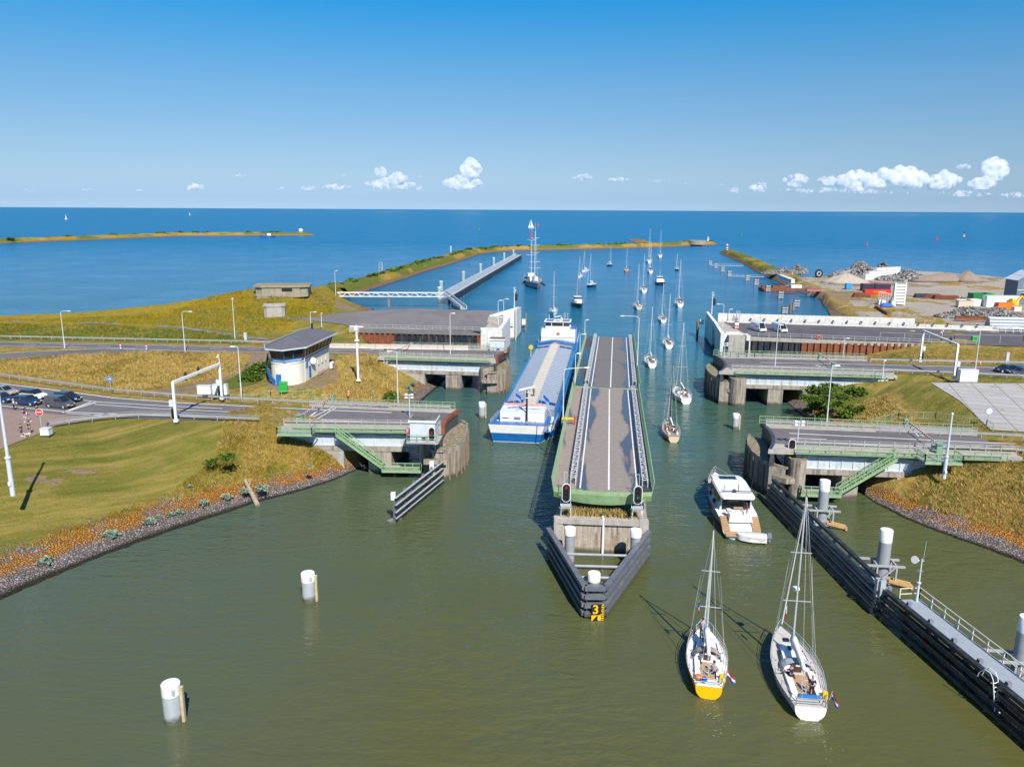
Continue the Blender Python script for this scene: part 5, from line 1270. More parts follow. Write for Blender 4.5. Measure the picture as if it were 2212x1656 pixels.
def person(label, loc, rz, top, bottom, pose='stand', shorts=False, hat=None, group=None, hair=HAIR, scale=1.0, arm=None, hands=True):
    t = thing('person', label, 'person', loc, rz, group); t.scale = (scale,) * 3
    hip = .93; knee = (.11, .02, .5); foot_ = [(.11, .02, .09), (.11, -.12, .04)]; knee2 = None; foot2 = None; lean = 0
    if pose == 'sit': hip = .48; knee = (.12, -.42, .5); foot_ = [(.12, -.46, .09), (.12, -.6, .04)]
    if pose == 'walk': knee = (.1, -.22, .52); foot_ = [(.1, -.28, .1), (.1, -.42, .05)]; knee2 = (-.1, .14, .5); foot2 = [(-.1, .42, .14), (-.1, .34, .05)]
    if pose == 'bend': lean = -.28
    sh = hip + .5
    L_ = lambda p: (-p[0], p[1], p[2])
    k2 = knee2 or L_(knee); f2 = foot2 or [L_(q) for q in foot_]
    a1 = arm or [(.27, -.02 + lean * .6, hip + .22), (.26, -.1 + lean, hip + .0)]
    a2 = [L_(q) for q in a1] if arm is None else [(-.27, -.02, hip + .2), (-.24, -.16, hip + .02)]
    V = [(0, 0, hip), (0, lean * .4, hip + .25), (0, lean * .9, sh - .04), (0, lean, sh + .08), (0, lean * 1.1 - .02, sh + .2), (0, lean * 1.1 - .02, sh + .31),
         (.1, 0, hip - .06), knee, foot_[0], foot_[1], (-.1, 0, hip - .06), k2, f2[0], f2[1],
         (.18, lean * .9, sh - .03), a1[0], a1[1], (-.18, lean * .9, sh - .03), a2[0], a2[1]]
    E = [(0, 1), (1, 2), (2, 3), (3, 4), (4, 5), (0, 6), (6, 7), (7, 8), (8, 9), (0, 10), (10, 11), (11, 12), (12, 13), (2, 14), (14, 15), (15, 16), (2, 17), (17, 18), (18, 19)]
    rd = [.13, .125, .13, .055, .1, .075, .085, .06, .042, .035, .085, .06, .042, .035, .06, .042, .033, .06, .042, .033]
    skin_mesh('body', V, E, rd, SKIN, t)
    e = .016
    skin_mesh('shirt', [V[i] for i in (0, 1, 2, 14, 17, 15, 18)] , [(0, 1), (1, 2), (2, 3), (2, 4), (3, 5), (4, 6)], [.145, .14, .145, .085, .085, .065, .065], cloth(top), t)
    end = .55 if shorts else 1.0
    lv = [V[0], V[6], V[7], V[10], V[11]]; le = [(0, 1), (1, 2), (0, 3), (3, 4)]; lr = [.145, .105, .08, .105, .08]
    if not shorts: lv += [V[8], V[12]]; le += [(2, 5), (4, 6)]; lr += [.062, .062]
    skin_mesh('trousers', lv, le, lr, cloth(bottom), t)
    hx = Vector(V[5]); m = MB(); m.ball(hx + Vector((0, .025, .0)), .115, 10, 7, (1, 1, .9)); m.build('hair' if not hat else 'cap', hair if not hat else cloth(hat), t, smooth=True)
    m = MB(); m.ball(hx + Vector((0, -.1, -.09)), .022, 6, 4); m.build('nose', SKIN, t)
    if hands:
        for q in (V[16], V[19]):
            m = MB(); q = Vector(q); d = Vector((0, -.02, -1)).normalized()
            m.beam(q, q + d * .09, .075, .035)
            for i in range(4): m.tube(q + d * .08 + Vector(((i - 1.5) * .019, 0, 0)), q + d * (.155 + (.012 if i in (1, 2) else 0)) + Vector(((i - 1.5) * .02, -.02, 0)), .009, .007, 5)
            m.tube(q + d * .03 + Vector((.035, 0, 0)), q + d * .085 + Vector((.06, -.02, 0)), .011, .008, 5); m.build('hand', SKIN, t)
    for q in (V[9], V[13]):
        m = MB(); m.box(Vector(q) + Vector((0, .05, .005)), (.1, .26, .08)); m.build('shoe', cloth(WHITEC if shorts else BLACKC), t)
    return t

# ------------------------------------------------------------------ sailing boats
def hull_rings(L_, B, fb, n=14, transom=.62, bow_over=.6, keel=-.45):
    rings = []
    for i in range(n + 1):
        s_ = i / n; y = -L_ / 2 + L_ * s_
        if s_ < .42: hb = B / 2 * (transom + (1 - transom) * math.sin(s_ / .42 * math.pi / 2))
        else: hb = B / 2 * max(.02, 1 - ((s_ - .42) / .58) ** 2.1)
        fz = fb * (1.0 + .28 * max(0, s_ - .3)); wl = (.55 + .3 * min(1, s_ * 3)) * (1 if s_ < .9 else (1 - s_) / .1 * .95 + .05)
        yb = y - bow_over * max(0, (s_ - .7) / .3) ** 1.5
        yt = y
        rings.append([Vector((-hb, yt, fz)), Vector((-hb * .91, (yt + yb) / 2, fz * .45)), Vector((-hb * wl, yb, 0)), Vector((-hb * wl * .6, yb, keel)), Vector((hb * wl * .6, yb, keel)), Vector((hb * wl, yb, 0)), Vector((hb * .91, (yt + yb) / 2, fz * .45)), Vector((hb, yt, fz))])
    return rings
def sailboat(label, loc, rz, L_=11.0, B=3.5, mast=15.5, fb=1.05, hull=HULLW, deck=HULLW, mastm=ALU, hood=None, group='sailing yachts in the lock and the harbour', detail=1, transom_m=None, sails='white', mast_y=None, lines=True, stripe=None):
    t = thing('sailboat', label, 'sailboat', loc, rz, group)
    rings = hull_rings(L_, B, fb); m = MB(); m.loft(rings, cap=True, closed=True)
    h_ = m.build('hull', hull, t, smooth=50)
    if detail > 1:
        m = MB(); r = rings[0]; hb_, y_ = r[7].x, r[7].y - .03; a_ = [R(180 + 7.5 * i) for i in range(25)]; m.add([(hb_ * 1.0 * math.copysign(abs(math.cos(a)) ** .75, math.cos(a)), y_, fb + (fb + .02) * math.copysign(abs(math.sin(a)) ** .85, math.sin(a))) for a in a_], [tuple(range(25))]); m.build('transom', transom_m or hull, h_)
    m = MB(); edge = [r[0] for r in rings] + [r[7] for r in rings][::-1]
    for sd in (0, 7):
        for a, b in zip(rings, rings[1:]): m.beam(a[sd] + Vector((0, 0, .03)), b[sd] + Vector((0, 0, .03)), .07, .07)
    m.build('toe_rail', TEAK if detail > 1 and hull is not HULLW else GALV, h_)
    m = MB()
    for a, b in zip(rings, rings[1:]): m.quad(a[0] + Vector((.02, 0, .012)), a[7] + Vector((-.02, 0, .012)), b[7] + Vector((-.02, 0, .012)), b[0] + Vector((.02, 0, .012)))
    m.build('deck', deck, t)
    zd = fb * 1.05
    # coachroof
    y0, y1 = -L_ * .1, L_ * .27; m = MB(); rg = []
    for f in (0, .12, .5, .85, 1):
        y = y0 + (y1 - y0) * f; hw = B * .31 * (1 - .45 * f ** 2); hh = .48 * (1 if f < .6 else 1 - (f - .6) / .4 * .75) if f > 0 else .5
        rg.append([Vector((-hw, y, zd)), Vector((-hw * .86, y, zd + hh)), Vector((0, y, zd + hh + .06)), Vector((hw * .86, y, zd + hh)), Vector((hw, y, zd))])
    m.loft(rg, cap=True, closed=True); c = m.build('coachroof', HULLW, t, smooth=40)
    m = MB()
    for sd in (-1, 1): m.beam((sd * B * .29, y0 + .5, zd + .28), (sd * B * .25, y0 + (y1 - y0) * .65, zd + .28), .1, .16)
    m.build('window', GLASS, c)
    m = MB(); m.box((0, L_ * .14, zd + .53), (.55, .55, .06)); m.box((0, L_ * .3, zd + .2), (.5, .5, .08)); m.build('hatch', GLASS, c)
    # cockpit well
    m = MB(); m.box((0, -L_ * .27, zd - .06), (B * .34, L_ * .26, .18)); m.build('cockpit', TEAK if detail > 1 else MIDGREY, t)
    m = MB()
    for sd in (-1, 1): m.box((sd * B * .25, -L_ * .26, zd + .12), (B * .13, L_ * .3, .26))
    m.build('coaming', HULLW, t)
    m = MB(); m.box((0, y0 - .02, zd + .12), (.6, .06, .75)); m.build('companionway', paint('dark_companionway', (.08, .03, .02), .5, .2), t)
    if hood is not None:
        m = MB(); rg = []
        for f, k in ((0, 1.0), (.5, .95), (1.0, .55)):
            y = y0 - .35 + 1.5 * f; rg.append([Vector((B * .36 * math.cos(a) * (1 if f < 1 else .9), y, zd + .1 + (.98 * k) * math.sin(a))) for a in [math.pi * q / 8 for q in range(9)]])
        m.loft(rg, cap=False, closed=False); m.build('sprayhood', hood, t)
    # rig
    ym = mast_y if mast_y is not None else L_ * .1
    m = MB(); m.tube((0, ym, zd), (0, ym, mast), .1, .07, 8); ms = m.build('mast', mastm, t)
    m = MB()
    for zz, wv in (((zd + (mast - zd) * .36), 1.0), (zd + (mast - zd) * .66, .75)): m.beam((-B * .3 * wv, ym - .1, zz), (B * .3 * wv, ym - .1, zz), .06, .05)
    m.build('spreader', mastm, ms)
    m = MB(); m.tube((0, ym, mast), (0, ym, mast + .7), .02); m.box((0, ym - .2, mast + .1), (.05, .5, .05)); m.build('masthead', DARKST, ms)
    m = MB(); zb = zd + 1.15; m.tube((0, ym, zb), (0, -L_ * .27, zb - .1), .07); bo = m.build('boom', mastm, t)
    m = MB(); rg = []
    for i in range(7):
        f = i / 6; y = ym - .1 + (-L_ * .25 - ym) * f; r = (.4 if detail > 1 else .28) * (1 - .55 * f) * (1 + .12 * math.sin(i * 2.3))
        rg.append([Vector((r * .75 * math.cos(a), y, zb + .2 + (.28 - .2 * f) + r * 1.25 * math.sin(a))) for a in [6.283 * q / 8 for q in range(8)]])
    m.loft(rg); m.build('furled_mainsail', SAILC if sails == 'white' else sails, bo, smooth=True)
    bow = Vector((0, L_ / 2 - .15, fb * 1.22))
    m = MB(); a, b = bow, Vector((0, ym, mast * .95)); m.tube(a.lerp(b, .03), a.lerp(b, .93), .07 if detail > 1 else .045, .04 if detail > 1 else .025, 6); m.build('furled_jib', SAILC, t)
    if lines:
        r_ = .009 if detail > 1 else .007; m = MB()
        for sd in (-1, 1):
            for yy in (-.5, .1): m.tube((sd * B * .46, ym + yy, zd), (sd * B * .24, ym - .1, zd + (mast - zd) * .62), r_, n=4); 
            m.tube((sd * B * .46, ym - .2, zd), (sd * B * .3, ym - .1, zd + (mast - zd) * .36), r_, n=4); m.tube((sd * B * .3, ym - .1, zd + (mast - zd) * .36), (0, ym, mast * .97), r_, n=4)
            m.tube((sd * .6, -L_ * .48, zd), (0, ym - .3, mast), r_, n=4)
        m.build('rigging', GALV, t)
        m = MB(); k = len(rings)
        for sd in (0, 7):
            q = [rings[i][sd] + Vector((0, 0, .0)) for i in range(1, k - 1, 2)]
            m.rail(q, .6, 2.5, .014 if detail > 1 else .02, 2, .016)
        q = [rings[-3][0], rings[-1][0] + Vector((0, .1, 0)), rings[-3][7]]; m.rail(q, .65, 3, .022, 1, .022)
        q = [rings[1][0], rings[0][0] + Vector((.1, .1, 0)), rings[0][7] + Vector((-.1, .1, 0)), rings[1][7]]; m.rail(q, .65, 3, .022, 2, .022)
        m.build('guard_rail', GALV, t)
    if detail > 1:
        m = MB(); rg = [[Vector((.42 * math.cos(a), -L_ * .36, zd + .75 + .42 * math.sin(a))) + Vector((.03 * math.cos(a) * math.cos(b), .03 * math.sin(b), .03 * math.sin(a) * math.cos(b))) for b in [6.283 * j / 5 for j in range(5)]] for a in [6.283 * i / 18 for i in range(19)]]
        m.loft(rg, cap=False)
        for i in range(6): m.tube((0, -L_ * .36, zd + .75), (.42 * math.cos(i * 1.05), -L_ * .36, zd + .75 + .42 * math.sin(i * 1.05)), .012, n=4)
        m.tube((0, -L_ * .35, zd), (0, -L_ * .35, zd + .75), .06); m.build('steering_wheel', GALV, t)
        m = MB()
        for sd in (-1, 1):
            for yy in (-.1, .02): m.tube((sd * B * .38, L_ * yy, zd + .03), (sd * B * .38, L_ * yy, zd + .16), .07)
        m.build('winch', GALV, t)
    return t
def at_mast(px, py, toppy, ref=15.5):
    p = P(px, py, 0); return p, top_z(p.x, p.y, toppy) / (ref + .3)
def Z3(x, y): return 995.5 + .2459 * x, 452.5 + .2459 * y
TAN = paint('sprayhood_tan', (.33, .26, .22), .85, .08); GRHOOD = paint('sprayhood_grey', (.42, .43, .45), .85, .06)
YB = paint('yellow_hull', (.85, .47, .004), .3, .05, coat=.3)
def place(fn_pts, ymid):  # heading from stern and bow sight points
    s_, b_ = fn_pts; d = b_ - s_; return (s_ + b_) / 2, math.atan2(-d.x, d.y), d.length
# the two nearest yachts
su, bu = P(1530, 1500, .3), P(1521, 1349, 1.3)
c, rz, Lh = place((Vector((su.x, su.y, 0)), Vector((bu.x, bu.y, 0))), 0)
U = sailboat('small sailing yacht with a bright yellow transom, left of the two nearest yachts', (c.x, c.y, 0), rz, Lh + .2, 3.35, top_z(c.x + .1, c.y + 1.4, 1138), 1.1, YB, HULLW, ALU, TAN, detail=2, transom_m=YB)
sv, bv = P(1745, 1545, .3), P(1690, 1356, 1.3)
c2, rz2, Lh2 = place((Vector((sv.x, sv.y, 0)), Vector((bv.x, bv.y, 0))), 0)
V_ = sailboat('large white sailing yacht with grey sprayhood and open stern, nearest the black fender', (c2.x, c2.y, 0), rz2 + .02, Lh2 + .3, 3.75, top_z(c2.x - .1, c2.y + 1.2, 1070), 1.15, HULLW, paint('pale_teak_deck', (.5, .46, .41), .7, .06), ALU, GRHOOD, detail=2)
def on(boat, x, y, z): return boat.matrix_basis @ Vector((x, y, z))
for b in (U, V_): b.matrix_basis  # placed
def boat_bits(boat, L_, B, zd):
    M = Matrix.Translation(boat.location) @ Matrix.Rotation(boat.rotation_euler.z, 4, 'Z')
    return lambda x, y, z: M @ Vector((x, y, z))
fu = boat_bits(U, Lh, 3.35, 1.1); fv = boat_bits(V_, Lh2, 3.75, 1.15)
def flag(name, label, p, rz, cols, w_=.9, h=.6, vert=False, tilt=.5, pole=1.3, group=None):
    t = thing(name, label, 'flag', p, rz, group)
    m = MB(); m.tube((0, 0, 0), (0, -tilt * pole * .5, pole), .02, n=5); m.build('staff', WHITE, t)
    n = len(cols)
    for i, cm in enumerate(cols):
        m = MB()
        for j in range(5):
            f0_, f1_ = j / 5, (j + 1) / 5; g = lambda f, k: Vector((.06 * math.sin(f * 7), -tilt * pole * .5 - f * w_ * .75, pole - f * w_ * .55 - k * h))
            m.quad(g(f0_, i / n), g(f1_, i / n), g(f1_, (i + 1) / n), g(f0_, (i + 1) / n))
        m.build('stripe', cm, t)
    return t
FR, FW, FB = paint('flag_red', (.6, .02, .03), .8, .05), paint('flag_white', (.75, .75, .75), .8, .03), paint('flag_blue', (.02, .06, .35), .8, .05)
zu, zv = 1.15, 1.2
flag('flag', 'red white and blue flag on the stern of the yellow-transom yacht', fu(1.05, -Lh * .45, zu), rz + 1.2, [FR, FW, FB])
flag('flag', 'red white and blue flag hanging at the stern of the large white yacht', fv(1.35, -Lh2 * .47, zv), rz2 + .5, [FR, FW, FB])
flag('flag', 'small pennant flying under the spreader of the yellow-transom yacht', fu(-.8, .9, 4.6), rz, [FB, FW, FR], .4, .9, tilt=.1, pole=1.0)
flag('flag', 'small red pennant in the rigging of the large white yacht', fv(-.8, 1.2, 4.9), rz2, [FW, FR], .4, .9, tilt=.1, pole=1.0)
person('person in a striped grey shirt sitting at the wheel of the yellow-transom yacht', fu(.45, -Lh * .33, 1.05), rz + 2.6, GREYC, NAVYC, 'sit')
person('person bending over the coachroof of the yellow-transom yacht, dark cap', fu(-.35, Lh * .2, 1.5), rz + 2.9, GREYC, GREYC, 'bend', hat=BLACKC)
person('person in navy in the large white yacht cockpit, arm stretched out', fv(-.75, -Lh2 * .2, 1.15), rz2 + 3.5, NAVYC, BLACKC, 'sit', arm=[(.42, -.05, .9), (.72, -.1, .92)])
person('person in a navy jacket and cap at the stern wheel of the white yacht', fv(.35, -Lh2 * .385, 1.15), rz2 + 2.9, NAVYC, BLACKC, hat=(.3, .28, .26))
def bit(name, label, cat, p, shape, mt, rz=0):
    t = thing(name, label, cat, p, rz); m = MB(); shape(m); m.build('body', mt, t, smooth=40); return t
bit('horseshoe_buoy', 'yellow horseshoe lifebuoy on the stern rail of the yellow-transom yacht', 'lifebuoy', fu(1.05, -Lh * .43, zu + .05), lambda m: m.box((0, 0, .35), (.5, .22, .65), taper=.8), YELLOW)
bit('horseshoe_buoy', 'orange-yellow lifebuoy case on the stern rail of the large white yacht', 'lifebuoy', fv(1.25, -Lh2 * .42, zv + .05), lambda m: m.box((0, 0, .35), (.42, .25, .6), taper=.85), YELLOW)
bit('fender_ball', 'round blue fender on the stern of the yellow-transom yacht', 'fender', fu(-.35, -Lh * .46, zu + .02), lambda m: m.ball((0, 0, .25), .25), BLUEP)
bit('bag', 'blue sail bag lying on the bow of the yellow-transom yacht', 'bag', fu(0, Lh * .4, 1.3), lambda m: m.ball((0, 0, .22), .5, sc=(.7, 1.1, .5)), paint('bright_blue_bag', (.05, .22, .6), .8, .15))
bit('bag', 'orange bag in the stern corner of the yellow-transom yacht', 'bag', fu(-.8, -Lh * .42, zu), lambda m: m.ball((0, 0, .2), .3, sc=(1, 1, .7)), ORANGE)
bit('roll', 'blue roll across the stern of the large white yacht', 'canvas roll', fv(.1, -Lh2 * .43, zv + .15), lambda m: m.tube((-.8, 0, .1), (.8, 0, .1), .17), BLUEP, rz2)
bit('radar_dome', 'white radar dome on the mast of the large white yacht', 'radar', fv(0, 1.75, 7.0), lambda m: m.lathe((0, 0, 0), [(.25, 0), (.32, .1), (.3, .25), (.1, .32)], 12), WHITE)
# yachts further off: (zoom x, zoom y of waterline, mast-top y, hull, deck, heading, label)
TANH = paint('cream_hull', (.62, .5, .38), .3, .05, coat=.3)
ORH = paint('orange_hull', (.8, .15, .02), .3, .05, coat=.3)
BRM = paint('dark_varnished_mast', (.03, .022, .018), .4, .2)
protoW = None
fleet = [
 (1675, 1390, 850, HULLW, 0.03, 'white yacht with a broad round stern just right of the open far bridge leaf'),
 (1952, 1668, 990, HULLW, .10, 'white yacht with a stern ladder behind the cream black-masted yacht'),
 (1862, 1930, None, TANH, .04, 'cream yacht with a black mast passing the middle of the bridge'),
 (1832, 1222, 740, HULLW, -.03, 'white yacht with red cushions in its cockpit, second rank right of the bridge'),
 (1778, 995, 645, HULLW, .02, 'white yacht with a teal-clad cockpit, in line behind the round-sterned one'),
 (1925, 856, 435, HULLW, .0, 'tall white yacht furthest to the right of the middle group'),
 (1558, 877, 475, TANH, .06, 'tan-decked yacht with a reddish cockpit, left edge of the departing line'),
 (1608, 731, 390, HULLW, .02, 'white yacht right behind the tan-decked one'),
 (1668, 560, 280, HULLW, .0, 'white yacht with a dark blue cover far out before the breakwater bend'),
 (1655, 470, 160, HULLW, .0, 'largest far yacht with the tallest mast, near the breakwater'),
 (1753, 420, 170, HULLW, -.05, 'white yacht closest to the far breakwater, right of the tallest mast'),
 (1902, 538, 380, NAVY, .0, 'small dark-hulled yacht alone on the right side of the harbour'),
 (1457, 549, 340, ORH, .0, 'orange-hulled yacht in the middle of the harbour'),
 (1310, 497, 318, NAVY, -.3, 'dark-hulled yacht in mid harbour, left of the orange one'),
 (1142, 685, 380, NAVY, 2.75, 'dark-hulled yacht with white deck behind the motor cruiser'),
 (1090, 552, 352, HULLW, 2.7, 'white yacht angled away behind two others, left of centre harbour'),
 (1045, 604, 405, HULLW, 2.9, 'short white yacht with a crosstree, left of the dark-hulled one'),
 (808, 932, 540, HULLW, 3.2, 'white yacht coming in bow-on, nearest the barge wheelhouse'),
]
for i, (zx, zy, tp, hm, dr, lab) in enumerate(fleet):
    px, py = Z3(zx, zy)
    if tp is None: px, py, tpy = 1860 * .2459 + 995.5, 1018 * .2459 + 705.9, 335 * .2459 + 705.9
    else: tpy = Z3(0, tp)[1]
    if i == 1: px, py = 1952 * .2459 + 995.5, 672 * .2459 + 705.9
    p = P(px, py, 0); k0 = 4.5
    p = Vector((p.x + .12 * 4, p.y + k0, 0))
    mh = top_z(p.x, p.y + .8, tpy); k = max(.62, min(1.5, mh / 15.5))
    L_ = 10.2 * k ** .6; 
    if i == 0 or hm is not HULLW or i in (2, 6) or protoW is None:
        b = sailboat(lab, (p.x, p.y, 0), dr - .1, L_, L_ * .325, mh, 1.05, hm, TEAK if hm is TANH else HULLW, BRM if i == 2 else ALU, None if i % 2 else GRHOOD, detail=1)
        if protoW is None: protoW = (b, L_, mh)
    else:
        b0, l0, m0 = protoW
        b = dup(b0, (p.x, p.y, 0), dr - .1, lab, scale=(L_ / l0, L_ / l0, mh / m0))
    if i < 9 or i == 17:
        f = boat_bits(b, L_, 3, 1.1)
        for j in range(2 if i < 6 else 1):
            person(('person in %s in the cockpit of the %s' % (('navy', 'white', 'red')[(i + j) % 3], ('round-sterned white yacht', 'white yacht with a stern ladder', 'cream black-masted yacht', 'yacht with red cushions', 'yacht behind the round-sterned one', 'tall white yacht right of the group', 'tan-decked yacht', 'yacht behind the tan-decked one', 'far yacht with the blue cover')[min(i, 8)] if i < 9 else 'incoming white yacht')), f(-.5 + j * 1.0, -L_ * (.22 + .08 * j), 1.0), dr + 2.5 + j, ((NAVYC), WHITEC, REDC)[(i + j) % 3], BLACKC, 'sit', hands=False)
# distant sailing yacht under sail
p = P(*Z3(620, 165)); fs_ = thing('sailboat', 'white yacht with sails set, alone on the open sea beyond the breakwater', 'sailboat', tuple(p), R(80)); k = top_z(p.x, p.y, Z3(0, 85)[1]) / 16
fs_.scale = (k, k, k)
m = MB(); m.loft(hull_rings(12, 3.6, 1.2)); m.build('hull', HULLW, fs_, smooth=50)
m = MB(); m.tube((0, 1, 1), (0, 1, 16), .12); m.build('mast', ALU, fs_)
m = MB(); m.add([(0, .8, 2.2), (0, .8, 15.6), (.5, -1.8, 7), (.5, -4.2, 2.0)], [(0, 3, 2, 1)]); m.build('mainsail', SAILC, fs_)
m = MB(); m.add([(0, 5.6, 1.6), (0, 1.4, 14.6), (.4, 2.6, 6), (.5, 1.6, 2.0)], [(0, 3, 2, 1)]); m.build('jib', SAILC, fs_)

# ------------------------------------------------------------------ motor boats
def motor_boat(label, loc, rz, L_, B, fb, hull, mast=None, pole=None):
    t = thing('motor_boat', label, 'motor boat', loc, rz, 'motor boats in the lock and the harbour')
    m = MB(); m.loft(hull_rings(L_, B, fb, transom=.85, bow_over=.8)); m.build('hull', hull, t, smooth=50)
    rg = hull_rings(L_ * .985, B * .95, fb * 1.04, transom=.85); m = MB()
    for a, b in zip(rg, rg[1:]): m.quad(a[0], a[7], b[7], b[0])
    m.build('deck', HULLW, t)
    m = MB(); m.prism([(-B * .38, -L_ * .32), (B * .38, -L_ * .32), (B * .38, L_ * .1), (B * .22, L_ * .24), (-B * .22, L_ * .24), (-B * .38, L_ * .1)], fb, fb + 1.1); m.build('saloon', HULLW, t)
    m = MB(); m.prism([(-B * .385, -L_ * .3), (B * .385, -L_ * .3), (B * .385, L_ * .09), (B * .225, L_ * .23), (-B * .225, L_ * .23), (-B * .385, L_ * .09)], fb + .45, fb + .9); m.build('window_band', GLASS, t)
    m = MB(); m.box((0, -L_ * .03, fb + 1.75), (B * .62, L_ * .2, 1.3), taper=.86); wh = m.build('wheelhouse', HULLW, t)
    m = MB(); m.box((0, -L_ * .03, fb + 1.85), (B * .615, L_ * .205, .6), taper=.93); m.build('window', GLASS, wh)
    m = MB(); m.box((0, -L_ * .04, fb + 2.45), (B * .68, L_ * .25, .12)); m.build('roof', HULLW, wh)
    m = MB(); m.rail([r[0] for r in rg[6:]] + [r[7] for r in rg[6:]][::-1], .7, 2, .025, 2); m.build('rail', GALV, t)
    if pole: m = MB(); m.tube((0, -L_ * .1, fb + 1), (0, -L_ * .1, pole), .13, .08); m.beam((-.8, -L_ * .1, pole * .6), (.8, -L_ * .1, pole * .6), .06, .06); m.build('mast', mast, t)
    return t
p = P(*Z3(1035, 868)); motor_boat('black-hulled motor cruiser with white wheelhouse and tan mast, coming in bow-on', (p.x, p.y + 6, 0), R(187), 14, 4.4, 1.6, paint('black_hull', (.015, .016, .02), .3, .2, coat=.3), paint('tan_mast', (.5, .3, .18), .5, .1), top_z(p.x, p.y + 6, Z3(0, 600)[1]))
p = P(*Z3(1757, 664)); motor_boat('dark blue motor boat with white wheelhouse seen from astern in the harbour', (p.x, p.y + 5, 0), R(-2), 13, 5.0, 1.7, NAVY, ALU, top_z(p.x, p.y + 5, Z3(0, 530)[1]))
# large motor yacht in the right-hand passage
s_, b_ = P(1612, 1172, .2), P(1543, 1022, 1.8)
cY, rzY, LY = place((Vector((s_.x, s_.y, 0)), Vector((b_.x, b_.y, 0))), 0)
YL, YBm = LY - 1.6, 5.0
my = thing('motor_yacht', 'long white motor yacht with hardtop and covered dinghy on its stern', 'motor yacht', (cY.x, cY.y + .5, 0), rzY)
GREYH = paint('silver_grey_hull', (.5, .58, .66), .25, .05, coat=.4)
rg = hull_rings(YL, YBm, 1.75, n=18, transom=.86, bow_over=1.0)
for i_, z_ in enumerate((.5, .55, 1.05, 1.6)):
    for j_ in (0, 7): rg[i_][j_].z = z_
    for j_ in (1, 6): rg[i_][j_].z = z_ * .45
m = MB(); m.loft(rg); hY = m.build('hull', GREYH, my, smooth=50)
m = MB()
for sd in (-1, 1): m.beam((sd * YBm * .492, -YL * .1, 1.05), (sd * YBm * .47, YL * .2, 1.25), .06, .28)
m.build('port_window', GLASS, hY)
m = MB()
for a, b in zip(rg, rg[1:]): m.quad(a[0] + Vector((.03, 0, .02)), a[7] + Vector((-.03, 0, .02)), b[7] + Vector((-.03, 0, .02)), b[0] + Vector((.03, 0, .02)))
m.build('deck', HULLW, my)
m = MB(); rr = []
for f in (0, .25, .5, .75, 1.0):
    y = YL * (.05 + .36 * f); hw = YBm * .36 * (1 - .62 * f ** 1.6); hh = .55 * (1 - f * .7); rr.append([Vector((-hw, y, 1.9)), Vector((-hw * .8, y, 1.95 + hh)), Vector((hw * .8, y, 1.95 + hh)), Vector((hw, y, 1.9))])
m.loft(rr); m.build('foredeck', HULLW, my, smooth=40)
m = MB(); pts = [Vector((-YBm * .33, YL * .2, 2.1)), Vector((-YBm * .28, YL * .28, 2.15)), Vector((-YBm * .12, YL * .33, 2.2)), Vector((YBm * .1, YL * .335, 2.2))]
for a, b in zip(pts, pts[1:]): m.beam(a, b, .55, .35)
m.beam((-.9, YL * .4, 2.2), (.7, YL * .4, 2.2), .45, .2); m.build('seat_cushion', paint('tan_cushion', (.5, .36, .25), .8, .06), my)
m = MB()
for x in (-.75, .75): m.tube((x, YL * .22, 2.4), (x, YL * .22, 2.5), .22, n=12)
m.build('hatch', GLASS, my)
m = MB(); rr = []
for f, hw, z1 in ((-.24, .4, 3.6), (0, .42, 3.75), (.1, .41, 3.75), (.17, .34, 2.6)): rr.append([Vector((-YBm * hw, YL * f, 1.8)), Vector((-YBm * hw * .88, YL * f, z1)), Vector((YBm * hw * .88, YL * f, z1)), Vector((YBm * hw, YL * f, 1.8))])
m.loft(rr); sl = m.build('saloon', GREYH, my)
m = MB()
for sd in (-1, 1): m.add([(sd * (YBm * .402), -YL * .2, 2.55), (sd * YBm * .4, YL * .12, 2.4), (sd * YBm * .385, YL * .1, 3.4), (sd * YBm * .38, -YL * .2, 3.35)], [(0, 1, 2, 3) if sd > 0 else (3, 2, 1, 0)])
m.add([(-YBm * .36, YL * .153, 2.75), (YBm * .36, YL * .153, 2.75), (YBm * .37, YL * .112, 3.6), (-YBm * .37, YL * .112, 3.6)], [(3, 2, 1, 0)])
m.box((0, -YL * .243, 2.7), (YBm * .68, .06, 1.5)); m.build('window', GLASS, sl)
m = MB(); rr = []
for f, hw, z in ((-.31, .36, 3.85), (-.28, .42, 3.95), (0, .44, 4.05), (.1, .4, 4.0), (.14, .33, 3.9)): rr.append([Vector((-YBm * hw, YL * f, z - .14)), Vector((-YBm * hw * .93, YL * f, z + .06)), Vector((YBm * hw * .93, YL * f, z + .06)), Vector((YBm * hw, YL * f, z - .14))])
m.loft(rr); ht = m.build('hardtop', HULLW, my, smooth=40)
m = MB(); m.box((-.55, YL * .06, 4.14), (1.05, 1.1, .05)); m.box((.55, YL * .06, 4.14), (1.05, 1.1, .05)); m.build('sunroof', GLASS, ht)
m = MB(); m.beam((-1.9, -YL * .24, 4.3), (1.9, -YL * .24, 4.3), .12, .08); m.tube((.3, -YL * .21, 4.05), (.3, -YL * .21, 5.0), .05); m.lathe((-.2, -YL * .215, 4.1), [(.28, 0), (.3, .12), (.1, .3)], 10); m.tube((-1.4, -YL * .2, 4.05), (-1.4, -YL * .2, 4.8), .04); m.tube((1.9, -YL * .2, 4.0), (2.0, -YL * .2, 6.0), .02); m.build('aerial_mast', DARKST, ht)
m = MB(); m.box((0, -YL * .36, 1.9), (YBm * .56, 1.5, .9), taper=.9); m.build('transom_block', HULLW, my)
m = MB(); cs = [Vector((math.cos(a) * 1.35, -YL * .325 - math.sin(a) * .8, 2.5)) for a in [math.pi * i / 8 for i in range(9)]]
for a, b in zip(cs, cs[1:]): m.beam(a, b, .5, .35)
m.build('stern_seat', HULLW, my)
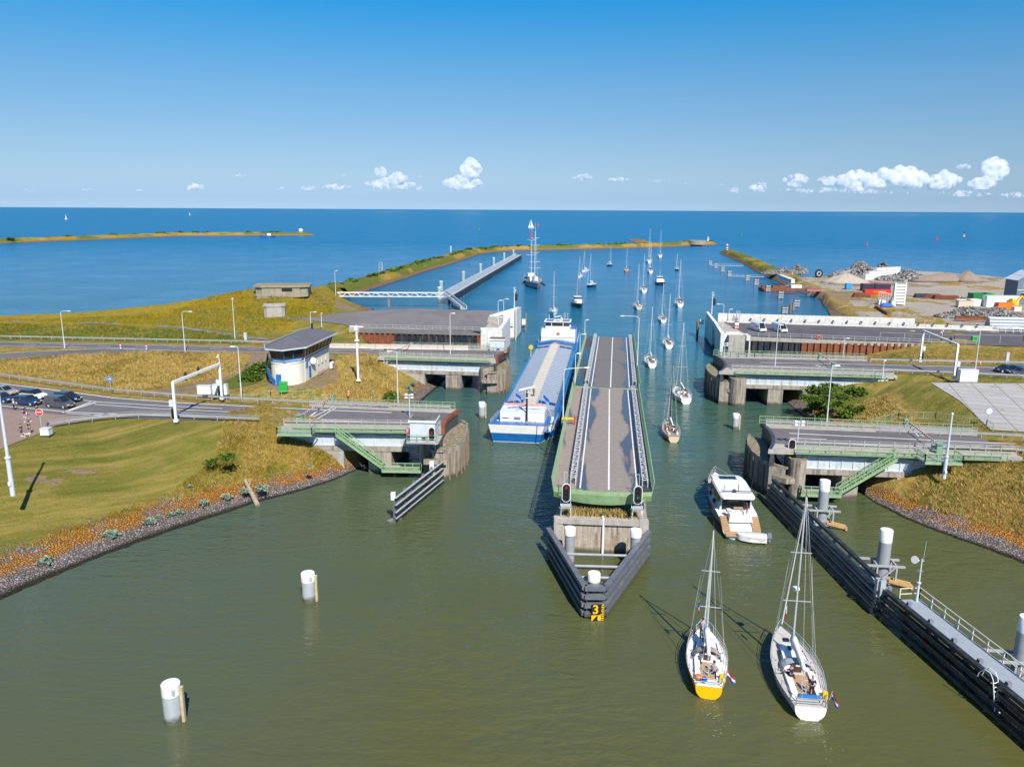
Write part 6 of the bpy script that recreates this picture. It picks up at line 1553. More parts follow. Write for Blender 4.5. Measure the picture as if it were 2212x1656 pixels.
m = MB(); m.box((0, -YL * .31, 2.62), (1.1, .6, .06)); m.build('table', TEAK, my)
m = MB()
for sd in (-1, 1):
    for i in range(6): m.box((sd * YBm * .36, -YL * (.345 + .018 * i), 1.68 - .185 * i), (.95, .36, .16))
m.box((0, -YL * .475, .55), (YBm * .84, 1.5, .14)); m.build('stern_steps', TEAK, my)
m = MB(); m.rail([r[0] for r in rg[9:]] + [r[7] for r in rg[9:]][::-1], .8, 1.8, .022, 2); m.build('bow_rail', GALV, my)
for i, (sd, f) in enumerate(((-1, .05), (-1, .3), (1, .3), (-1, -.1))):
    M = Matrix.Translation(my.location) @ Matrix.Rotation(rzY, 4, 'Z'); q = M @ Vector((sd * YBm * (.42 if f < .2 else .36), YL * f, 1.8))
    bit('fender_ball', 'black round fender on the %s of the motor yacht' % ('port side deck', 'port bow', 'starboard bow', 'port quarter')[i], 'fender', q, lambda m: m.ball((0, 0, .28), .28), BLACKM)
M = Matrix.Translation(my.location) @ Matrix.Rotation(rzY, 4, 'Z')
dg_ = thing('dinghy', 'covered light grey dinghy with outboard on the stern of the motor yacht', 'dinghy', M @ Vector((.9, -YL * .5 - .5, .45)), rzY + R(80))
m = MB(); rr = []
for f, hw in ((-1.6, .55), (-1, .75), (.4, .75), (1.3, .5), (1.75, .1)): rr.append([Vector((-hw, f, .05)), Vector((-hw * 1.05, f, .4)), Vector((-hw * .5, f, .62)), Vector((hw * .5, f, .62)), Vector((hw * 1.05, f, .4)), Vector((hw, f, .05))])
m.loft(rr); m.build('cover', paint('dinghy_cover', (.52, .53, .54), .8, .06), dg_, smooth=60)
m = MB(); rr = [[v + Vector((0, 0, -.25)) for v in (Vector((-h * 1.08, f, .05)), Vector((-h * 1.1, f, .4)), Vector((h * 1.1, f, .4)), Vector((h * 1.08, f, .05)))] for f, h in ((-1.6, .55), (0, .76), (1.3, .5), (1.75, .1))]; m.loft(rr); m.build('tube', HULLW, dg_, smooth=50)
m = MB(); m.box((0, -1.9, .55), (.4, .55, .55), taper=.7); m.box((0, -1.95, .1), (.14, .2, .7)); m.build('outboard', MIDGREY, dg_)
flag('flag', 'red ensign on a staff at the stern of the motor yacht', M @ Vector((.55, -YL * .4, 2.1)), rzY, [FR], .5, 1.1, tilt=.15, pole=1.9)
flag('flag', 'small striped flag on the bow staff of the motor yacht', M @ Vector((0, YL * .485, 2.2)), rzY, [FR, FW, FB], .7, .45, tilt=.2, pole=1.0)

# ------------------------------------------------------------------ cargo barge
bA, bB = P(1053, 955, 0), P(1164, 728, 1.9); bd = Vector((.1235, .9923)); BW = 11.4
bo_ = Vector((bA.x, bA.y)) + Vector((bd.y, -bd.x)) * BW / 2
brz = math.atan2(-bd.x, bd.y); BL_ = 108.0
bg_ = thing('cargo_barge', 'long blue and white cargo barge with grey hatch covers, passing the lock bow first', 'barge', (bo_.x, bo_.y, 0), brz)
h = BW / 2; m = MB(); rr = []
for y, hw0, hw1, zt in ((0, .84, .98, 3.3), (.6, .9, 1.0, 3.15), (5, .99, 1.0, 2.5), (11, 1, 1, 1.9), (60, 1, 1, 1.7), (100, 1, 1, 1.9), (BL_ - 3, .95, .98, 2.2), (BL_, .72, .8, 2.3)):
    yb = y + (0.0 if y > 2 else .5)
    rr.append([Vector((-h * hw1, y, zt)), Vector((-h * hw0, yb, 0)), Vector((-h * hw0 * .9, yb + .3, -1)), Vector((h * hw0 * .9 - (2.0 if y < 1 else 0), yb + .3, -1)), Vector((h * hw0 - (1.9 if y < 1 else .6 if y < 6 else 0), yb, 0)), Vector((h * hw1 - (1.7 if y < 1 else .5 if y < 6 else 0), y, zt))])
m.loft(rr); m.build('hull', BARGEB, bg_)
m = MB(); a, b = rr[0], rr[2]
for (p, q, ps, qs) in ((a[0], a[1], a[5], a[4]), (a[5], a[4], b[5], b[4])):
    T = lambda u, v, f: u.lerp(v, f) + Vector((0, -.03, 0)) + (Vector((.03, 0, 0)) if p is a[5] else Vector((0, 0, 0)))
    m.quad(T(p, q, .5), T(ps, qs, .5), T(ps, qs, .04), T(p, q, .04))
    m.quad(T(p, q, .985), T(ps, qs, .985), T(ps, qs, .955), T(p, q, .955))
m.build('bow_band', WHITE, bg_)
m = MB(); m.box((0, 5.8, 1.95), (BW * .86, 10.2, .1)); m.box((0, 99, 2.0), (BW * .94, 17, .1)); m.build('deck', BARGEB, bg_)
m = MB()
for sd in (-1, 1): m.box((sd * (h - .55), 50, 1.75), (1.1, 80, .12))
m.build('side_deck', paint('barge_side_deck', (.02, .2, .5), .5, .15), bg_)
fz = 1.95; m = MB(); m.box((-.35, 6.4, fz + 1.15), (7.6, 4.6, 2.3)); fo = m.build('forecastle', WHITE, bg_)
m = MB(); m.box((-.35, 6.5, fz + 2.34), (7.7, 4.8, .1)); m.build('roof', paint('pale_roof_grey', (.62, .64, .68), .6, .05), fo)
m = MB(); m.box((-.35, 8.7, fz + 2.6), (7.5, .25, .35)); m.build('warning_rail', paint('faded_red_stripe', (.55, .3, .28), .7, .3), fo)
m = MB(); m.beam((-2.7, 6.8, fz + 2.41), (2.6, 6.5, fz + 2.41), .1, .03); m.beam((-1.6, 5.6, fz + 2.41), (.2, 6.9, fz + 2.41), .22, .03); m.box((-2.9, 6.8, fz + 2.41), (.5, .55, .03)); m.prism([(.9, 6.65), (2.0, 6.65), (1.4, 6.2)], fz + 2.4, fz + 2.43); m.prism([(-.6, 6.6), (.2, 6.3), (.3, 5.9)], fz + 2.4, fz + 2.43); m.build('painted_emblem', BLUEP, fo)
m = MB()
for x in (-3.2, -1.2): m.box((x, 4.08, fz + 1.3), (1.1, .08, .2 if x < -2 else .45))
m.build('vent', MIDGREY, fo)
m = MB(); m.tube((.3, 3.4, fz + .6), (1.3, 3.4, fz + .6), .38, n=12); m.box((.8, 3.4, fz + .25), (1.8, .8, .5))
for x in (-1.1, -.5, 1.9, 2.5): m.tube((x, 3.4, fz + .55), (x + .15, 3.4, fz + .55), .5 if abs(x - .8) < 1.4 else .35, n=12)
m.tube((-1.6, 3.4, fz + .55), (3.0, 3.4, fz + .55), .09); m.build('windlass', paint('windlass_metal', (.3, .27, .22), .5, .3, metal=.2), bg_)
m = MB(); m.tube((.45, 3.9, fz), (.45, 3.9, fz + 6.3), .18, .15); ms = m.build('mast', BLACKM, bg_)
m = MB(); m.beam((-.9, 3.5, fz + 6.35), (1.7, 4.6, fz + 6.85), .22, .24); m.build('radar_bar', WHITE, ms)
m = MB(); m.box((.5, 4, fz + 6.0), (.5, .4, .35)); m.tube((.3, 3.75, fz + 5), (.7, 3.6, fz + 5), .09); m.build('mast_lamp', WHITE, ms)
m = MB()
for sd in (-1, 1):
    for i in range(5): m.box((sd * (h - 1.1), 1.6 + i * 1.6, fz + .35), (.35, .4, .7))
m.build('bollard', WHITE, bg_)
m = MB()
for sd in (-1, 1): m.rail([(sd * (h - .35), 1.2, 2.9), (sd * (h - .3), 6, 2.4), (sd * (h - .25), 11, 1.9)], .8, 1.5, .03, 2)
m.pipe([(3.6, 6, fz + 2.4), (3.6, 6.2, fz + 3.1), (4.4, 5.4, fz + 2.2), (4.8, 4.5, fz + .3)], .05); m.build('bow_rail', GALV, bg_)
# hatch covers: ribbed sheets, low pitched, beige walkway on the ridge
HATG = paint('hatch_aluminium', (.34, .38, .44), .4, .06, metal=.45); HATB = paint('hatch_walkway_beige', (.45, .42, .37), .6, .06)
hw = BW / 2 - 1.15; hy0, hy1 = 11.2, 87.5; zc = 2.0
def hatch_z(x): return zc + 1.55 - (abs(x) / hw) * .75
mL_, mR_ = MB(), MB(); rb = MB(); k = 50
for i in range(k):
    y0_, y1_ = hy0 + (hy1 - hy0) * i / k, hy0 + (hy1 - hy0) * (i + 1) / k; ym_ = (y0_ + y1_) / 2
    for m, x0_, x1_ in ((mL_, -hw, -1.05), (mR_, 1.05, hw)):
        za, zb_ = hatch_z(x0_), hatch_z(x1_)
        m.quad((x0_, y0_, za), (x1_, y0_, zb_), (x1_, y0_ + .04, zb_ + .2), (x0_, y0_ + .04, za + .2)); m.quad((x0_, y0_ + .04, za + .2), (x1_, y0_ + .04, zb_ + .2), (x1_, y1_, zb_), (x0_, y1_, za))
    hz_ = hatch_z(1.05) + .01; rb.quad((-1.05, y0_, hz_), (1.05, y0_, hz_), (1.05, y0_ + .04, hz_ + .2), (-1.05, y0_ + .04, hz_ + .2)); rb.quad((-1.05, y0_ + .04, hz_ + .2), (1.05, y0_ + .04, hz_ + .2), (1.05, y1_, hz_), (-1.05, y1_, hz_))
mL_.build('hatch_cover', HATG, bg_); mR_.build('hatch_cover', HATG, bg_); rb.build('hatch_walkway', HATB, bg_)
m = MB()
for sd in (-1, 1): m.box((sd * hw, (hy0 + hy1) / 2, zc + .1), (.2, hy1 - hy0, 1.6))
m.box((0, hy0 - .1, zc + .3), (hw * 2, .2, 1.6)); m.build('coaming', HATG, bg_)
m = MB()
for yb_ in (14.5, 74.5):
    for sd in (-1, 1):
        for a in (0, 1):
            for r_ in (0, 1):
                xa, xb = sd * (1.4 + a * 1.65), sd * (2.9 + a * 1.65); ya_ = yb_ + r_ * 1.2
                m.quad((xa, ya_, hatch_z(xa) + .2), (xb, ya_, hatch_z(xb) + .2), (xb, ya_ + .9, hatch_z(xb) + .2), (xa, ya_ + .9, hatch_z(xa) + .2)) if sd > 0 else m.quad((xb, ya_, hatch_z(xb) + .2), (xa, ya_, hatch_z(xa) + .2), (xa, ya_ + .9, hatch_z(xa) + .2), (xb, ya_ + .9, hatch_z(xb) + .2))
m.build('hatch_opening', paint('deep_blue_panel', (.01, .05, .2), .4, .1), bg_)
m = MB(); xs = [-hw - .6 + i * (2 * hw + 1.2) / 10 for i in range(11)]
for yy in (79.5, 81.2):
    pt = [Vector((x, yy, zc + 2.1 - .85 * abs(x) / hw)) for x in xs]
    for a, b in zip(pt, pt[1:]): m.beam(a, b, .35 if yy > 80 else .16, .3 if yy > 80 else .14)
for sd in (-1, 1): m.beam((sd * (hw + .6), 79.3, 1.8), (sd * (hw + .6), 81.4, 1.8), .3, .4); m.beam((sd * (hw + .6), 80.4, 1.8), (sd * (hw + .6), 80.4, zc + 1.3), .3, .3)
m.build('hatch_crane', BARGEB, bg_)
# deckhouse aft
sy = 89; m = MB(); m.box((0, sy + 6, 3.75), (BW * .82, 11, 3.6)); dh = m.build('deckhouse', WHITE, bg_)
m = MB(); m.box((0, sy + .47, 3.5), (BW * .82, .05, .08)); m.build('rubbing_line', MIDGREY, dh)
cr = MB(); cr.cm = 0; cr.prism([(-.2, 0), (.2, 0), (.2, .05), (-.2, .05)], 4.35, 4.95); cr.cm = 1
for sd in (-1, 1): cr.box((sd * .36, .02, 4.6), (.2, .05, .5)); cr.box((sd * .48, .02, 4.85), (.12, .05, .16)); 
cr.box((0, .02, 5.05), (.26, .05, .14)); cr.box((0, .0, 4.65), (.16, .06, .2)); cr.cm = 0; cr.box((0, .02, 4.3), (.9, .05, .1))
cr.v = [(v[0], v[1] + sy + .43, v[2]) for v in cr.v]; cr.build('coat_of_arms', [paint('crest_red', (.45, .05, .03), .6, .1), paint('crest_gold', (.6, .33, .06), .6, .1)], dh)
m = MB(); m.box((-.4, sy + 5.6, 6.5), (6.6, 4.6, 1.9)); whs = m.build('wheelhouse', WHITE, bg_)
m = MB(); m.box((-.4, sy + 5.6, 6.75), (6.64, 4.66, .95)); m.build('window', GLASS, whs)
m = MB()
for x in (-1.9, 1.3): m.box((x - .1, sy + 3.04, 6.75), (.14, .08, 1.0))
m.build('window_frame', WHITE, whs)
m = MB(); m.box((-.4, sy + 5.8, 7.52), (7.4, 5.6, .16)); m.build('roof', WHITE, whs)
m = MB()
for x in (-2.6, 1.9): m.box((x, sy + 5.2, 7.64), (2.0, 3.6, .06))
m.box((-.4, sy + 4.6, 7.64), (1.5, 1.2, .06)); m.build('solar_panel', paint('solar_blue', (.06, .1, .2), .2, .1), whs)
m = MB(); m.tube((.5, sy + 7, 7.6), (.5, sy + 7, 8.3), .3, .22); m.beam((-1.6, sy + 6.8, 8.4), (.3, sy + 7.6, 8.6), .2, .16)
for x in (1.2, 1.6, 2.2): m.tube((x, sy + 7.5, 7.6), (x, sy + 7.5, 9.6), .03)
m.tube((-3, sy + 7, 7.6), (-3, sy + 7, 9.2), .05); m.build('aerial', WHITE, whs)
m = MB(); m.box((4.2, sy + 4, 6.3), (1.6, 2.6, .5)); m.build('tarpaulin', paint('blue_tarpaulin', (.02, .1, .45), .7, .12), bg_)
m = MB(); m.rail([(-h + .4, sy - 1, 2), (-h + .4, sy + 15, 2.1)], 1, 2, .03, 2); m.rail([(h - .4, sy - 1, 2), (h - .4, sy + 15, 2.1)], 1, 2, .03, 2); m.rail([(-h * .8, sy + .6, 5.55), (h * .8, sy + .6, 5.55)], .9, 2, .03, 2); m.build('railing', GALV, bg_)
m = MB(); m.tube((-h + .25, 69, 1.7), (-h + .25, 69, 4.0), .12); m.tube((-h + .25, 68.8, 4.2), (-h + .25, 69.3, 4.2), .55, n=14); m.build('yellow_lamp', YELLOW, bg_)
Mb = Matrix.Translation(bg_.location) @ Matrix.Rotation(brz, 4, 'Z')
person('person in dark red and black walking on the beige hatch walkway of the barge', Mb @ Vector((.1, 19.5, zc + 1.5)), brz + 2.6, REDC, BLACKC, 'walk')
def bflag(label, p, cols, rz): flag('flag', label, p, rz, cols, 1.5, 1.1, tilt=.5, pole=2.1)
bflag('blue pennant on the left of the barge forecastle', Mb @ Vector((-2.6, 9.4, fz + 2.3)), [FB, paint('pale_blue_cloth', (.2, .35, .75), .8, .1)], brz + 2.2)
bflag('blue and light blue flag on the right of the barge forecastle', Mb @ Vector((2.3, 9.4, fz + 2.3)), [FB, paint('sky_blue_cloth', (.15, .4, .75), .8, .1)], brz + 1.2)

# ------------------------------------------------------------------ tall sailing ship far off, and a trawler
p = P(*Z3(640, 692)); sh = thing('sailing_ship', 'large two-masted steel sailing ship with many crew, coming in from the sea', 'sailing ship', (p.x, p.y + 14, 0), R(185))
SL, SB = 42, 8.2; rg = hull_rings(SL, SB, 2.6, n=16, transom=.6, bow_over=2); m = MB(); m.loft(rg); m.build('hull', paint('ship_grey_hull', (.28, .3, .33), .4, .1), sh, smooth=50)
m = MB(); rg2 = [[v * 1.0 for v in r] for r in rg]
for r, r2 in zip(rg, rg[1:]):
    for a, b in ((1, 2), (6, 5)):
        q = [r[b], r2[b], r2[b].lerp(r2[a], .45), r[b].lerp(r[a], .45)]; q = [v + Vector((.04 if v.x > 0 else -.04, 0, 0)) for v in q]; m.add(q, [(0, 1, 2, 3) if a == 6 else (3, 2, 1, 0)])
m.add([v + Vector((0, .05, 0)) for v in (rg[-1][2], rg[-1][5], rg[-1][5].lerp(rg[-1][6], .45), rg[-1][2].lerp(rg[-1][1], .45))], [(0, 1, 2, 3)]); m.build('boot_top', REDP, sh)
m = MB()
for a, b in zip(rg, rg[1:]): m.quad(a[0], a[7], b[7], b[0])
m.build('deck', WHITE, sh)
m = MB(); m.box((0, -3, 3.6), (4.2, 14, 1.8)); m.box((0, -9, 4.6), (3.6, 5, 2)); m.build('deckhouse', WHITE, sh)
for my_, tpy, nm in ((7, Z3(0, 188)[1], 'mast'), (-9, Z3(0, 180)[1], 'mast')):
    zt = top_z(p.x, p.y + 14 - my_, tpy) if my_ > 0 else top_z(p.x, p.y + 23, tpy); m = MB(); m.tube((0, my_, 2.4), (0, my_, zt), .34 if my_ > 0 else .14, .2 if my_ > 0 else .08); mm_ = m.build(nm, ALU if my_ > 0 else WHITE, sh)
    m = MB()
    for f in ((.28, .4, .58, .72, .86) if my_ > 0 else (.5, .8)):
        z = 2.4 + (zt - 2.4) * f; wv = 3.0 * (1.15 - .5 * f)
        for sd in (-1, 1): m.beam((0, my_, z - .2), (sd * wv, my_ - .4, z + .25), .12, .1)
    m.build('spreader', WHITE, mm_)
    if my_ < 0:
        m = MB(); m.box((0, my_, zt * .9), (.5, .2, zt * .18)); m.build('burgee', FR, mm_)
m = MB()
for sd in (-1, 1):
    m.tube((sd * 3.8, 6.5, 2.6), (0, 7, 26), .012, n=4)
    m.tube((sd * 3.6, -9, 2.6), (0, -9, 24), .012, n=4)
m.tube((0, 20.5, 3.2), (0, 7.3, 32), .03, n=5); m.build('rigging', GALV, sh)
m = MB(); m.rail([r[0] for r in rg] + [r[7] for r in rg][::-1], 1.0, 2.5, .03, 2); m.build('bulwark_rail', WHITE, sh)
m = MB(); m.tube((0, 6.5, 5), (0, -5, 5.4), .3); m.build('boom', WHITE, sh)
Ms = Matrix.Translation(sh.location) @ Matrix.Rotation(R(185), 4, 'Z'); pp = None
for i in range(14):
    q = Ms @ Vector((random.uniform(-2.8, 2.8), random.uniform(-2, 17), 2.75)); lab = 'person among the crowd of crew standing on the deck of the two-masted ship'
    if i < 3: pr_ = person(lab, q, i * 2.0, (NAVYC, WHITEC, REDC)[i], (JEAN, BLACKC, NAVYC)[i], group='crew on the deck of the two-masted ship', hands=False); pp = (pp or []) + [pr_]
    else: dup(pp[i % 3], q, random.uniform(0, 6))
for i in range(4):
    q = Ms @ Vector((-4.25 if i < 3 else 4.25, 12 - i * 5, .9)); bit('fender_ball', ('foremost', 'second', 'third', 'offside')[i] + ' dark fender hung on the side of the two-masted ship', 'fender', q, lambda m: m.ball((0, 0, .6), .65), BLACKM)
p = P(577, 512.5); tr = thing('trawler', 'small blue fishing trawler moored off the far-left breakwater', 'fishing boat', tuple(p), R(95))
m = MB(); m.loft(hull_rings(20, 6, 2.2, transom=.8)); m.build('hull', paint('trawler_blue', (.02, .12, .4), .4, .1), tr)
m = MB(); m.box((0, -3, 3.6), (4, 5, 3)); m.build('wheelhouse', WHITE, tr)
m = MB(); m.tube((0, 2, 2), (0, 2, 8), .2); m.beam((0, 2, 7), (0, 8, 3), .2, .2); m.tube((0, -7, 2), (0, -7, 6), .15); m.build('mast', BRM, tr)
# ------------------------------------------------------------------ lamps, gantries, barriers, rails
def street_lamp(label, bx, by, tx, ty, z=ZR, arm=1.6, ang=0.0, group='street lamps', r=.09, head=True):
    p = P(bx, by, z); h = top_z(p.x, p.y, ty) - z
    t = thing('street_lamp', label, 'street lamp', tuple(p), ang, group)
    m = MB(); m.tube((0, 0, 0), (0, 0, h * .3), r * 1.35, r * 1.2); m.tube((0, 0, h * .3), (0, 0, h - (.35 if arm else 0)), r, r * .7)
    if arm: m.pipe([(0, 0, h - .36), (.06 * arm, 0, h - .12), (.3 * arm, 0, h), (arm, 0, h + .08)], r * .6)
    m.build('pole', WHITEPOLE, t)
    if head:
        m = MB(); m.box((arm + .3 if arm else .12, 0, h + .06), (.8 if arm else .5, .24, .14), taper=.8); m.build('lamp_head', WHITE, t)
    return t
WHITEPOLE = paint('pole_grey_white', (.6, .62, .63), .5, .06)
for a in (
    ('curved lamp post at the roadside furthest left on the far road', 140, 752, 130, 672),
    ('curved lamp post on the far road between the two traffic beacons and the building', 400, 760, 393, 673),
    ('tall straight pole by the cycle path without an arm', 508, 735, 500, 645, ZR, 0),
    ('slim lamp post beside the white cabinets of the left near road', 522, 862, 511, 749, ZR, .6, R(180)),
    ('lamp post behind the roof of the control building', 672, 713, 670, 674, ZR, 1.0),
    ('short straight pole right of the control building chimney', 695, 706, 692, 677, ZR, 0),
    ('lamp post fixed to the girder of the left far approach', 973, 777, 974, 677, 5.6, .5),
    ('thin lamp post rising between the two left approaches', 860, 877, 853, 759, 5.5, .9, R(180)),
    ('thin pole on the left white lock wall', 1076, 702, 1075, 649, 7.2, .5),
    ('second lamp on the left white lock wall', 1088, 687, 1089, 646, 7.2, .8),
    ('tall lamp at the landward end of the white footbridge', 725.5, 643, 724, 585, 5, .4),
    ('lamp post fixed to the girder of the right far approach', 1673, 803.5, 1683, 702, 5.8, .4),
    ('thin lamp post on the slope between the right approaches', 1785, 920, 1796, 790, 6.3, .5),
    ('curved lamp post beside the white cabinet on the right far road', 2104, 816.6, 2119, 713, ZR, 2.0, R(180)),
    ('small thin post at the end of the right far railing', 1906, 816.6, 1910, 779, ZR, 0),
    ('short lamp in front of the rusted right sheet piling', 1821, 771, 1826, 731, 5, .5),
    ('lamp post on the right white lock wall near the red box', 1561, 707, 1558.5, 657, 7.2, 1.3, R(180)),
    ('camera pole behind the red and white signal box', 1574, 690, 1575, 668, 7.5, .3),
    ('long-armed lamp on the left edge of the nearer swing bridge', 1216, 912, 1220, 796, ZR, 3.2, R(10)),
    ('lamp head rising left of the farther swing bridge, nearest', 1242, 828, 1245, 763.5, ZR, .3, R(0)),
    ('lamp left of the farther swing bridge, middle of three', 1252, 781, 1256, 722, ZR, .5),
    ('lamp left of the farther swing bridge, furthest', 1263, 728, 1266, 691, ZR, .3),
    ('long-armed lamp on the right edge of the farther swing bridge', 1376, 800, 1378, 683, ZR, 3.0, R(180))):
    street_lamp(*a)
p = P(28, 1068, 2.0); pz = ground(p.x, p.y); p = P(28, 1068, pz)
bp = thing('lamp_mast', 'tall stepped steel mast on the mown slope at the left edge', 'mast', (p.x, p.y, pz - .1))
m = MB(); m.tube((0, 0, 0), (0, 0, 4.4), .27, .24, 12); m.tube((0, 0, 4.4), (0, 0, 4.6), .33, .33, 12); m.tube((0, 0, 4.6), (0, 0, 13), .18, .12, 10); m.build('pole', PALEGREY, bp)
m = MB(); m.box((0, -.3, 1.5), (.3, .2, .45)); m.build('box', WHITE, bp)
m = MB(); m.box((0, 0, 13.1), (.25, .25, .3)); m.build('cap', WHITE, bp)
p = P(2039, 1030, 4.8); bp = dup(bp, (p.x, p.y, 4.6), 0, 'stepped steel mast beside the barrier of the right near approach', scale=(.9, .9, (top_z(p.x, p.y, 893) - 4.6) / 13.1))
def gantry(label, b1, t1, b2, t2, cabs, sig, nm_group='traffic signal gantries'):
    p1, p2 = P(*b1, ZR), P(*b2, ZR); h1, h2 = top_z(p1.x, p1.y, t1[1]), top_z(p2.x, p2.y, t2[1]); h = (h1 + h2) / 2
    t = thing('signal_gantry', label, 'gantry', tuple((p1 + p2) / 2), 0, nm_group, local=False)
    for p in (p1, p2):
        m = MB(); m.box((p.x, p.y, (h + ZR) / 2), (.34, .34, h - ZR)); m.box((p.x, p.y, ZR + .2), (.6, .6, .4)); m.build('post', WHITE, t)
        d = (p2 - p1).normalized() * (.45 if cabs > 0 else -.45)
        m = MB(); m.box(p - Vector((.45 * cabs, .1, 0)) + Vector((0, 0, 2.9)), (.55, .45, .95)); m.build('control_box', PALEGREY, t)
        m = MB(); m.tube(p + Vector((-.38 * cabs, 0, 1.3)), p + Vector((-.52 * cabs, 0, 1.3)), .6, n=14); m.v = [(v[0], p.y + (v[1] - p.y) * .55, ZR + 1.35 + (v[2] - ZR - 1.3) * 1.25) for v in m.v]; m.build('traffic_light', BLACK, t)
    a, b = Vector((p1.x, p1.y, h)), Vector((p2.x, p2.y, h)); m = MB(); m.beam(a, b, .36, .4); m.build('beam', WHITE, t)
    for f in sig:
        q = a.lerp(b, f); m = MB(); m.tube(q + Vector((-.3 * cabs, 0, .05)), q + Vector((-.42 * cabs, 0, .05)), .5, n=14); m.v = [(v[0], v[1], h + .05 + (v[2] - h - .05) * 1.35) for v in m.v]; m.build('traffic_light', BLACK, t)
    m = MB(); q = b if cabs > 0 else a.lerp(b, .45); m.tube(q, q + Vector((0, 0, 1.6)), .05); m.box(q + Vector((-.2, 0, 1.2)), (.35, .25, .2)); m.box(q + Vector((0, -.15, 1.5)), (.2, .3, .2)); m.build('camera', WHITE, t)
gantry('white traffic-light gantry across the left near road', (381, 911), (372, 826), (480, 862), (475, 786), 1, (.3, .57))
gantry('white traffic-light gantry across the right far road', (2060, 818), (2071, 743), (1987, 781), (1994.5, 716), -1, (.25, .5))
STRIPE = bpy.data.materials.new('red_white_stripes'); STRIPE.use_nodes = True
def _stripe():
    n = STRIPE.node_tree; b = n.nodes['Principled BSDF']; tc = N(n, 'TexCoord'); sp = N(n, 'SeparateXYZ'); n.links.new(tc.outputs['Object'], sp.inputs[0])
    k = math_(n, 'GREATER_THAN', math_(n, 'FRACT', math_(n, 'MULTIPLY', sp.outputs[0], 1.5)), .5)
    n.links.new(mixc(n, k, (.75, .74, .72), (.6, .02, .02)), b.inputs['Base Color'])
_stripe()
def barrier(label, b1, e1, z=ZR, both=None):
    p, q = P(*b1, z), P(*e1, z); d = q - p; d.z = 0; L_ = d.length; a = math.atan2(d.y, d.x)
    t = thing('boom_barrier', label, 'barrier', tuple(p), a, 'lowered boom barriers at the bridge ends')
    m = MB(); m.box((0, 0, .62), (.75, .65, 1.25)); m.box((-.1, 0, 1.3), (.9, .75, .12)); m.build('drive_box', paint('barrier_box_green', (.2, .33, .23), .5, .1), t)
    m = MB(); m.box((L_ / 2 + .3, 0, 1.12), (L_ - .4, .1, .16)); m.build('boom', STRIPE, t)
    m = MB(); m.beam((-.4, -.5, 0), (-.4, -.5, 1.2), .05, .05); m.beam((.6, -.6, 0), (.6, -.6, 1.3), .05, .05); m.beam((.6, .6, 0), (.6, .6, 1.3), .05, .05); m.beam((.6, -.6, 1.3), (.6, .6, 1.3), .04, .04); m.build('guard', GALV, t)
    m = MB(); m.box((L_ + .3, 0, .62), (.7, .6, 1.25)); m.build('end_box', MT['barrier_box_green'], t)
barrier('lowered red and white boom across the left near approach', (648, 914), (717, 870))
barrier('lowered red and white boom across the left far approach', (862, 766), (889, 752))
barrier('lowered red and white boom across the right near approach', (2026, 978), (1957, 924))
barrier('lowered red and white boom across the right far approach', (1799, 797), (1771, 776))
xm = MB()
for a in (((660, 903), (699, 878)), ((668, 902), (694, 880)), ((672, 902), (720, 879)), ((686, 904), (726, 880)), ((1985, 942), (1960, 921)), ((1995, 942), (1972, 926)), ((2005, 944), (1985, 928)), ((1990, 940), (1980, 927)), ((1763, 788), (1778, 793)), ((1760, 789), (1790, 796))):
    q = PL(a, ZR); xm.add(strip(q, .18, zl).v, [(0, 1, 2, 3)])
mark('road_marking', xm)
RAILM = paint('guard_rail_zinc', (.42, .44, .45), .45, .12, metal=.35)
def guard_rail(label, pts, z=ZR, sp=2.6, h=.72, top=False):
    q = PL(pts, z); t = thing('guard_rail', label, 'guard rail', tuple(q[0]), 0, local=False)
    m = MB(); m2 = m
    for a, b in zip(q, q[1:]):
        up = Vector((0, 0, 1)); m.beam(a + up * (h + .06), b + up * (h + .06), .09, .12); m.beam(a + up * (h - .13), b + up * (h - .13), .09, .12); m.beam(a + up * (h - .04), b + up * (h - .04), .04, .16)
        if top: m.beam(a + up * (h + .35), b + up * (h + .35), .06, .06)
        k = max(1, int((b - a).length / sp))
        for i in range(k): c = a.lerp(b, i / k); m2.box(c + up * (h / 2 - .02), (.1, .1, h))
    m.build('rail', RAILM, t)
guard_rail('long curved guard rail along the grass side of the left near road', [(-260, 783), (-120, 797), (0, 815), (108, 830), (249, 849), (393, 861), (557, 870), (721, 879), (840, 884)])
guard_rail('bright guard rail curving from the brick pavement to the left bridge', [(103, 925), (150, 917), (200, 910.5), (250, 906), (300, 903.5), (370, 903.5), (470, 909), (560, 913)], top=True)
guard_rail('guard rail on the far side of the left far road', [(-260, 725), (0, 731.5), (270, 737), (570, 743.5), (700, 748)])
guard_rail('guard rail along the far side of the right near road', [(1900, 934), (2209, 950), (2500, 964)])
guard_rail('guard rail along the near side of the right near road', [(2000, 969), (2209, 981), (2500, 994)], top=True)
guard_rail('guard rail along the far side of the right far road', [(1880, 782.5), (2209, 789), (2500, 795)])
guard_rail('guard rail along the near side of the right far road', [(1905, 804), (2209, 818), (2500, 829)])
jb = thing('barrier_wall', 'row of pale concrete barriers along the left far approach', 'barrier', tuple(P(900, 752, ZR)), 0, local=False)
q0, q1 = P(712, 750.5, ZR), P(1012, 755.5, ZR)
m = MB()
for i in range(9):
    a, b = q0.lerp(q1, i / 9 + .001), q0.lerp(q1, (i + 1) / 9 - .001); d = (b - a).normalized(); n_ = Vector((-d.y, d.x, 0))
    m.loft([[e + n_ * o + Vector((0, 0, z)) for o, z in ((-.4, 0), (-.16, .3), (-.1, 1.0), (.1, 1.0), (.16, .3), (.4, 0))] for e in (a, b)])
m.build('blocks', paint('beige_concrete', (.5, .44, .38), .85, .12), jb)
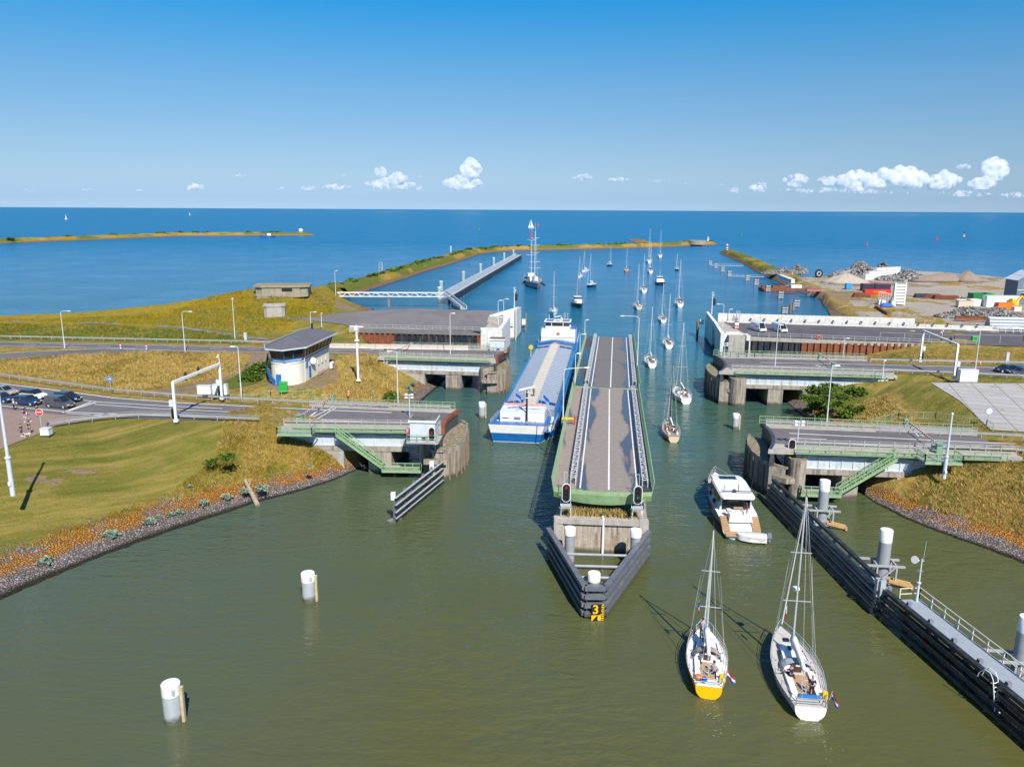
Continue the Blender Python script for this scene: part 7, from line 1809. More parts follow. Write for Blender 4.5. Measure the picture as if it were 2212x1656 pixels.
def fence(label, pts, z, h, sp, mt, bars=0):
    q = PL(pts, z); t = thing('fence', label, 'fence', tuple(q[0]), 0, local=False); m = MB(); m.rail(q, h, sp, .025, 1, .04, bars=bars); m.build('rails', mt, t)
fence('dark green picket fence below the mown slope beside the right far road', [(1560, 773), (1700, 775), (1850, 778), (2080, 787)], 6.6, 1.3, 1.7, paint('dark_green_fence', (.03, .07, .04), .6, .1))
fence('wire fence with slim posts along the right quay road', [(1900, 735), (2060, 741), (2209, 742), (2420, 746)], ZR, 2.0, 5.0, GALV)
fence('green walkway fence north of the left near bridge', [(500, 866), (560, 867), (585, 858), (680, 857)], 6.7, 1.1, 2.0, GREENR, .35)
fence('green walkway fence north of the right near bridge', [(1880, 921), (1940, 905), (2020, 905), (2130, 921), (2145, 932)], 6.7, 1.1, 2.0, GREENR, .35)
def cabinet(label, px, py, w_, d_, h, z=ZR, mt=None, rz=0.0, group=None):
    t = thing('utility_cabinet', label, 'cabinet', tuple(P(px, py, z)), rz, group); m = MB(); m.box((0, 0, h / 2), (w_, d_, h)); m.build('body', mt or WHITE, t)
    m = MB(); m.box((0, 0, h + .04), (w_ + .1, d_ + .1, .08)); m.build('lid', PALEGREY, t); m = MB(); m.box((0, -d_ / 2 - .01, h / 2), (.03, .02, h * .9)); m.box((0, 0, .05), (w_ + .14, d_ + .14, .1)); m.build('trim', MIDGREY, t)
cabinet('white cabinet on the grass left of the far gantry post', 443, 851, 2.3, .8, 1.5)
cabinet('white cabinet behind the far gantry post', 477, 852, 2.4, .9, 1.75)
cabinet('large white cabinet beside the right gantry on the slab yard', 2088, 824, 3.3, 1.2, 2.3)
cabinet('small white box at the end of the brick pavement by the no-entry sign', 101, 939, 1.2, 1.0, .95)
cabinet('small grey box on a post beside the cycle path', 531, 735, .6, .5, 1.8, 7.0, PALEGREY)
cabinet('grey box on a post on the right far slope', 2174, 784, .6, .4, 2.2, ZR, PALEGREY)
def sign(label, px, py, h, mt, shape, txt=None, rz=0.0, tcol=None):
    t = thing('road_sign', label, 'sign', tuple(P(px, py, ZR)), rz); m = MB(); m.tube((0, 0, 0), (0, 0, h), .045); m.build('post', GALV, t)
    m = MB()
    if shape == 'disc': m.tube((0, -.05, h), (0, -.09, h), .52, n=20)
    else: m.box((0, -.07, h), (1.1, .04, .85))
    m.build('plate', mt, t)
    if shape == 'disc':
        m = MB(); m.tube((0, -.091, h), (0, -.1, h), .47, n=20); m.build('face', tcol or REDP, t)
        if txt: text_mesh('lettering', txt, .32, WHITE, t, (0, -.105, h), bold=True)
        m = MB(); m.tube((0, -.02, h), (0, -.04, h), .52, n=20); m.build('back', GALV, t)
    else:
        m = MB(); m.box((0, -.095, h), (.95, .01, .62)); m.build('border', WHITE, t); m = MB(); m.box((0, -.102, h), (.88, .01, .55)); m.build('face', mt, t)
        m = MB(); m.add([(-.3, -.11, h - .07), (.05, -.11, h - .07), (.05, -.11, h - .2), (.34, -.11, h), (.05, -.11, h + .2), (.05, -.11, h + .07), (-.3, -.11, h + .07)], [tuple(range(7))]); m.build('arrow', WHITE, t)
sign('red round stop sign on a post at the edge of the brick pavement', 91, 934, 3.0, WHITE, 'disc', 'STOP', .1)
sign('small blue sign with a white arrow in the dry grass', 240, 846, 2.3, BLUEP, 'rect')
sign('round sign with a blue border facing the slab yard', 2132, 918, 2.2, BLUEP, 'disc', None, 0, WHITE)
def beacon(label, px, py):
    t = thing('traffic_beacon', label, 'beacon', tuple(P(px, py, ZR)), 0, 'red and white beacons on the far road'); m = MB(); m.box((0, 0, .12), (.8, .5, .2)); m.build('foot', BLUEP, t)
    for i in range(4): m = MB(); m.box((0, 0, .4 + i * .32), (.3, .1, .32)); m.build('stripe', REDP if i % 2 else WHITE, t)
beacon('red and white beacon on the far road, nearer the left edge', 261, 755); beacon('red and white beacon on the far road, right of its twin', 317, 757)
def cone(label, px, py, z=ZR, group='traffic cones'):
    t = thing('traffic_cone', label, 'cone', tuple(P(px, py, z)), 0, group); m = MB(); m.lathe((0, 0, 0), [(.28, 0), (.28, .06), (.2, .07), (.13, .45)], 10); m.build('base', ORANGE, t); m = MB(); m.lathe((0, 0, .45), [(.13, 0), (.09, .2)], 10); m.build('band', WHITE, t); m = MB(); m.lathe((0, 0, .65), [(.09, 0), (.04, .25)], 10); m.build('tip', ORANGE, t)
for i, (a, b) in enumerate(((2101, 786), (2107, 787), (2117, 788))): cone(('left', 'middle', 'right')[i] + ' of three traffic cones beside the right far road', a, b)
for i, (a, b) in enumerate(((1997, 700), (2013, 701), (2035, 685))): cone(('left cone at the yard fence', 'right cone at the yard fence', 'single cone in front of the near stone heap')[i], a, b, 3.2, 'cones in the yard')
for i, (a, b) in enumerate(((2102, 737), (2110, 737))):
    t = thing('rubbish_bin', ('left', 'right')[i] + ' of two green bins on the right quay road', 'bin', tuple(P(a, b, ZR)), 0, 'green bins'); m = MB(); m.box((0, 0, .6), (.8, .7, 1.2), taper=1.1); m.build('body', MT['cabinet_green'], t); m = MB(); m.box((0, 0, 1.24), (.9, .8, .1)); m.build('lid', GREENP, t)
rm = thing('radar_mast', 'thick white radar mast on the grass in front of the control building', 'mast', tuple(P(774, 822, 5.8))); hh = top_z(rm.location.x, rm.location.y, 706) - 5.8
m = MB(); m.tube((0, 0, 0), (0, 0, .3), .5, .35); m.tube((0, 0, .3), (0, 0, hh - .6), .24, .2, 12); m.tube((0, 0, hh * .74), (0, 0, hh * .76), .5); m.build('pole', WHITE, rm)
m = MB(); m.box((0, 0, hh - .3), (.6, .6, .6)); m.beam((-1.3, .3, hh + .1), (1.4, -.4, hh + .1), .16, .2); m.tube((0, 0, hh), (0, 0, hh + .4), .06); m.build('radar', WHITE, rm)
def signal_pole(label, bx, by, ty, z):
    t = thing('signal_mast', label, 'mast', tuple(P(bx, by, z))); h = top_z(t.location.x, t.location.y, ty) - z
    m = MB(); m.tube((0, 0, 0), (0, 0, h), .2, .12); m.beam((-.5, 0, h - .3), (.5, 0, h - .2), .08, .08); m.beam((-.4, 0, h - 1.4), (.4, 0, h - 1.4), .06, .06); m.build('pole', PALEGREY, t)
    m = MB(); p = capsule(1.0, 2.2); n = len(p); m.add([(a + .5, -.1, h * .55 + b) for a, b in p] + [(a + .5, .05, h * .55 + b) for a, b in p], [tuple(range(n)), tuple(range(n, 2 * n))[::-1]] + [(i, n + i, n + (i + 1) % n, (i + 1) % n) for i in range(n)]); m.build('signal_board', BLACK, t)
    m = MB(); m.lathe((.3, 0, h * .8), [(.05, 0), (.3, .5), (.3, .55)], 10); m.build('loudspeaker', WHITE, t)
signal_pole('signal mast with a black oval board on the left white lock wall', 1111, 668, 620, 8.5)
signal_pole('signal mast with a black oval board on the right white lock wall', 1537, 679, 630, 7.4)
def floodset(label, px, py, ty, z):
    t = thing('light_mast', label, 'mast', tuple(P(px, py, z)), 0, 'small masts with clustered white lights'); h = top_z(t.location.x, t.location.y, ty) - z
    m = MB(); m.tube((0, 0, 0), (0, 0, h), .08, .06); m.build('pole', PALEGREY, t); m = MB()
    for a in (-.45, .45):
        for b in (0, .45): m.box((a, -.1, h - .1 - b), (.42, .4, .22)); m.beam((0, 0, h - .2 - b), (a, 0, h - .2 - b), .05, .05)
    m.build('lights', WHITE, t)
floodset('light cluster on a mast behind the pale cabin, left near approach', 885, 900, 850, ZR)
floodset('light cluster on a mast beside the ship signal, right near approach', 1722, 962, 908, ZR)
floodset('light cluster in front of the left white lock wall', 1053, 748, 717, 6.8)
floodset('light cluster in front of the right white lock wall', 1564, 774, 740, 6.8)

# ------------------------------------------------------------------ vehicles
def car(label, loc, rz, pt, kind='hatch', roof=None, L_=4.4, W_=1.82, H_=1.5, cat='car', group='cars waiting at the bridges'):
    t = thing('parked_car' if kind != 'van' and kind != 'bus' else 'parked_van', label, cat, loc, rz, group); h = W_ / 2; f = L_ / 2
    m = MB(); rr = []
    for y, zb, zt, k in ((-f, .38, .92, .86), (-f + .12, .25, 1.0, .95), (-f * .5, .22, .98, 1), (f * .3, .22, .95, 1), (f * .72, .22, .86, .97), (f - .12, .26, .74, .9), (f, .36, .62, .8)):
        if kind in ('van', 'bus'): zt += .1
        rr.append([Vector((-h * k, y, zb)), Vector((h * k, y, zb)), Vector((h * k, y, (zb + zt) / 2)), Vector((h * k * .94, y, zt)), Vector((-h * k * .94, y, zt)), Vector((-h * k, y, (zb + zt) / 2))])
    m.loft(rr); m.build('body', pt, t, smooth=35)
    y0, y1, y2, y3 = {'hatch': (-f + .1, -f + .45, f * .12, f * .5), 'van': (-f + .03, -f + .1, f * .22, f * .55), 'bus': (-f + .03, -f + .1, f * .45, f * .74), 'pickup': (-f * .25, -f * .15, f * .18, f * .5)}[kind]
    zb = .93 if kind in ('hatch', 'pickup') else 1.0; zt = H_
    ring = lambda y, z, k: [Vector((-h * k, y, z)), Vector((h * k, y, z))]
    base = [Vector((-h * .93, y0, zb)), Vector((h * .93, y0, zb)), Vector((h * .9, y3, zb - .05)), Vector((-h * .9, y3, zb - .05))]
    tp = [Vector((-h * .76, y1, zt - .06)), Vector((h * .76, y1, zt - .06)), Vector((h * .76, y2, zt)), Vector((-h * .76, y2, zt))]
    boxy = kind in ('van', 'bus')
    m = MB(); m.loft([base, tp]); g = m.build('window_glass' if not boxy else 'windscreen', GLASS, t)
    m = MB(); m.add([v + Vector((0, 0, .012)) for v in tp] + [v + Vector((0, 0, -.06)) for v in tp], [(0, 1, 2, 3), (1, 0, 4, 5), (2, 1, 5, 6), (3, 2, 6, 7), (0, 3, 7, 4)])
    for a in (0, 1): m.beam(base[a + (0 if a == 0 else 0)], tp[a], .09, .09)
    for sd in (-1, 1):
        m.beam((sd * h * .92, y3, zb - .04), (sd * h * .765, y2, zt - .02), .07, .07); m.beam((sd * h * .93, (y0 + y3) / 2 - .1, zb), (sd * h * .77, (y1 + y2) / 2, zt), .09, .06)
    m.build('roof', roof or pt, t)
    if boxy:
        m = MB(); ya = y2 - (.25 if kind == 'bus' else .05); m.loft([[Vector((-h * .965, y, zb - .08)), Vector((h * .965, y, zb - .08)), Vector((h * .9, y, zt - .14)), Vector((h * .74, y, zt + .02)), Vector((-h * .74, y, zt + .02)), Vector((-h * .9, y, zt - .14))] for y in (-f + .02, ya)]); m.build('cargo_body', pt, t, smooth=30)
        m = MB()
        for sd in (-1, 1): m.box((sd * h * .955, ya - .42, zb + .33), (.04, .62, .42))
        m.build('side_window', GLASS, t)
    for sy in (-f * .62, f * .64):
        for sd in (-1, 1):
            m = MB(); m.tube((sd * (h - .2), sy, .33), (sd * (h + .01), sy, .33), .335, n=16); wl_ = m.build('wheel', RUBBER, t); m = MB(); m.tube((sd * h, sy, .33), (sd * (h + .025), sy, .33), .21, n=10); m.build('rim', GALV, wl_)
    for sd in (-1, 1):
        m = MB(); m.box((sd * h * .66, f - .1, .68), (.36, .2, .13), rz=-sd * .35); m.build('headlight', paint('headlight_lens', (.75, .78, .8), .1, .05), t)
        m = MB(); m.box((sd * (h + .08), y3 - .25, zb + .06), (.18, .1, .14)); m.build('mirror', pt, t)
        m = MB(); m.box((sd * h * .72, -f + .02, .8), (.22, .08, .16)); m.build('tail_light', REDP, t)
    m = MB(); m.box((0, f + .0, .45), (.52, .05, .12)); m.box((0, -f, .6), (.52, .04, .12)); m.build('number_plate', paint('plate_yellow', (.8, .4, .02), .4, .03), t)
    m = MB(); m.box((0, f - .02, .36), (1.1, .08, .14)); m.build('grille', BLACKM, t)
    return t
hd = math.atan2(-.965, -.26) ; hA = math.atan2(-.965, -.27)
def cp(name, c): return paint(name, c, .25, .05, coat=.6)
DKB, DKG, DNV = cp('car_dark_blue', (.012, .035, .1)), cp('car_slate_grey', (.07, .072, .09)), cp('car_navy_black', (.01, .014, .035))
def gp(px, py, z=ZR): q = P(px, py, z); return (q.x, q.y, z)
car('dark grey panel van first at the stop line of the left near road', gp(131, 879), hA, DKG, 'van', None, 4.5, 1.85, 1.85, 'van')
car('navy estate car beside the grey panel van at the stop line', gp(147, 866), hA, DNV, 'hatch', None, 4.6, 1.85, 1.55)
car('dark blue car with people beside it behind the grey panel van', gp(61, 873), hA, DKB, 'hatch', None, 4.4)
car('white car with a black roof in the left queue', gp(74, 860), hA, cp('car_white', (.75, .75, .74)), 'hatch', DNV, 4.4, 1.8, 1.55)
car('dark blue car cut by the left edge of the picture', gp(4, 867), hA, DKB)
car('beige-grey car at the left edge, last in the far lane', gp(10, 852), hA, cp('car_beige_grey', (.3, .29, .26)), 'hatch', None, 4.5)
hB = math.atan2(.985, -.12)
car('black car furthest right in the queue on the right far road', gp(2172, 803), hB, DNV); car('slate car at the right picture edge, nearest in the queue', gp(2206, 810), hB, DKG); car('dark blue car between the two other cars on the right far road', gp(2192, 805), hB, DKB)
hV = math.atan2(-.2, -.98) + R(180) + R(0)
VWH = cp('van_white', (.75, .76, .77))
car('left of two white vans on the right quay', (65.6, 205.6, ZR + .01), R(192), VWH, 'bus', None, 5.4, 2.0, 2.3, 'van', 'white vans on the right quay')
car('right of two white vans on the right quay', (70.9, 204.8, ZR + .01), R(192), VWH, 'bus', None, 5.4, 2.0, 2.3, 'van', 'white vans on the right quay')
person('person in a white shirt and dark trousers standing beside the dark blue car', gp(31, 885), 2.4, WHITEC, BLACKC, hair=paint('grey_hair', (.45, .43, .4), .8, .1))
person('person in navy shirt and shorts with a raised arm on the brick pavement', gp(53, 901), 1.0, NAVYC, NAVYC, shorts=True, arm=[(.34, -.1, 1.5), (.3, -.15, 1.75)])
person('person in a pale pink shirt and shorts striding across the brick pavement', gp(60, 911), -1.1, PINKC, (.55, .5, .45), 'walk', True)
person('person in a black shirt and blue jeans near the grey panel van', gp(81, 899), 1.7, BLACKC, JEAN)
person('person in navy shorts at the left of the pair with two dogs', gp(47, 942), 1.5, NAVYC, (.05, .06, .1), shorts=True)
person('person in black shirt and blue shorts, right of the pair with two dogs', gp(64, 936), -.3, BLACKC, JEAN, shorts=True)
def dog(label, loc, rz):
    t = thing('dog', label, 'dog', loc, rz, 'white dogs on the pavement kerb')
    V = [(0, .22, .4), (0, 0, .4), (0, -.22, .42), (0, -.36, .56), (0, -.5, .56), (0, .36, .5), (.07, -.2, .2), (.07, -.2, .03), (-.07, -.2, .2), (-.07, -.2, .03), (.07, .2, .26), (.07, .28, .16), (.07, .25, .03), (-.07, .2, .26), (-.07, .28, .16), (-.07, .25, .03)]
    skin_mesh('body', V, [(0, 1), (1, 2), (2, 3), (3, 4), (0, 5), (2, 6), (6, 7), (2, 8), (8, 9), (0, 10), (10, 11), (11, 12), (0, 13), (13, 14), (14, 15)], [.1, .1, .12, .08, .045, .025, .045, .035, .045, .035, .05, .035, .03, .05, .035, .03], paint('white_dog_fur', (.65, .6, .52), .9, .1), t)
    m = MB()
    for sd in (-1, 1): m.box((sd * .07, -.34, .66), (.03, .06, .1))
    m.build('ear', OLDWOOD, t); return t
dog('white dog nearer the left of the pair of people', gp(55, 945), .6); dog('white dog nearer the right of the pair of people', gp(60, 943), -.8)
person('person in an orange vest and white helmet leaning on the green railing', gp(752, 868), 2.8, ORNG, BLACKC, 'bend', hat=WHITEC)

# ------------------------------------------------------------------ harbour jetty, footbridge, dolphins
jA, jB = P(958, 641, 3.2), P(1120, 550, 3.2); d = (jB - jA).normalized(); nr = Vector((d.y, -d.x, 0)); jL = (jB - jA).length
jt = thing('jetty', 'long grey landing jetty reaching towards the breakwater', 'jetty', tuple(jA), 0, local=False)
m = MB(); m.beam(jA + Vector((0, 0, -.2)), jB + Vector((0, 0, -.2)), 4.5, .35); m.build('deck', GRATE, jt)
m = MB()
for z in (-.5, -1.2, -1.9, -2.6): m.beam(jA + nr * 2.5 + Vector((0, 0, z)), jB + nr * 2.5 + Vector((0, 0, z)), .4, .4)
k = int(jL / 8)
for i in range(k + 1): m.box(jA.lerp(jB, i / k) + nr * 2.2 + Vector((0, 0, -2.2)), (.5, .5, 4))
m.build('fender_wall', BLK, jt)
m = MB(); m.beam(jA + nr * 2.05 + Vector((0, 0, .02)), jB + nr * 2.05 + Vector((0, 0, .02)), .3, .3); m.rail([jA - nr * 2.1, jB - nr * 2.1], 1.1, 3, .05, 2); m.build('railing', WHITE, jt)
for i, (x, by, ty) in enumerate(((949.4, 646, 621), (953, 627, 608), (1001, 606, 587), (1038, 588, 570.6), (1066.5, 574, 557), (1089, 563, 547), (1109, 551, 540))):
    p = P(x, by, 0); t = thing('dolphin', ('first', 'second', 'third', 'fourth', 'fifth', 'sixth', 'seventh')[i] + ' pale green mooring dolphin along the jetty, counted from the footbridge', 'mooring pile', tuple(p), 0, 'pale green dolphins along the jetty')
    h = top_z(p.x, p.y, ty); m = MB(); m.tube((0, 0, -1), (0, 0, h), .9, n=14); m.build('shaft', paint('pale_green_pile', (.33, .42, .36), .6, .1), t); m = MB(); m.tube((0, 0, h), (0, 0, h + .3), .95, .8, 14); m.build('cap', PALEGREY, t)
fb0, fb1 = P(728, 640, 4.2), P(958, 641, 4.2); fbt = thing('footbridge', 'white truss footbridge from the shore to the jetty', 'footbridge', tuple(fb0), 0, local=False)
m = MB(); up = Vector((0, 0, 1)); sdv = Vector((0, 1.6, 0))
for o in (Vector((0, 0, 0)), sdv):
    m.beam(fb0 + o, fb1 + o, .22, .3); m.beam(fb0 + o + up * 1.5, fb1 + o + up * 1.5, .2, .22); n = 22
    for i in range(n): a, b = fb0.lerp(fb1, i / n) + o, fb0.lerp(fb1, (i + 1) / n) + o; m.beam(a, b + up * 1.5, .12, .12) if i % 2 else m.beam(a + up * 1.5, b, .12, .12)
m.build('truss', WHITE, fbt); m = MB(); m.beam(fb0 + sdv * .5, fb1 + sdv * .5, 1.5, .1); m.build('deck', GRATE, fbt)
m = MB(); q = fb0.lerp(fb1, .48) + sdv * .5; m.tube((q.x, q.y, -1), (q.x, q.y, 4), .6, n=12); m.build('support_pile', MIDGREY, fbt)
rp0, rp1 = P(958, 633, 3.2), P(1002, 668, 1.2); t = thing('gangway', 'white sloping gangway at the near end of the jetty', 'gangway', tuple(rp0), 0, local=False); m = MB(); m.beam(rp0, rp1, 2.2, .2); m.build('deck', GRATE, t); m = MB(); nn = (rp1 - rp0).cross(up).normalized() * 1.1; m.rail([rp0 + nn, rp1 + nn], 1.3, 2, .08, 3); m.rail([rp0 - nn, rp1 - nn], 1.3, 2, .08, 3); m.build('railing', WHITE, t)
proto = None
for i, (x, by, ty, lab) in enumerate(((140, 203, 172, 'furthest harbour dolphin, opposite the breakwater light'), (178, 224, 190, 'second harbour dolphin from the breakwater light'), (222, 247, 212, 'third harbour dolphin from the breakwater light'), (266, 279, 238, 'harbour dolphin carrying the near end of a pipe walkway'), (385, 307, 266, 'fifth harbour dolphin in the right row'), (443, 337, 295, 'sixth harbour dolphin in the right row'), (520, 377, 335, 'harbour dolphin in front of the rusty pontoon'), (603, 424, 375, 'harbour dolphin right of the pontoon, standing alone'), (708, 478, 430, 'harbour dolphin of the near pair, furthest right'), (687, 494, 445, 'slim harbour dolphin just left of the near pair'), (630, 522, 478, 'harbour dolphin nearest the white parapet'), (667, 515, 462, 'slim brown harbour dolphin beside the nearest one'))):
    p = P(1488 + x * .3278, 506.8 + by * .3278, 0); h = top_z(p.x, p.y, 506.8 + ty * .3278); slim = i in (9, 11)
    if proto is None or slim:
        t = thing('dolphin', lab, 'mooring pile', tuple(p), 0, 'timber dolphins in the right of the harbour'); m = MB()
        if slim: m.tube((0, 0, -1), (0, 0, h), .55, n=10); m.build('pile', OLDWOOD if i == 11 else MIDGREY, t)
        else:
            for sx in (-.8, .8): m.box((sx, 0, h / 2), (.6, 1.0, h + 1))
            m.build('piles', OLDWOOD, t); m = MB()
            for z in (.25, .55, .9): m.box((0, -.3, h * z), (2.2, .5, .45))
            m.build('cross_beam', GALV, t); proto = (t, h)
    else: dup(proto[0], tuple(p), 0, lab, scale=(1, 1, h / proto[1]))
for a, b, lab in (((1577, 596), (1650, 598), 'thin pipe walkway nearer the parapet'), ((1537, 573), (1605, 574), 'thin pipe walkway nearer the breakwater light')):
    q0, q1 = P(*a, 2.2), P(*b, 2.2); t = thing('pipe_walkway', lab, 'walkway', tuple(q0), 0, 'pipe walkways in the harbour', local=False); m = MB(); m.beam(q0, q1, .9, .25); m.build('deck', GALV, t); m = MB(); m.rail([q0, q1], 1, 4, .05, 1); m.build('railing', GALV, t)
q0, q1 = P(1642, 624, .8), P(1735, 625, .8); t = thing('pontoon', 'rusty flat work pontoon lying against the yard bank', 'pontoon', tuple(q0), 0, local=False); m = MB(); m.beam(q0, q1, 7, 1.4); m.build('hull', RUST, t); m = MB()
for f in (.1, .35, .5, .8): m.box(q0.lerp(q1, f) + up * 1.2, (3, 2, 1.1))
m.build('deck_gear', RUST, t)

# ------------------------------------------------------------------ bunkers, beacons, buoys
def bunker(label, px, py, z, w_, d_, h, rz=0, slot=True, mt=None):
    t = thing('bunker', label, 'bunker', tuple(P(px, py, z)), rz); m = MB(); c = [(-w_ / 2, -d_ * .3), (-w_ * .35, -d_ / 2), (w_ * .35, -d_ / 2), (w_ / 2, -d_ * .3), (w_ / 2, d_ / 2), (-w_ / 2, d_ / 2)]; m.prism(c, -1.5, h); m.build('wall', mt or CONCG, t)
    m = MB(); m.prism([(x * 1.08, y * 1.08) for x, y in c], h, h + .6); m.build('roof', mt or CONCG, t)
    if slot: m = MB(); m.box((w_ * .12, -d_ / 2 - .02, h - .8), (3.4, .3, .9)); m.build('opening', BLACK, t)
BNK = concrete('bunker_concrete', (.33, .29, .22), (.22, .17, .08), .8, moss=(.2, .17, .05))
bunker('large low bunker with a dark slot on top of the flowering mound', 612, 629, 10.7, 17, 9, 1.7, .1, True, BNK)
bunker('pale concrete bunker wall half buried in the flowering mound', 594, 674, 7.6, 6, 4, 1.8, .2, False)
bunker('small flat concrete slab in front of the large bunker', 570, 641, 9.3, 5, 3, .3, 0, False, BNK)
p = P(1506, 526, 2.5); t = thing('bunker', 'round brown bunker at the tip of the far breakwater', 'bunker', tuple(p)); m = MB(); m.lathe((0, 0, -1), [(10, 0), (10, 4.2), (9, 4.6), (.2, 4.8)], 20); m.build('wall', BNK, t)
def light(label, px, py, ty, z, c1, c2):
    t = thing('beacon_tower', label, 'beacon', tuple(P(px, py, z))); h = top_z(t.location.x, t.location.y, ty) - z
    for i in range(5): m = MB(); m.tube((0, 0, h * i / 6), (0, 0, h * (i + 1) / 6), 1.2 - .06 * i, 1.14 - .06 * i, 12); m.build('band', c1 if i % 2 == 0 else c2, t)
    m = MB(); m.tube((0, 0, h * 5 / 6), (0, 0, h), .6, .5, 10); m.build('lantern', c1, t); m = MB(); m.tube((0, 0, h * .82), (0, 0, h * .86), 1.6, n=12); m.build('gallery', c1, t)
light('white beacon tower at the tip of the far breakwater', 1529, 523, 511, 2, WHITE, WHITE)
light('red and white beacon tower on the tip of the right breakwater', 1570, 541, 527, 2.5, WHITE, REDP)
t = thing('board_beacon', 'white board beacon on the tip of the far-left breakwater', 'beacon', tuple(P(650, 503, 3.5))); m = MB(); m.box((0, 0, 4), (5, .4, 4)); m.build('board', WHITE, t); m = MB(); m.beam((-1.5, 0, 0), (-1.5, 0, 2), .3, .3); m.beam((1.5, 0, 0), (1.5, 0, 2), .3, .3); m.build('post', GALV, t)
t = thing('beacon_post', 'small white post on the crest of the middle breakwater', 'beacon', tuple(P(974, 545, 3.8))); m = MB(); m.tube((0, 0, 0), (0, 0, 4.2), .35); m.build('post', WHITE, t); m = MB(); m.ball((0, 0, 4.5), .6); m.build('lamp', WHITE, t)
t = thing('lattice_beacon', 'grey lattice beacon on the sea side of the middle breakwater', 'beacon', tuple(P(823, 588, 3.0))); m = MB()
for sx in (-.9, .9):
    for sy in (-.9, .9): m.beam((sx, sy, -2), (sx, sy, 5), .15, .15)
for z in (0, 1.5, 3, 4.5): m.beam((-.9, -.9, z), (.9, -.9, z + .8), .1, .1); m.box((0, 0, z + 1), (1.8, 1.8, .12))
m.build('frame', GALV, t)
for px, py, col_, lab in ((1035, 498, MT['cabinet_green'], 'green channel buoy on the open sea'), (1162, 489, paint('buoy_magenta', (.6, .05, .12), .5, .05), 'red channel buoy just right of the sailing yacht at sea'), (143, 474, WHITE, 'pale buoy on the open sea far left'), (1872, 531, MT['buoy_magenta'], 'red buoy on the sea beyond the right breakwater'), (2082, 511, YELLOW, 'black and yellow buoy on the sea at the far right'), (2023, 519, MT['buoy_magenta'], 'red buoy left of the black and yellow one'), (1601, 510, MT['cabinet_green'], 'green buoy beyond the right breakwater light')):
    p = P(px, py, 0); k = p.y / 700; t = thing('channel_buoy', lab, 'buoy', tuple(p)); t.scale = (k, k, k); m = MB(); m.lathe((0, 0, 0), [(1.1, -.3), (1.2, .4), (.5, .7), (.35, 2.2), (.02, 2.6)], 10); m.build('float', col_, t); m = MB(); m.tube((0, 0, 2.4), (0, 0, 3.6), .1); m.box((0, 0, 3.6), (.7, .7, .6)); m.build('topmark', BLACK if col_ is YELLOW else col_, t)
p = P(410, 465, 0); t = thing('sailboat', 'white sail standing far out on the left horizon', 'sailboat', tuple(p), R(60)); k = p.y / 1682 * 5 / 9; t.scale = (k, k, k); m = MB(); m.add([(0, 2, 1), (0, -2, 1), (0, 0, 14)], [(0, 1, 2)]); m.add([(.3, 3.5, 1), (.3, 2.1, 1), (.3, 1, 12)], [(0, 1, 2)]); m.build('sail', SAILC, t); m = MB(); m.loft(hull_rings(9, 3, 1)); m.build('hull', HULLW, t)

# ------------------------------------------------------------------ contractor yard
ZY = 3.05
def crate(name, label, cat, px, py, w_, d_, h, mt, rz=0.0, z=ZY, ribs=0, lidm=None, group=None, taper=1.0):
    t = thing(name, label, cat, tuple(P(px, py, z)), rz, group); m = MB(); m.box((0, 0, h / 2 + .08), (w_, d_, h), taper=taper); m.build('body', mt, t)
    m = MB()
    for i in range(ribs): m.box((-w_ / 2 + w_ * (i + .5) / ribs, -d_ / 2 * (1 + taper) / 2 - .03, h / 2 + .1), (.12, .08, h * .92))
    for z_ in (.1, h): m.box((0, 0, z_ + .03), (w_ * (1 if z_ < 1 else taper) + .06, d_ * (1 if z_ < 1 else taper) + .06, .14))
    m.build('frame', lidm or mt, t); return t
def Y8(x, y): return 1850 + x * .1637, 579.2 + y * .1637
DKC = paint('dark_container', (.03, .028, .045), .5, .1); MAG = paint('magenta_trim', (.35, .03, .12), .5, .1)
crate('container', 'left of two dark site containers with magenta edges', 'container', *Y8(165, 300), 7, 3, 3.2, DKC, lidm=MAG, group='dark site containers'); crate('container', 'right of two dark site containers with magenta edges', 'container', *Y8(325, 302), 7, 3, 3.2, DKC, lidm=MAG, group='dark site containers')
rc = crate('skip_container', 'bright red open skip container with yellow lettering', 'skip', *Y8(265, 350), 11, 2.6, 2.1, paint('skip_red', (.75, .03, .015), .45, .06), ribs=0, taper=1.02); text_mesh('lettering', 'V I S S E R', 1.25, YELLOW, rc, (.6, -1.42, 1.25), bold=True)
crate('container', 'dark green half of the green container pair', 'container', *Y8(1610, 482), 7, 4, 4.4, paint('container_green', (.02, .2, .05), .5, .08), ribs=6, group='green containers'); crate('container', 'bright green half of the green container pair', 'container', *Y8(1705, 484), 3.4, 4, 4.4, paint('container_bright_green', (.03, .38, .06), .5, .08), ribs=3, group='green containers')
crate('container', 'long white container in front of the green ones', 'container', *Y8(1890, 512), 12, 3, 4.2, WHITE, ribs=10, lidm=PALEGREY)
crate('skip_container', 'orange-red sloping skip right of the white container', 'skip', *Y8(1945, 550), 7, 3, 2.6, ORANGE, taper=.8)
crate('crate', 'long pale timber crate left of the white box', 'crate', *Y8(1425, 512), 5.8, 2, 2.4, paint('pale_timber', (.55, .47, .36), .7, .1), lidm=WOOD); crate('container', 'small white box beside the pale timber crate', 'container', *Y8(1540, 500), 4, 3, 2.6, WHITE); crate('container', 'white trailer box behind the pickup', 'container', *Y8(1525, 440), 3.6, 2.2, 2.0, WHITE)
crate('block', 'pale concrete block at the right of the orange skip', 'block', *Y8(2105, 568), 2.6, 2, 1.6, CONCW); crate('container', 'small bright blue water tank by the track', 'tank', 1832, 624, 2.6, 2.2, 2.4, paint('tank_blue', (.03, .3, .65), .5, .06))
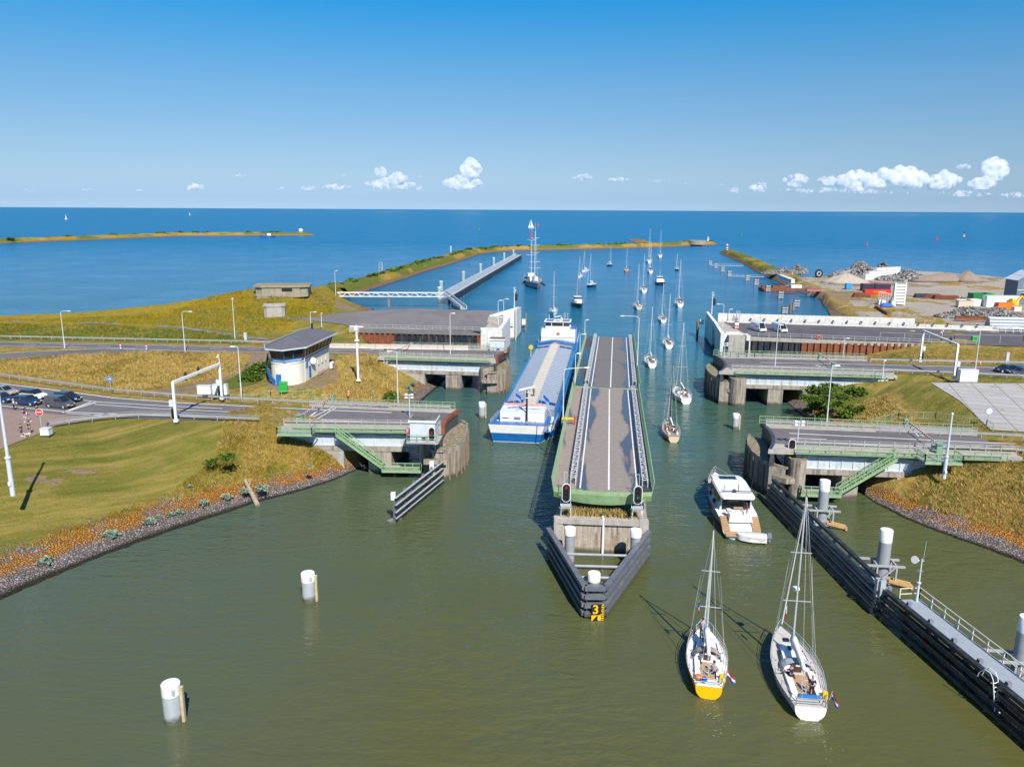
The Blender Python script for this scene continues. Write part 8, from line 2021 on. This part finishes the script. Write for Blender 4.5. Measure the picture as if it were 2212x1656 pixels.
crate('tarpaulin', 'blue tarpaulin heap in front of the grey machine frames', 'tarpaulin', *Y8(400, 504), 5, 2, 1.2, MT['blue_tarpaulin'], taper=.5)
t = thing('frame_stack', 'stack of white gratings standing upright in the yard', 'frame', tuple(P(*Y8(550, 480), ZY))); m = MB()
for i in range(7): m.box((0, 0, .6 + i * 1.15), (4.4, 1.2, .75))
for sx in (-2, 2): m.box((sx, 0, 4.2), (.5, 1.4, 8.4))
m.build('gratings', WHITE, t)
t = thing('caged_machine', 'grey caged machinery beside the white grating stack', 'machine', tuple(P(*Y8(400, 478), ZY))); m = MB()
for i in range(6): m.beam((-3.4 + i * .9, 0, 0), (-3.4 + i * .9, 0, 5 - i * .2), .2, .2)
m.beam((-3.4, 0, 5), (1.2, 0, 4), .25, .25); m.beam((-3.4, 0, 2.5), (1.2, 0, 2), .2, .2); m.build('cage', GALV, t); m = MB(); m.box((2.2, 0, 1.6), (2.4, 2, 2.4), taper=.7); m.box((-1.5, .8, 1), (3, 1.6, 2)); m.build('body', MIDGREY, t)
for i, (x, y) in enumerate(((312, 480), (352, 484), (480, 498))): crate('drum', ('left', 'middle', 'right')[i] + ' of three white boxes around the blue tarpaulin', 'box', *Y8(x, y), 1.5, 1.2, 1.7, WHITE, group='white boxes by the tarpaulin')
for lab, x, y, w_, mt in (('dark steel beam stack left of the rusty ones', 850, 385, 6, DARKST), ('rusty sheet-pile stack in the middle of the yard', 990, 388, 7, RUST), ('longer rusty sheet-pile stack right of its neighbour', 1170, 408, 10, RUST), ('flat rusty plates near the red skip', 60, 375, 7, RUST)):
    t = thing('steel_stack', lab, 'steel stack', tuple(P(*Y8(x, y), ZY)), R(-8)); m = MB()
    for j in range(3):
        for i in range(4): m.box((i * .15, -1.6 + i * .95 + j * .1, .3 + j * .5), (w_ - j * .5, .8, .4))
    m.build('beams', mt, t)
t = thing('pipe_stack', 'stack of long white and grey pipes on the right quay road', 'pipes', tuple(P(*Y8(2040, 800), ZR)), R(-10)); m = MB()
for j in range(4):
    for i in range(5 - j): m.tube((-6, -1.6 + i * .9 + j * .45, .4 + j * .78), (9, -1.6 + i * .9 + j * .45, .4 + j * .78), .42, n=10)
m.build('pipes', GALV, t); t = thing('debris_heap', 'black tangled heap at the end of the pipe stack', 'heap', tuple(P(*Y8(1870, 770), ZR))); m = MB()
for i in range(26): m.box((random.uniform(-2, 2), random.uniform(-1.5, 1.5), random.uniform(.2, 2.6)), (random.uniform(.6, 1.6), random.uniform(.5, 1.2), .6), mtx=Matrix.Rotation(random.uniform(0, 3), 3, Vector((random.random(), random.random(), 1)).normalized()))
m.build('body', BLACKM, t)
a, b = P(*Y8(1300, 656), 4), P(*Y8(2600, 690), 4); t = thing('steel_beam', 'very long rusty beam along the near edge of the yard', 'beam', tuple(a), 0, local=False); m = MB(); m.beam(a, b, .8, 1.2); m.build('web', RUST, t); m = MB(); m.beam(a + up * .62, b + up * .62, 1.2, .12); m.build('flange', RUST, t)
a, b = P(*Y8(255, 505), 3.3), P(*Y8(420, 600), 3.3); t = thing('steel_beam', 'short rusty beam beside the yellow-green shrub', 'beam', tuple(a), 0, local=False); m = MB(); m.beam(a, b, .8, .8); m.build('web', RUST, t); m = MB(); m.beam(a + up * .42, b + up * .42, 1.1, .1); m.build('flange', RUST, t)
p = P(1768, 599, 3); t = thing('tyre', 'huge black tyre standing upright beside the stone ridge', 'tyre', tuple(p), R(12)); t.scale = (.7, .7, .7); m = MB(); rg = [[Vector(((2.6 + .8 * math.cos(b)) * math.cos(a), .7 * math.sin(b), 2.9 + (2.6 + .8 * math.cos(b)) * math.sin(a))) for b in [6.283 * j / 8 for j in range(8)]] for a in [6.283 * i / 24 for i in range(25)]]; m.loft(rg, cap=False); m.build('tread', RUBBER, t, smooth=True); m = MB(); m.tube((0, -.4, 2.9), (0, .4, 2.9), 1.9, n=20); w_ = m.build('rim', GALV, t); m = MB(); m.tube((0, -.5, 2.9), (0, -.41, 2.9), 1.1, n=16); m.build('hub', RUBBER, w_)
for i in range(8): crate('block', 'white concrete block in the row beside the harbour track', 'block', 1686 + i * 3.2, 602 + i * 1.35, 2.2, 3, 2, CONCW, R(20), group='row of white blocks by the harbour track')
crate('block', 'pair of pale slabs lying nearer the pontoon', 'block', 1718, 622, 5, 3, 1.4, CONCW)
crate('machine', 'orange and blue machine part lying beside the track', 'machine', 1757, 629, 6, 3, 1.1, ORANGE, R(-10), lidm=BLUEP)
a, b = P(1866, 605, 3), P(1940, 600, 3); t = thing('block_wall', 'stepped wall of white concrete blocks in front of the stone ridge', 'wall', tuple(a), 0, local=False); d = b - a
for j in range(4):
    m = MB(); k0 = (0, 0, .1, .3)[j]; m.beam(a + d * k0 + up * (.75 + j * 1.5), b + up * (.75 + j * 1.5), 1.6, 1.44); m.build('course', CONCW, t)
car('white pickup truck parked behind the pale timber crate', gp(*Y8(1410, 436), ZY), R(80), VWH, 'pickup', None, 5.4, 1.9, 1.8, 'pickup', None)
t = thing('excavator', 'yellow digger beside the grey house', 'digger', tuple(P(*Y8(2060, 525), ZY)), R(10)); m = MB(); m.box((0, 0, 1.6), (3, 2.2, 1.4)); m.box((-.6, 0, 2.8), (1.3, 1.8, 1.4)); m.build('body', YELLOW, t); m = MB(); m.pipe([(1.2, 0, 2), (3.2, 0, 4.4), (5.2, 0, 3.0), (5.6, 0, .6)], .35); m.build('arm', YELLOW, t); m = MB()
for sy in (-1, 1): m.box((0, sy, .5), (3.6, .6, .9))
m.build('track', BLACKM, t)
hs = thing('house', 'dark grey two-storey gabled house at the right edge of the yard', 'house', tuple(P(*Y8(2190, 470), ZY)), R(-4)); DG = paint('slate_cladding', (.14, .18, .23), .7, .1)
m = MB(); m.box((2.5, 4, 4.6), (11, 9, 9.2)); m.add([(-3, -.5, 9.2), (8, -.5, 9.2), (2.5, -.5, 12.4), (-3, 8.5, 9.2), (8, 8.5, 9.2), (2.5, 8.5, 12.4)], [(0, 1, 2), (3, 5, 4)]); m.build('wall', DG, hs); m = MB()
for sd in (-1, 1): m.beam((2.5 + sd * 3, -.8, 10.85), (2.5 + sd * 3, 8.8, 10.85), .1, .1); m.add([(2.5, -.9, 12.6), (2.5 + sd * 6, -.9, 9.1), (2.5 + sd * 6, 9, 9.1), (2.5, 9, 12.6)], [(0, 1, 2, 3)])
m.build('roof', PALEGREY, hs)
for x, z, w_, h in ((-.2, 7.8, 1.1, 2.4), (-.8, 3.1, 1.8, 2.2), (5, 3.1, 1.8, 2.2)): m = MB(); m.box((x, -.52, z), (w_ + .2, .1, h + .2)); f = m.build('window', WHITE, hs); m = MB(); m.box((x, -.58, z), (w_, .06, h)); m.build('pane', GLASS, f)
m = MB(); m.box((2.5, -.55, 5.4), (10.8, .1, .3)); m.build('trim', PALEGREY, hs)
def rubble_mat():
    m, n, b = nodes('broken_stone'); oi = N(n, 'NewGeometry'); g = oi.outputs['Random Per Island']
    n.links.new(cramp(n, g, [(0, (.07, .066, .064)), (.5, (.19, .18, .17)), (1, (.34, .32, .3))]).outputs[0], b.inputs['Base Color']); b.inputs['Roughness'].default_value = .95; return m
RUB = rubble_mat()
def rubble(label, px, py, a_, b_, h, n_, sz, mt=None, rz=0.0, z=ZY):
    c = P(px, py, z); m = MB(); base = []
    for _ in range(n_):
        r = math.sqrt(random.random()); th = random.uniform(0, 6.283); x, y = r * math.cos(th), r * math.sin(th); k = (1 - r) ** .8 * (1 + .25 * math.sin(x * 7 + px) + .2 * math.sin(y * 9))
        q = Vector((x * a_, y * b_, h * k)); q.rotate(Matrix.Rotation(rz, 3, 'Z')); s_ = sz * random.uniform(.5, 1.3)
        m.box(c + q, (s_, s_ * random.uniform(.5, 1), s_ * random.uniform(.5, .9)), mtx=Matrix.Rotation(random.uniform(0, 6), 3, Vector((random.uniform(-1, 1), random.uniform(-1, 1), random.uniform(-1, 1))).normalized()))
    rings = [[c + Vector((a_ * k * math.cos(i * .3927) * (1 + .1 * math.sin(i * 2.3)), b_ * k * math.sin(i * .3927), h * (1 - k) ** .8 * .9)) for i in range(16)] for k in (1, .75, .5, .25, .05)]
    m.loft(rings); return one(m, 'stone_heap', mt or RUB, label, 'stone heap')
rubble('large ridge of grey broken stone at the seaward edge of the yard', 1862, 598, 18, 9, 6.5, 1500, 1.0); rubble('second peak of the grey stone ridge, right of the large one', 1905, 598, 12, 9, 6.0, 900, 1.0); rubble('low long grey stone heap behind the white block wall', 1962, 605, 17, 8, 4, 900, 1.0)
rubble('low grey stone bank beside the harbour track', 1692, 591, 13, 6, 2.6, 700, .85); rubble('small grey stone cone left of the tyre', 1724, 588, 6, 5, 3.8, 350, .8); rubble('near heap of coarse grey stone in front of the orange skip', 2122, 684, 16, 7, 3.2, 1300, .75)
SANDH = paint('pale_sand_heap', (.38, .33, .27), .95, .12, bump=.3); SOILH = paint('brown_soil_heap', (.25, .19, .15), .95, .15, bump=.3)
def heap(label, px, py, a_, b_, h, mt, z=ZY):
    c = P(px, py, z); m = MB(); m.loft([[c + Vector((a_ * k * math.cos(i * .2618) * (1 + .12 * math.sin(i * 1.7 + k)), b_ * k * math.sin(i * .2618), h * (1 - k) ** .75 * (1 + .1 * math.sin(i * 2.1)))) for i in range(24)] for k in (1, .8, .6, .4, .2, .03)]); return one(m, 'soil_heap', mt, label, 'heap', smooth=True)
heap('pale sand heap behind the blue water tank', 1826, 612, 12, 7, 5, SANDH); heap('long low brown soil heap behind the yard', 2040, 607, 24, 6, 4, SOILH); heap('pointed brown soil heap near the sea at the right', 2088, 608, 8, 6, 5.5, SOILH)
# ------------------------------------------------------------------ vegetation
def blade_mats(nm, cs): return [paint(nm + str(i), c, .9, .25, spec=.2) for i, c in enumerate(cs)]
TUFT = blade_mats('grass_tuft_', [(.36, .24, .055), (.5, .36, .12), (.2, .19, .03), (.1, .135, .015), (.36, .25, .008), (.24, .13, .03)])
def scatter(name, polys, hfun, seed):
    """polys: (polygon, count, height, weights over the tuft colours, patchiness)"""
    rg = np.random.default_rng(seed); V = []; M_ = []
    for poly, cnt, h, wts, patch in polys:
        a = np.array([(p[0], p[1]) for p in poly]); lo, hi = a.min(0), a.max(0); pts = np.zeros((0, 2))
        while len(pts) < cnt:
            q = rg.uniform(lo, hi, (cnt * 2, 2)); q = q[inside(q[:, 0], q[:, 1], poly)]
            if patch: q = q[vnoise(q[:, 0], q[:, 1], .22, seed) + rg.uniform(-.25, .25, len(q)) > patch]
            pts = np.concatenate([pts, q])
        pts = pts[:cnt]; z = hfun(pts[:, 0], pts[:, 1]); ok = z > 1.45 + rg.uniform(-.15, .5, len(z)); pts, z = pts[ok], z[ok]; n = len(pts)
        nz = vnoise(pts[:, 0], pts[:, 1], .16, seed + 7, 3); nz = np.argsort(np.argsort(nz)) / max(1, n); ci = np.searchsorted(np.cumsum(np.array(wts) / sum(wts)), np.clip((.5 * rg.random(n) + .5 * nz - .12) / .76, 0, .999)); pn = vnoise(pts[:, 0], pts[:, 1], .3, seed + 2)
        for b in range(4):
            th = rg.uniform(0, 6.283, n); hh = h * rg.uniform(.5, 1.25, n) * (.55 + .9 * pn); wd = hh * rg.uniform(.05, .13, n); ln = hh * .7
            bx, by = np.cos(th), np.sin(th); ox = pts[:, 0] + rg.normal(0, .12, n); oy = pts[:, 1] + rg.normal(0, .12, n); la = rg.uniform(0, 6.283, n)
            tri = np.stack([np.stack([ox - bx * wd, oy - by * wd, z - .05], 1), np.stack([ox + bx * wd, oy + by * wd, z - .05], 1), np.stack([ox + np.cos(la) * ln, oy + np.sin(la) * ln, z + hh], 1)], 1)
            V.append(tri.reshape(-1, 3)); M_.append(ci)
    V = np.concatenate(V).astype(np.float32); M_ = np.concatenate(M_).astype(np.int32); k = len(M_)
    me = bpy.data.meshes.new(name); me.vertices.add(k * 3); me.vertices.foreach_set('co', V.ravel()); me.loops.add(k * 3); me.loops.foreach_set('vertex_index', np.arange(k * 3, dtype=np.int32))
    me.polygons.add(k); me.polygons.foreach_set('loop_start', np.arange(0, k * 3, 3, dtype=np.int32))
    for m_ in TUFT: me.materials.append(m_)
    me.polygons.foreach_set('material_index', M_); me.update(calc_edges=True)
    o = bpy.data.objects.new(name, me); COL.objects.link(o); return tag(o, kind='stuff')
pl = lambda p, z=4: [tuple(v[:2]) for v in PL(p, z)]
bank = pl([(560, 925), (640, 940), (760, 985), (700, 1030), (560, 1065), (420, 1105), (330, 1140), (210, 1180), (100, 1225), (0, 1268), (-60, 1290), (-60, 1200), (110, 1130), (330, 1060), (470, 1000), (500, 940)], 3)
o = scatter('tall_grass', [(bank, 42000, .34, (5, 3, 3, 1, 2.5, 3), .3), ([v[:2] for v in mow], 26000, .13, (1, 1.5, 5, 3, .3, .2), .3), ([v[:2] for v in tall_mid], 20000, .55, (4, 6, 1.5, .4, .6, .6), 0), ([v[:2] for v in dry_between], 20000, .42, (4, 4, 2, .5, .5, 2.4), .2)], hL, 3); tag(o, 'tall dry and green grass on the left bank', 'grass')
sea = pl([(-60, 685), (0, 683), (200, 675), (350, 664), (440, 652), (560, 640), (640, 640), (725, 630), (720, 670), (600, 690), (560, 715), (400, 697), (200, 690), (0, 687)], 8)
o = scatter('meadow_flowers', [(sea, 32000, .45, (1, .6, 3, 2.5, 5, .4), .3), (pl([(-60, 697), (230, 702), (480, 720), (560, 738), (300, 732), (0, 727), (-60, 727)], 7), 7000, .5, (.4, .2, 2, 5, 1.2, .2), 0)], hL, 5); tag(o, 'yellow flowering meadow on the sea dike', 'meadow')
o = scatter('tall_grass', [(pl([(1930, 1060), (2040, 1025), (2209, 1015), (2400, 1040), (2400, 1250), (2209, 1190), (2060, 1140), (1950, 1095)], 3), 30000, .4, (5, 5, 2, 1, .6, 1.4), .2), ([v[:2] for v in tallR], 13000, .55, (4, 6, 1, .5, .5, 1), 0), ([v[:2] for v in mownR], 5000, .18, (1, 1, 5, 2, .3, .2), .35), ([(62, 183), (76, 186), (100, 183), (160, 174), (160, 168), (100, 172)], 8000, .3, (4, 2, 4, 1, .3, 1), 0), ([(125, 250), (150, 400), (175, 470), (195, 470), (165, 380), (140, 240)], 1800, .5, (3, 3, 3, 2, 1, .5), .45)], hR, 9); tag(o, 'tall straw-coloured grass on the right bank', 'grass')
def leaf_clump(name, label, cat, loc, r, h, cols, n_, group, leaf=.3):
    t = thing(name, label, cat, loc, random.uniform(0, 6), group); m = MB()
    for i in range(n_):
        a, b, k = random.uniform(0, 6.283), random.uniform(0.05, 1.5), random.uniform(.45, 1.05) * (1 + .25 * math.sin(i))
        c = Vector((math.cos(a) * math.cos(b) * r * k, math.sin(a) * math.cos(b) * r * k, math.sin(b) * h * k)); s_ = leaf * random.uniform(.6, 1.4)
        u = Vector((random.uniform(-1, 1), random.uniform(-1, 1), random.uniform(-.3, .6))).normalized(); v = u.orthogonal().normalized(); v.rotate(Matrix.Rotation(random.uniform(0, 3), 3, u)); m.cm = random.choice((0, 0, 1, 1, 2))
        m.add([c - u * s_ * .5, c + v * s_ * .35, c + u * s_ * .5, c - v * s_ * .35], [(0, 1, 2, 3)])
    m.build('foliage', cols, t); m = MB(); m.cm = 0
    for i in range(5): a = i * 1.26; m.tube((0, 0, -.2), (math.cos(a) * r * .5, math.sin(a) * r * .5, h * .6), .04, .015, 5)
    m.build('stem', OLDWOOD, t); return t
GRN = blade_mats('shrub_leaf_', [(.035, .075, .008), (.075, .13, .012), (.13, .17, .03)]); KALE = blade_mats('kale_leaf_', [(.13, .21, .16), (.22, .31, .25), (.3, .35, .17)])
def plants(name, label, cat, group, pts, r, h, cols, n_, leaf, gz=None):
    pr_ = [leaf_clump(name, label, cat, (0, 0, -50), r, h, cols, n_, group, leaf) for _ in range(1)]
    for i, (px, py, z, k) in enumerate(pts):
        p = P(px, py, z)
        for _ in range(4): p = P(px, py, ground(p.x, p.y))
        o = pr_[0] if i == 0 else dup(pr_[0], tuple(p), random.uniform(0, 6)); o.location = p; o.scale = (k, k, k * random.uniform(.8, 1.1))
plants('sea_kale', 'grey-green sea kale clump growing on the orange stone bank', 'plant', 'sea kale clumps on the left bank', [(97, 1214, 1, 1.1), (240, 1157, 1.5, 1.2), (322, 1130, 1.5, 1.1), (342, 1116, 1.6, .5), (370, 1112, 1.5, .8), (387, 1106, 1.5, .8), (441, 1088, 1.5, 1), (489, 1075, 1.5, 1), (530, 1062, 1.5, .9), (566, 1057, 1.5, 1.2), (668, 1007, 2, .7), (411, 1050, 2.5, .5), (888, 848, 1.5, 1.3), (880, 838, 2, 1.2), (893, 830, 2, 1)], .75, .5, KALE, 130, .3)
plants('shrub', 'dense green shrub in the thicket below the right far approach', 'shrub', 'green shrubs of the right thicket', [(random.uniform(1738, 1865), random.uniform(838, 908), 4, random.uniform(.55, 1.15)) for _ in range(30)], 1.7, 1.0, GRN, 300, .5)
plants('shrub', 'green bush growing between the yard track and the control building', 'shrub', 'green bushes beside the control building', [(545, 812, 6.5, 1.3), (562, 806, 6.5, 1.5), (578, 801, 6.5, 1.2), (530, 822, 6.5, .9), (553, 822, 6.5, .9)], 1.7, 1.5, GRN, 280, .45)
plants('shrub', 'low green bush under the walkway of the left near bridge', 'shrub', 'low bushes below the left near bridge', [(622, 958, 4.5, 1), (645, 963, 4, 1.1), (668, 970, 3.5, 1), (490, 992, 4, .9), (455, 1003, 3.5, .7), (845, 858, 4, 1.2), (835, 865, 3.5, 1.0)], 1.5, 1.0, GRN, 240, .4)
bs = []
for i in range(105):
    f = random.random(); j = min(len(bw_in) - 2, int(f * (len(bw_in) - 1))); g = f * (len(bw_in) - 1) - j; a, b = bw_in[j], bw_in[j + 1]; bs.append((a[0] + (b[0] - a[0]) * g - (8 if j < 6 else 0) + random.uniform(-3, 1), a[1] + (b[1] - a[1]) * g + (0 if j < 6 else 10) + random.uniform(-2, 2)))
q = leaf_clump('shrub', 'dark green scrub on the crest of the middle breakwater', 'shrub', (bs[0][0], bs[0][1], 3.4), 2.6, 1.5, GRN, 120, 'scrub on the middle breakwater', 1.0)
for x, y in bs[1:]: k = random.uniform(.5, 1.25); dup(q, (x, y, 3.4), random.uniform(0, 6), scale=(k, k * 1.3, k))
q = leaf_clump('shrub', 'green scrub on the crest of the far-left breakwater', 'shrub', (-540, 850, 4), 5, 1.8, GRN, 90, 'scrub on the far-left breakwater', 1.8)
fl = [(-600, 768), (-543, 837), (-494, 962), (-450, 1088), (-284, 1140)]
for i in range(26):
    f = random.random() * 3.99; j = int(f); g = f - j; dup(q, (fl[j][0] + (fl[j + 1][0] - fl[j][0]) * g - 10, fl[j][1] + (fl[j + 1][1] - fl[j][1]) * g + 13, 4), random.uniform(0, 6), scale=random.uniform(.5, 1.2))
lg = thing('driftwood', 'weathered grey tree trunk lying down the stone bank to the water', 'log', tuple(P(543, 1065, 1.0)), R(35)); m = MB(); m.tube((0, -2.6, -.9), (0, 2.6, 1.1), .32, .22, 8); m.build('trunk', paint('bleached_wood', (.36, .28, .21), .9, .2), lg); m = MB(); m.tube((.1, 1.0, .5), (.5, 1.9, 1.1), .1, .04, 6); m.build('branch', MT['bleached_wood'], lg)

# ------------------------------------------------------------------ foam behind moving boats
def foam(label, px, py, w_, l_, n_, rz=0.0):
    c = P(px, py, 0); m = MB()
    for _ in range(n_):
        x, y = random.gauss(0, w_ * .4), -abs(random.gauss(0, l_ * .5)); p = Vector((x, y, .02)); p.rotate(Matrix.Rotation(rz, 3, 'Z')); s_ = random.uniform(.03, .11) * (1 + y / l_ * .2); a = random.uniform(0, 6)
        p += Vector((c.x, c.y, 0)); m.add([p + Vector((math.cos(a + q_) * s_ * (1.6 if k_ % 2 else .7), math.sin(a + q_) * s_ * .6, 0)) for k_, q_ in enumerate((0, 1.2, 2.4, 3.6, 4.9))], [(0, 1, 2, 3, 4)])
    o = m.build('foam', FOAM); tag(o, label, 'foam', None, 'stuff')
FOAM = paint('water_foam', (.24, .24, .15), .6, .3)
foam('churned foam behind the motor yacht', 1615, 1178, 4.5, 6, 260, .05); foam('small foam trail behind the yellow-transom yacht', 1532, 1512, 1.2, 4, 60); foam('small foam trail behind the large white yacht', 1748, 1558, 1.5, 4, 60); foam('foam at the bow of the barge', 1120, 965, 9, 3, 90)

# ------------------------------------------------------------------ fair-weather clouds far out over the sea
def cloud_mat():
    m, n, b = nodes('cloud_vapour'); n.nodes.remove(b); out = n.nodes['Material Output']
    v = N(n, 'VolumePrincipled'); v.inputs['Color'].default_value = (1, 1, 1, 1); v.inputs['Anisotropy'].default_value = 0.0
    t = noise_tex(n, .012, 5, .6, coords(n)); n.links.new(maprange(n, t.outputs[0], .41, .64, 0.0, .035), v.inputs['Density'])
    n.links.new(v.outputs[0], out.inputs['Volume']); return m
CLW = cloud_mat(); ICO = None
def cloud(cx, cy, w_, h_, D=14000.0, flat=.25, seed=0):
    global ICO
    rd = random.Random(seed); c = P(cx, cy, CAM_H - 1) if False else None
    x, y = cx - 1106.0, cy - 828.0; cs, sn = math.cos(ROLL), math.sin(ROLL); x, y = cs * x + sn * y, -sn * x + cs * y
    cp_, sp_ = math.cos(PITCH), math.sin(PITCH); d = Vector((x / 1682, cp_ - y / 1682 * sp_, -y / 1682 * cp_ - sp_)); d *= D / d.y; ctr = d + Vector((0, 0, CAM_H)); k = D / 1682 * 1.03
    W_, H_ = w_ * k / 2, h_ * k / 2; n_ = int(12 + w_ / 2.6); V = []; F = []
    if ICO is None:
        import bmesh
        bm = bmesh.new(); bmesh.ops.create_icosphere(bm, subdivisions=3, radius=1); bm.verts.ensure_lookup_table(); ICO = ([v.co.copy() for v in bm.verts], [[v.index for v in f.verts] for f in bm.faces]); bm.free()
    for i in range(n_):
        u = rd.uniform(-1, 1); r = H_ * rd.uniform(.26, .72) * (1 - .45 * abs(u) ** 1.5); p = Vector((u * W_ * .9, rd.uniform(-.4, .4) * W_ * .5, rd.uniform(-.75, .6) * H_ * (1 - abs(u) ** 2)))
        if p.z - r < -H_ * .8: p.z = -H_ * .8 + r * .5
        b = len(V); sd = Vector((rd.uniform(0, 99), rd.uniform(0, 99), 0))
        for v in ICO[0]:
            q_ = 1 + .3 * mnoise.noise(v * 1.5 + sd) + .17 * mnoise.noise(v * 4 + sd); g = p + v * r * q_; g.z = max(g.z, -H_ * .9 + .12 * r * mnoise.noise(v * 3 + sd)); V.append(g + ctr)
        F += [[b + i_ for i_ in f] for f in ICO[1]]
    m = MB(); m.v = [tuple(v) for v in V]; m.f = F; m.m = [0] * len(F)
    o = m.build('cloud', CLW, None, True); tag(o, kind='structure')
    md = o.modifiers.new('r', 'REMESH'); md.mode = 'VOXEL'; md.voxel_size = max(9.0, W_ / 45); md.use_smooth_shade = True
    md = o.modifiers.new('s', 'SMOOTH'); md.iterations = 2; md.factor = .6
for i, a in enumerate(((420, 404, 42, 17), (667, 405, 36, 13), (727, 404, 66, 14), (605, 407, 30, 8), (842, 397, 110, 26), (822, 372, 22, 22), (858, 385, 40, 30), (905, 406, 18, 10), (998, 395, 88, 30), (1018, 366, 46, 40), (1256, 383, 44, 16), (1335, 388, 44, 13), (1590, 411, 24, 13), (1638, 406, 40, 18), (1645, 397, 20, 12), (1718, 389, 52, 30), (1788, 388, 38, 26), (1850, 392, 80, 46), (1905, 386, 90, 40), (1960, 384, 80, 48), (2030, 388, 80, 42), (2081, 361, 32, 16), (2122, 396, 60, 28), (2146, 368, 52, 46), (1760, 411, 170, 13), (1900, 414, 190, 12), (2080, 418, 130, 14), (2190, 421, 70, 13), (1560, 399, 40, 5), (1420, 391, 60, 7), (300, 411, 26, 7), (190, 410, 30, 8), (60, 412, 34, 6), (745, 379, 44, 5), (900, 381, 30, 5), (1480, 398, 50, 6), (522, 380, 38, 8))): cloud(*a, D=14000 + 900 * (i % 3), seed=i)
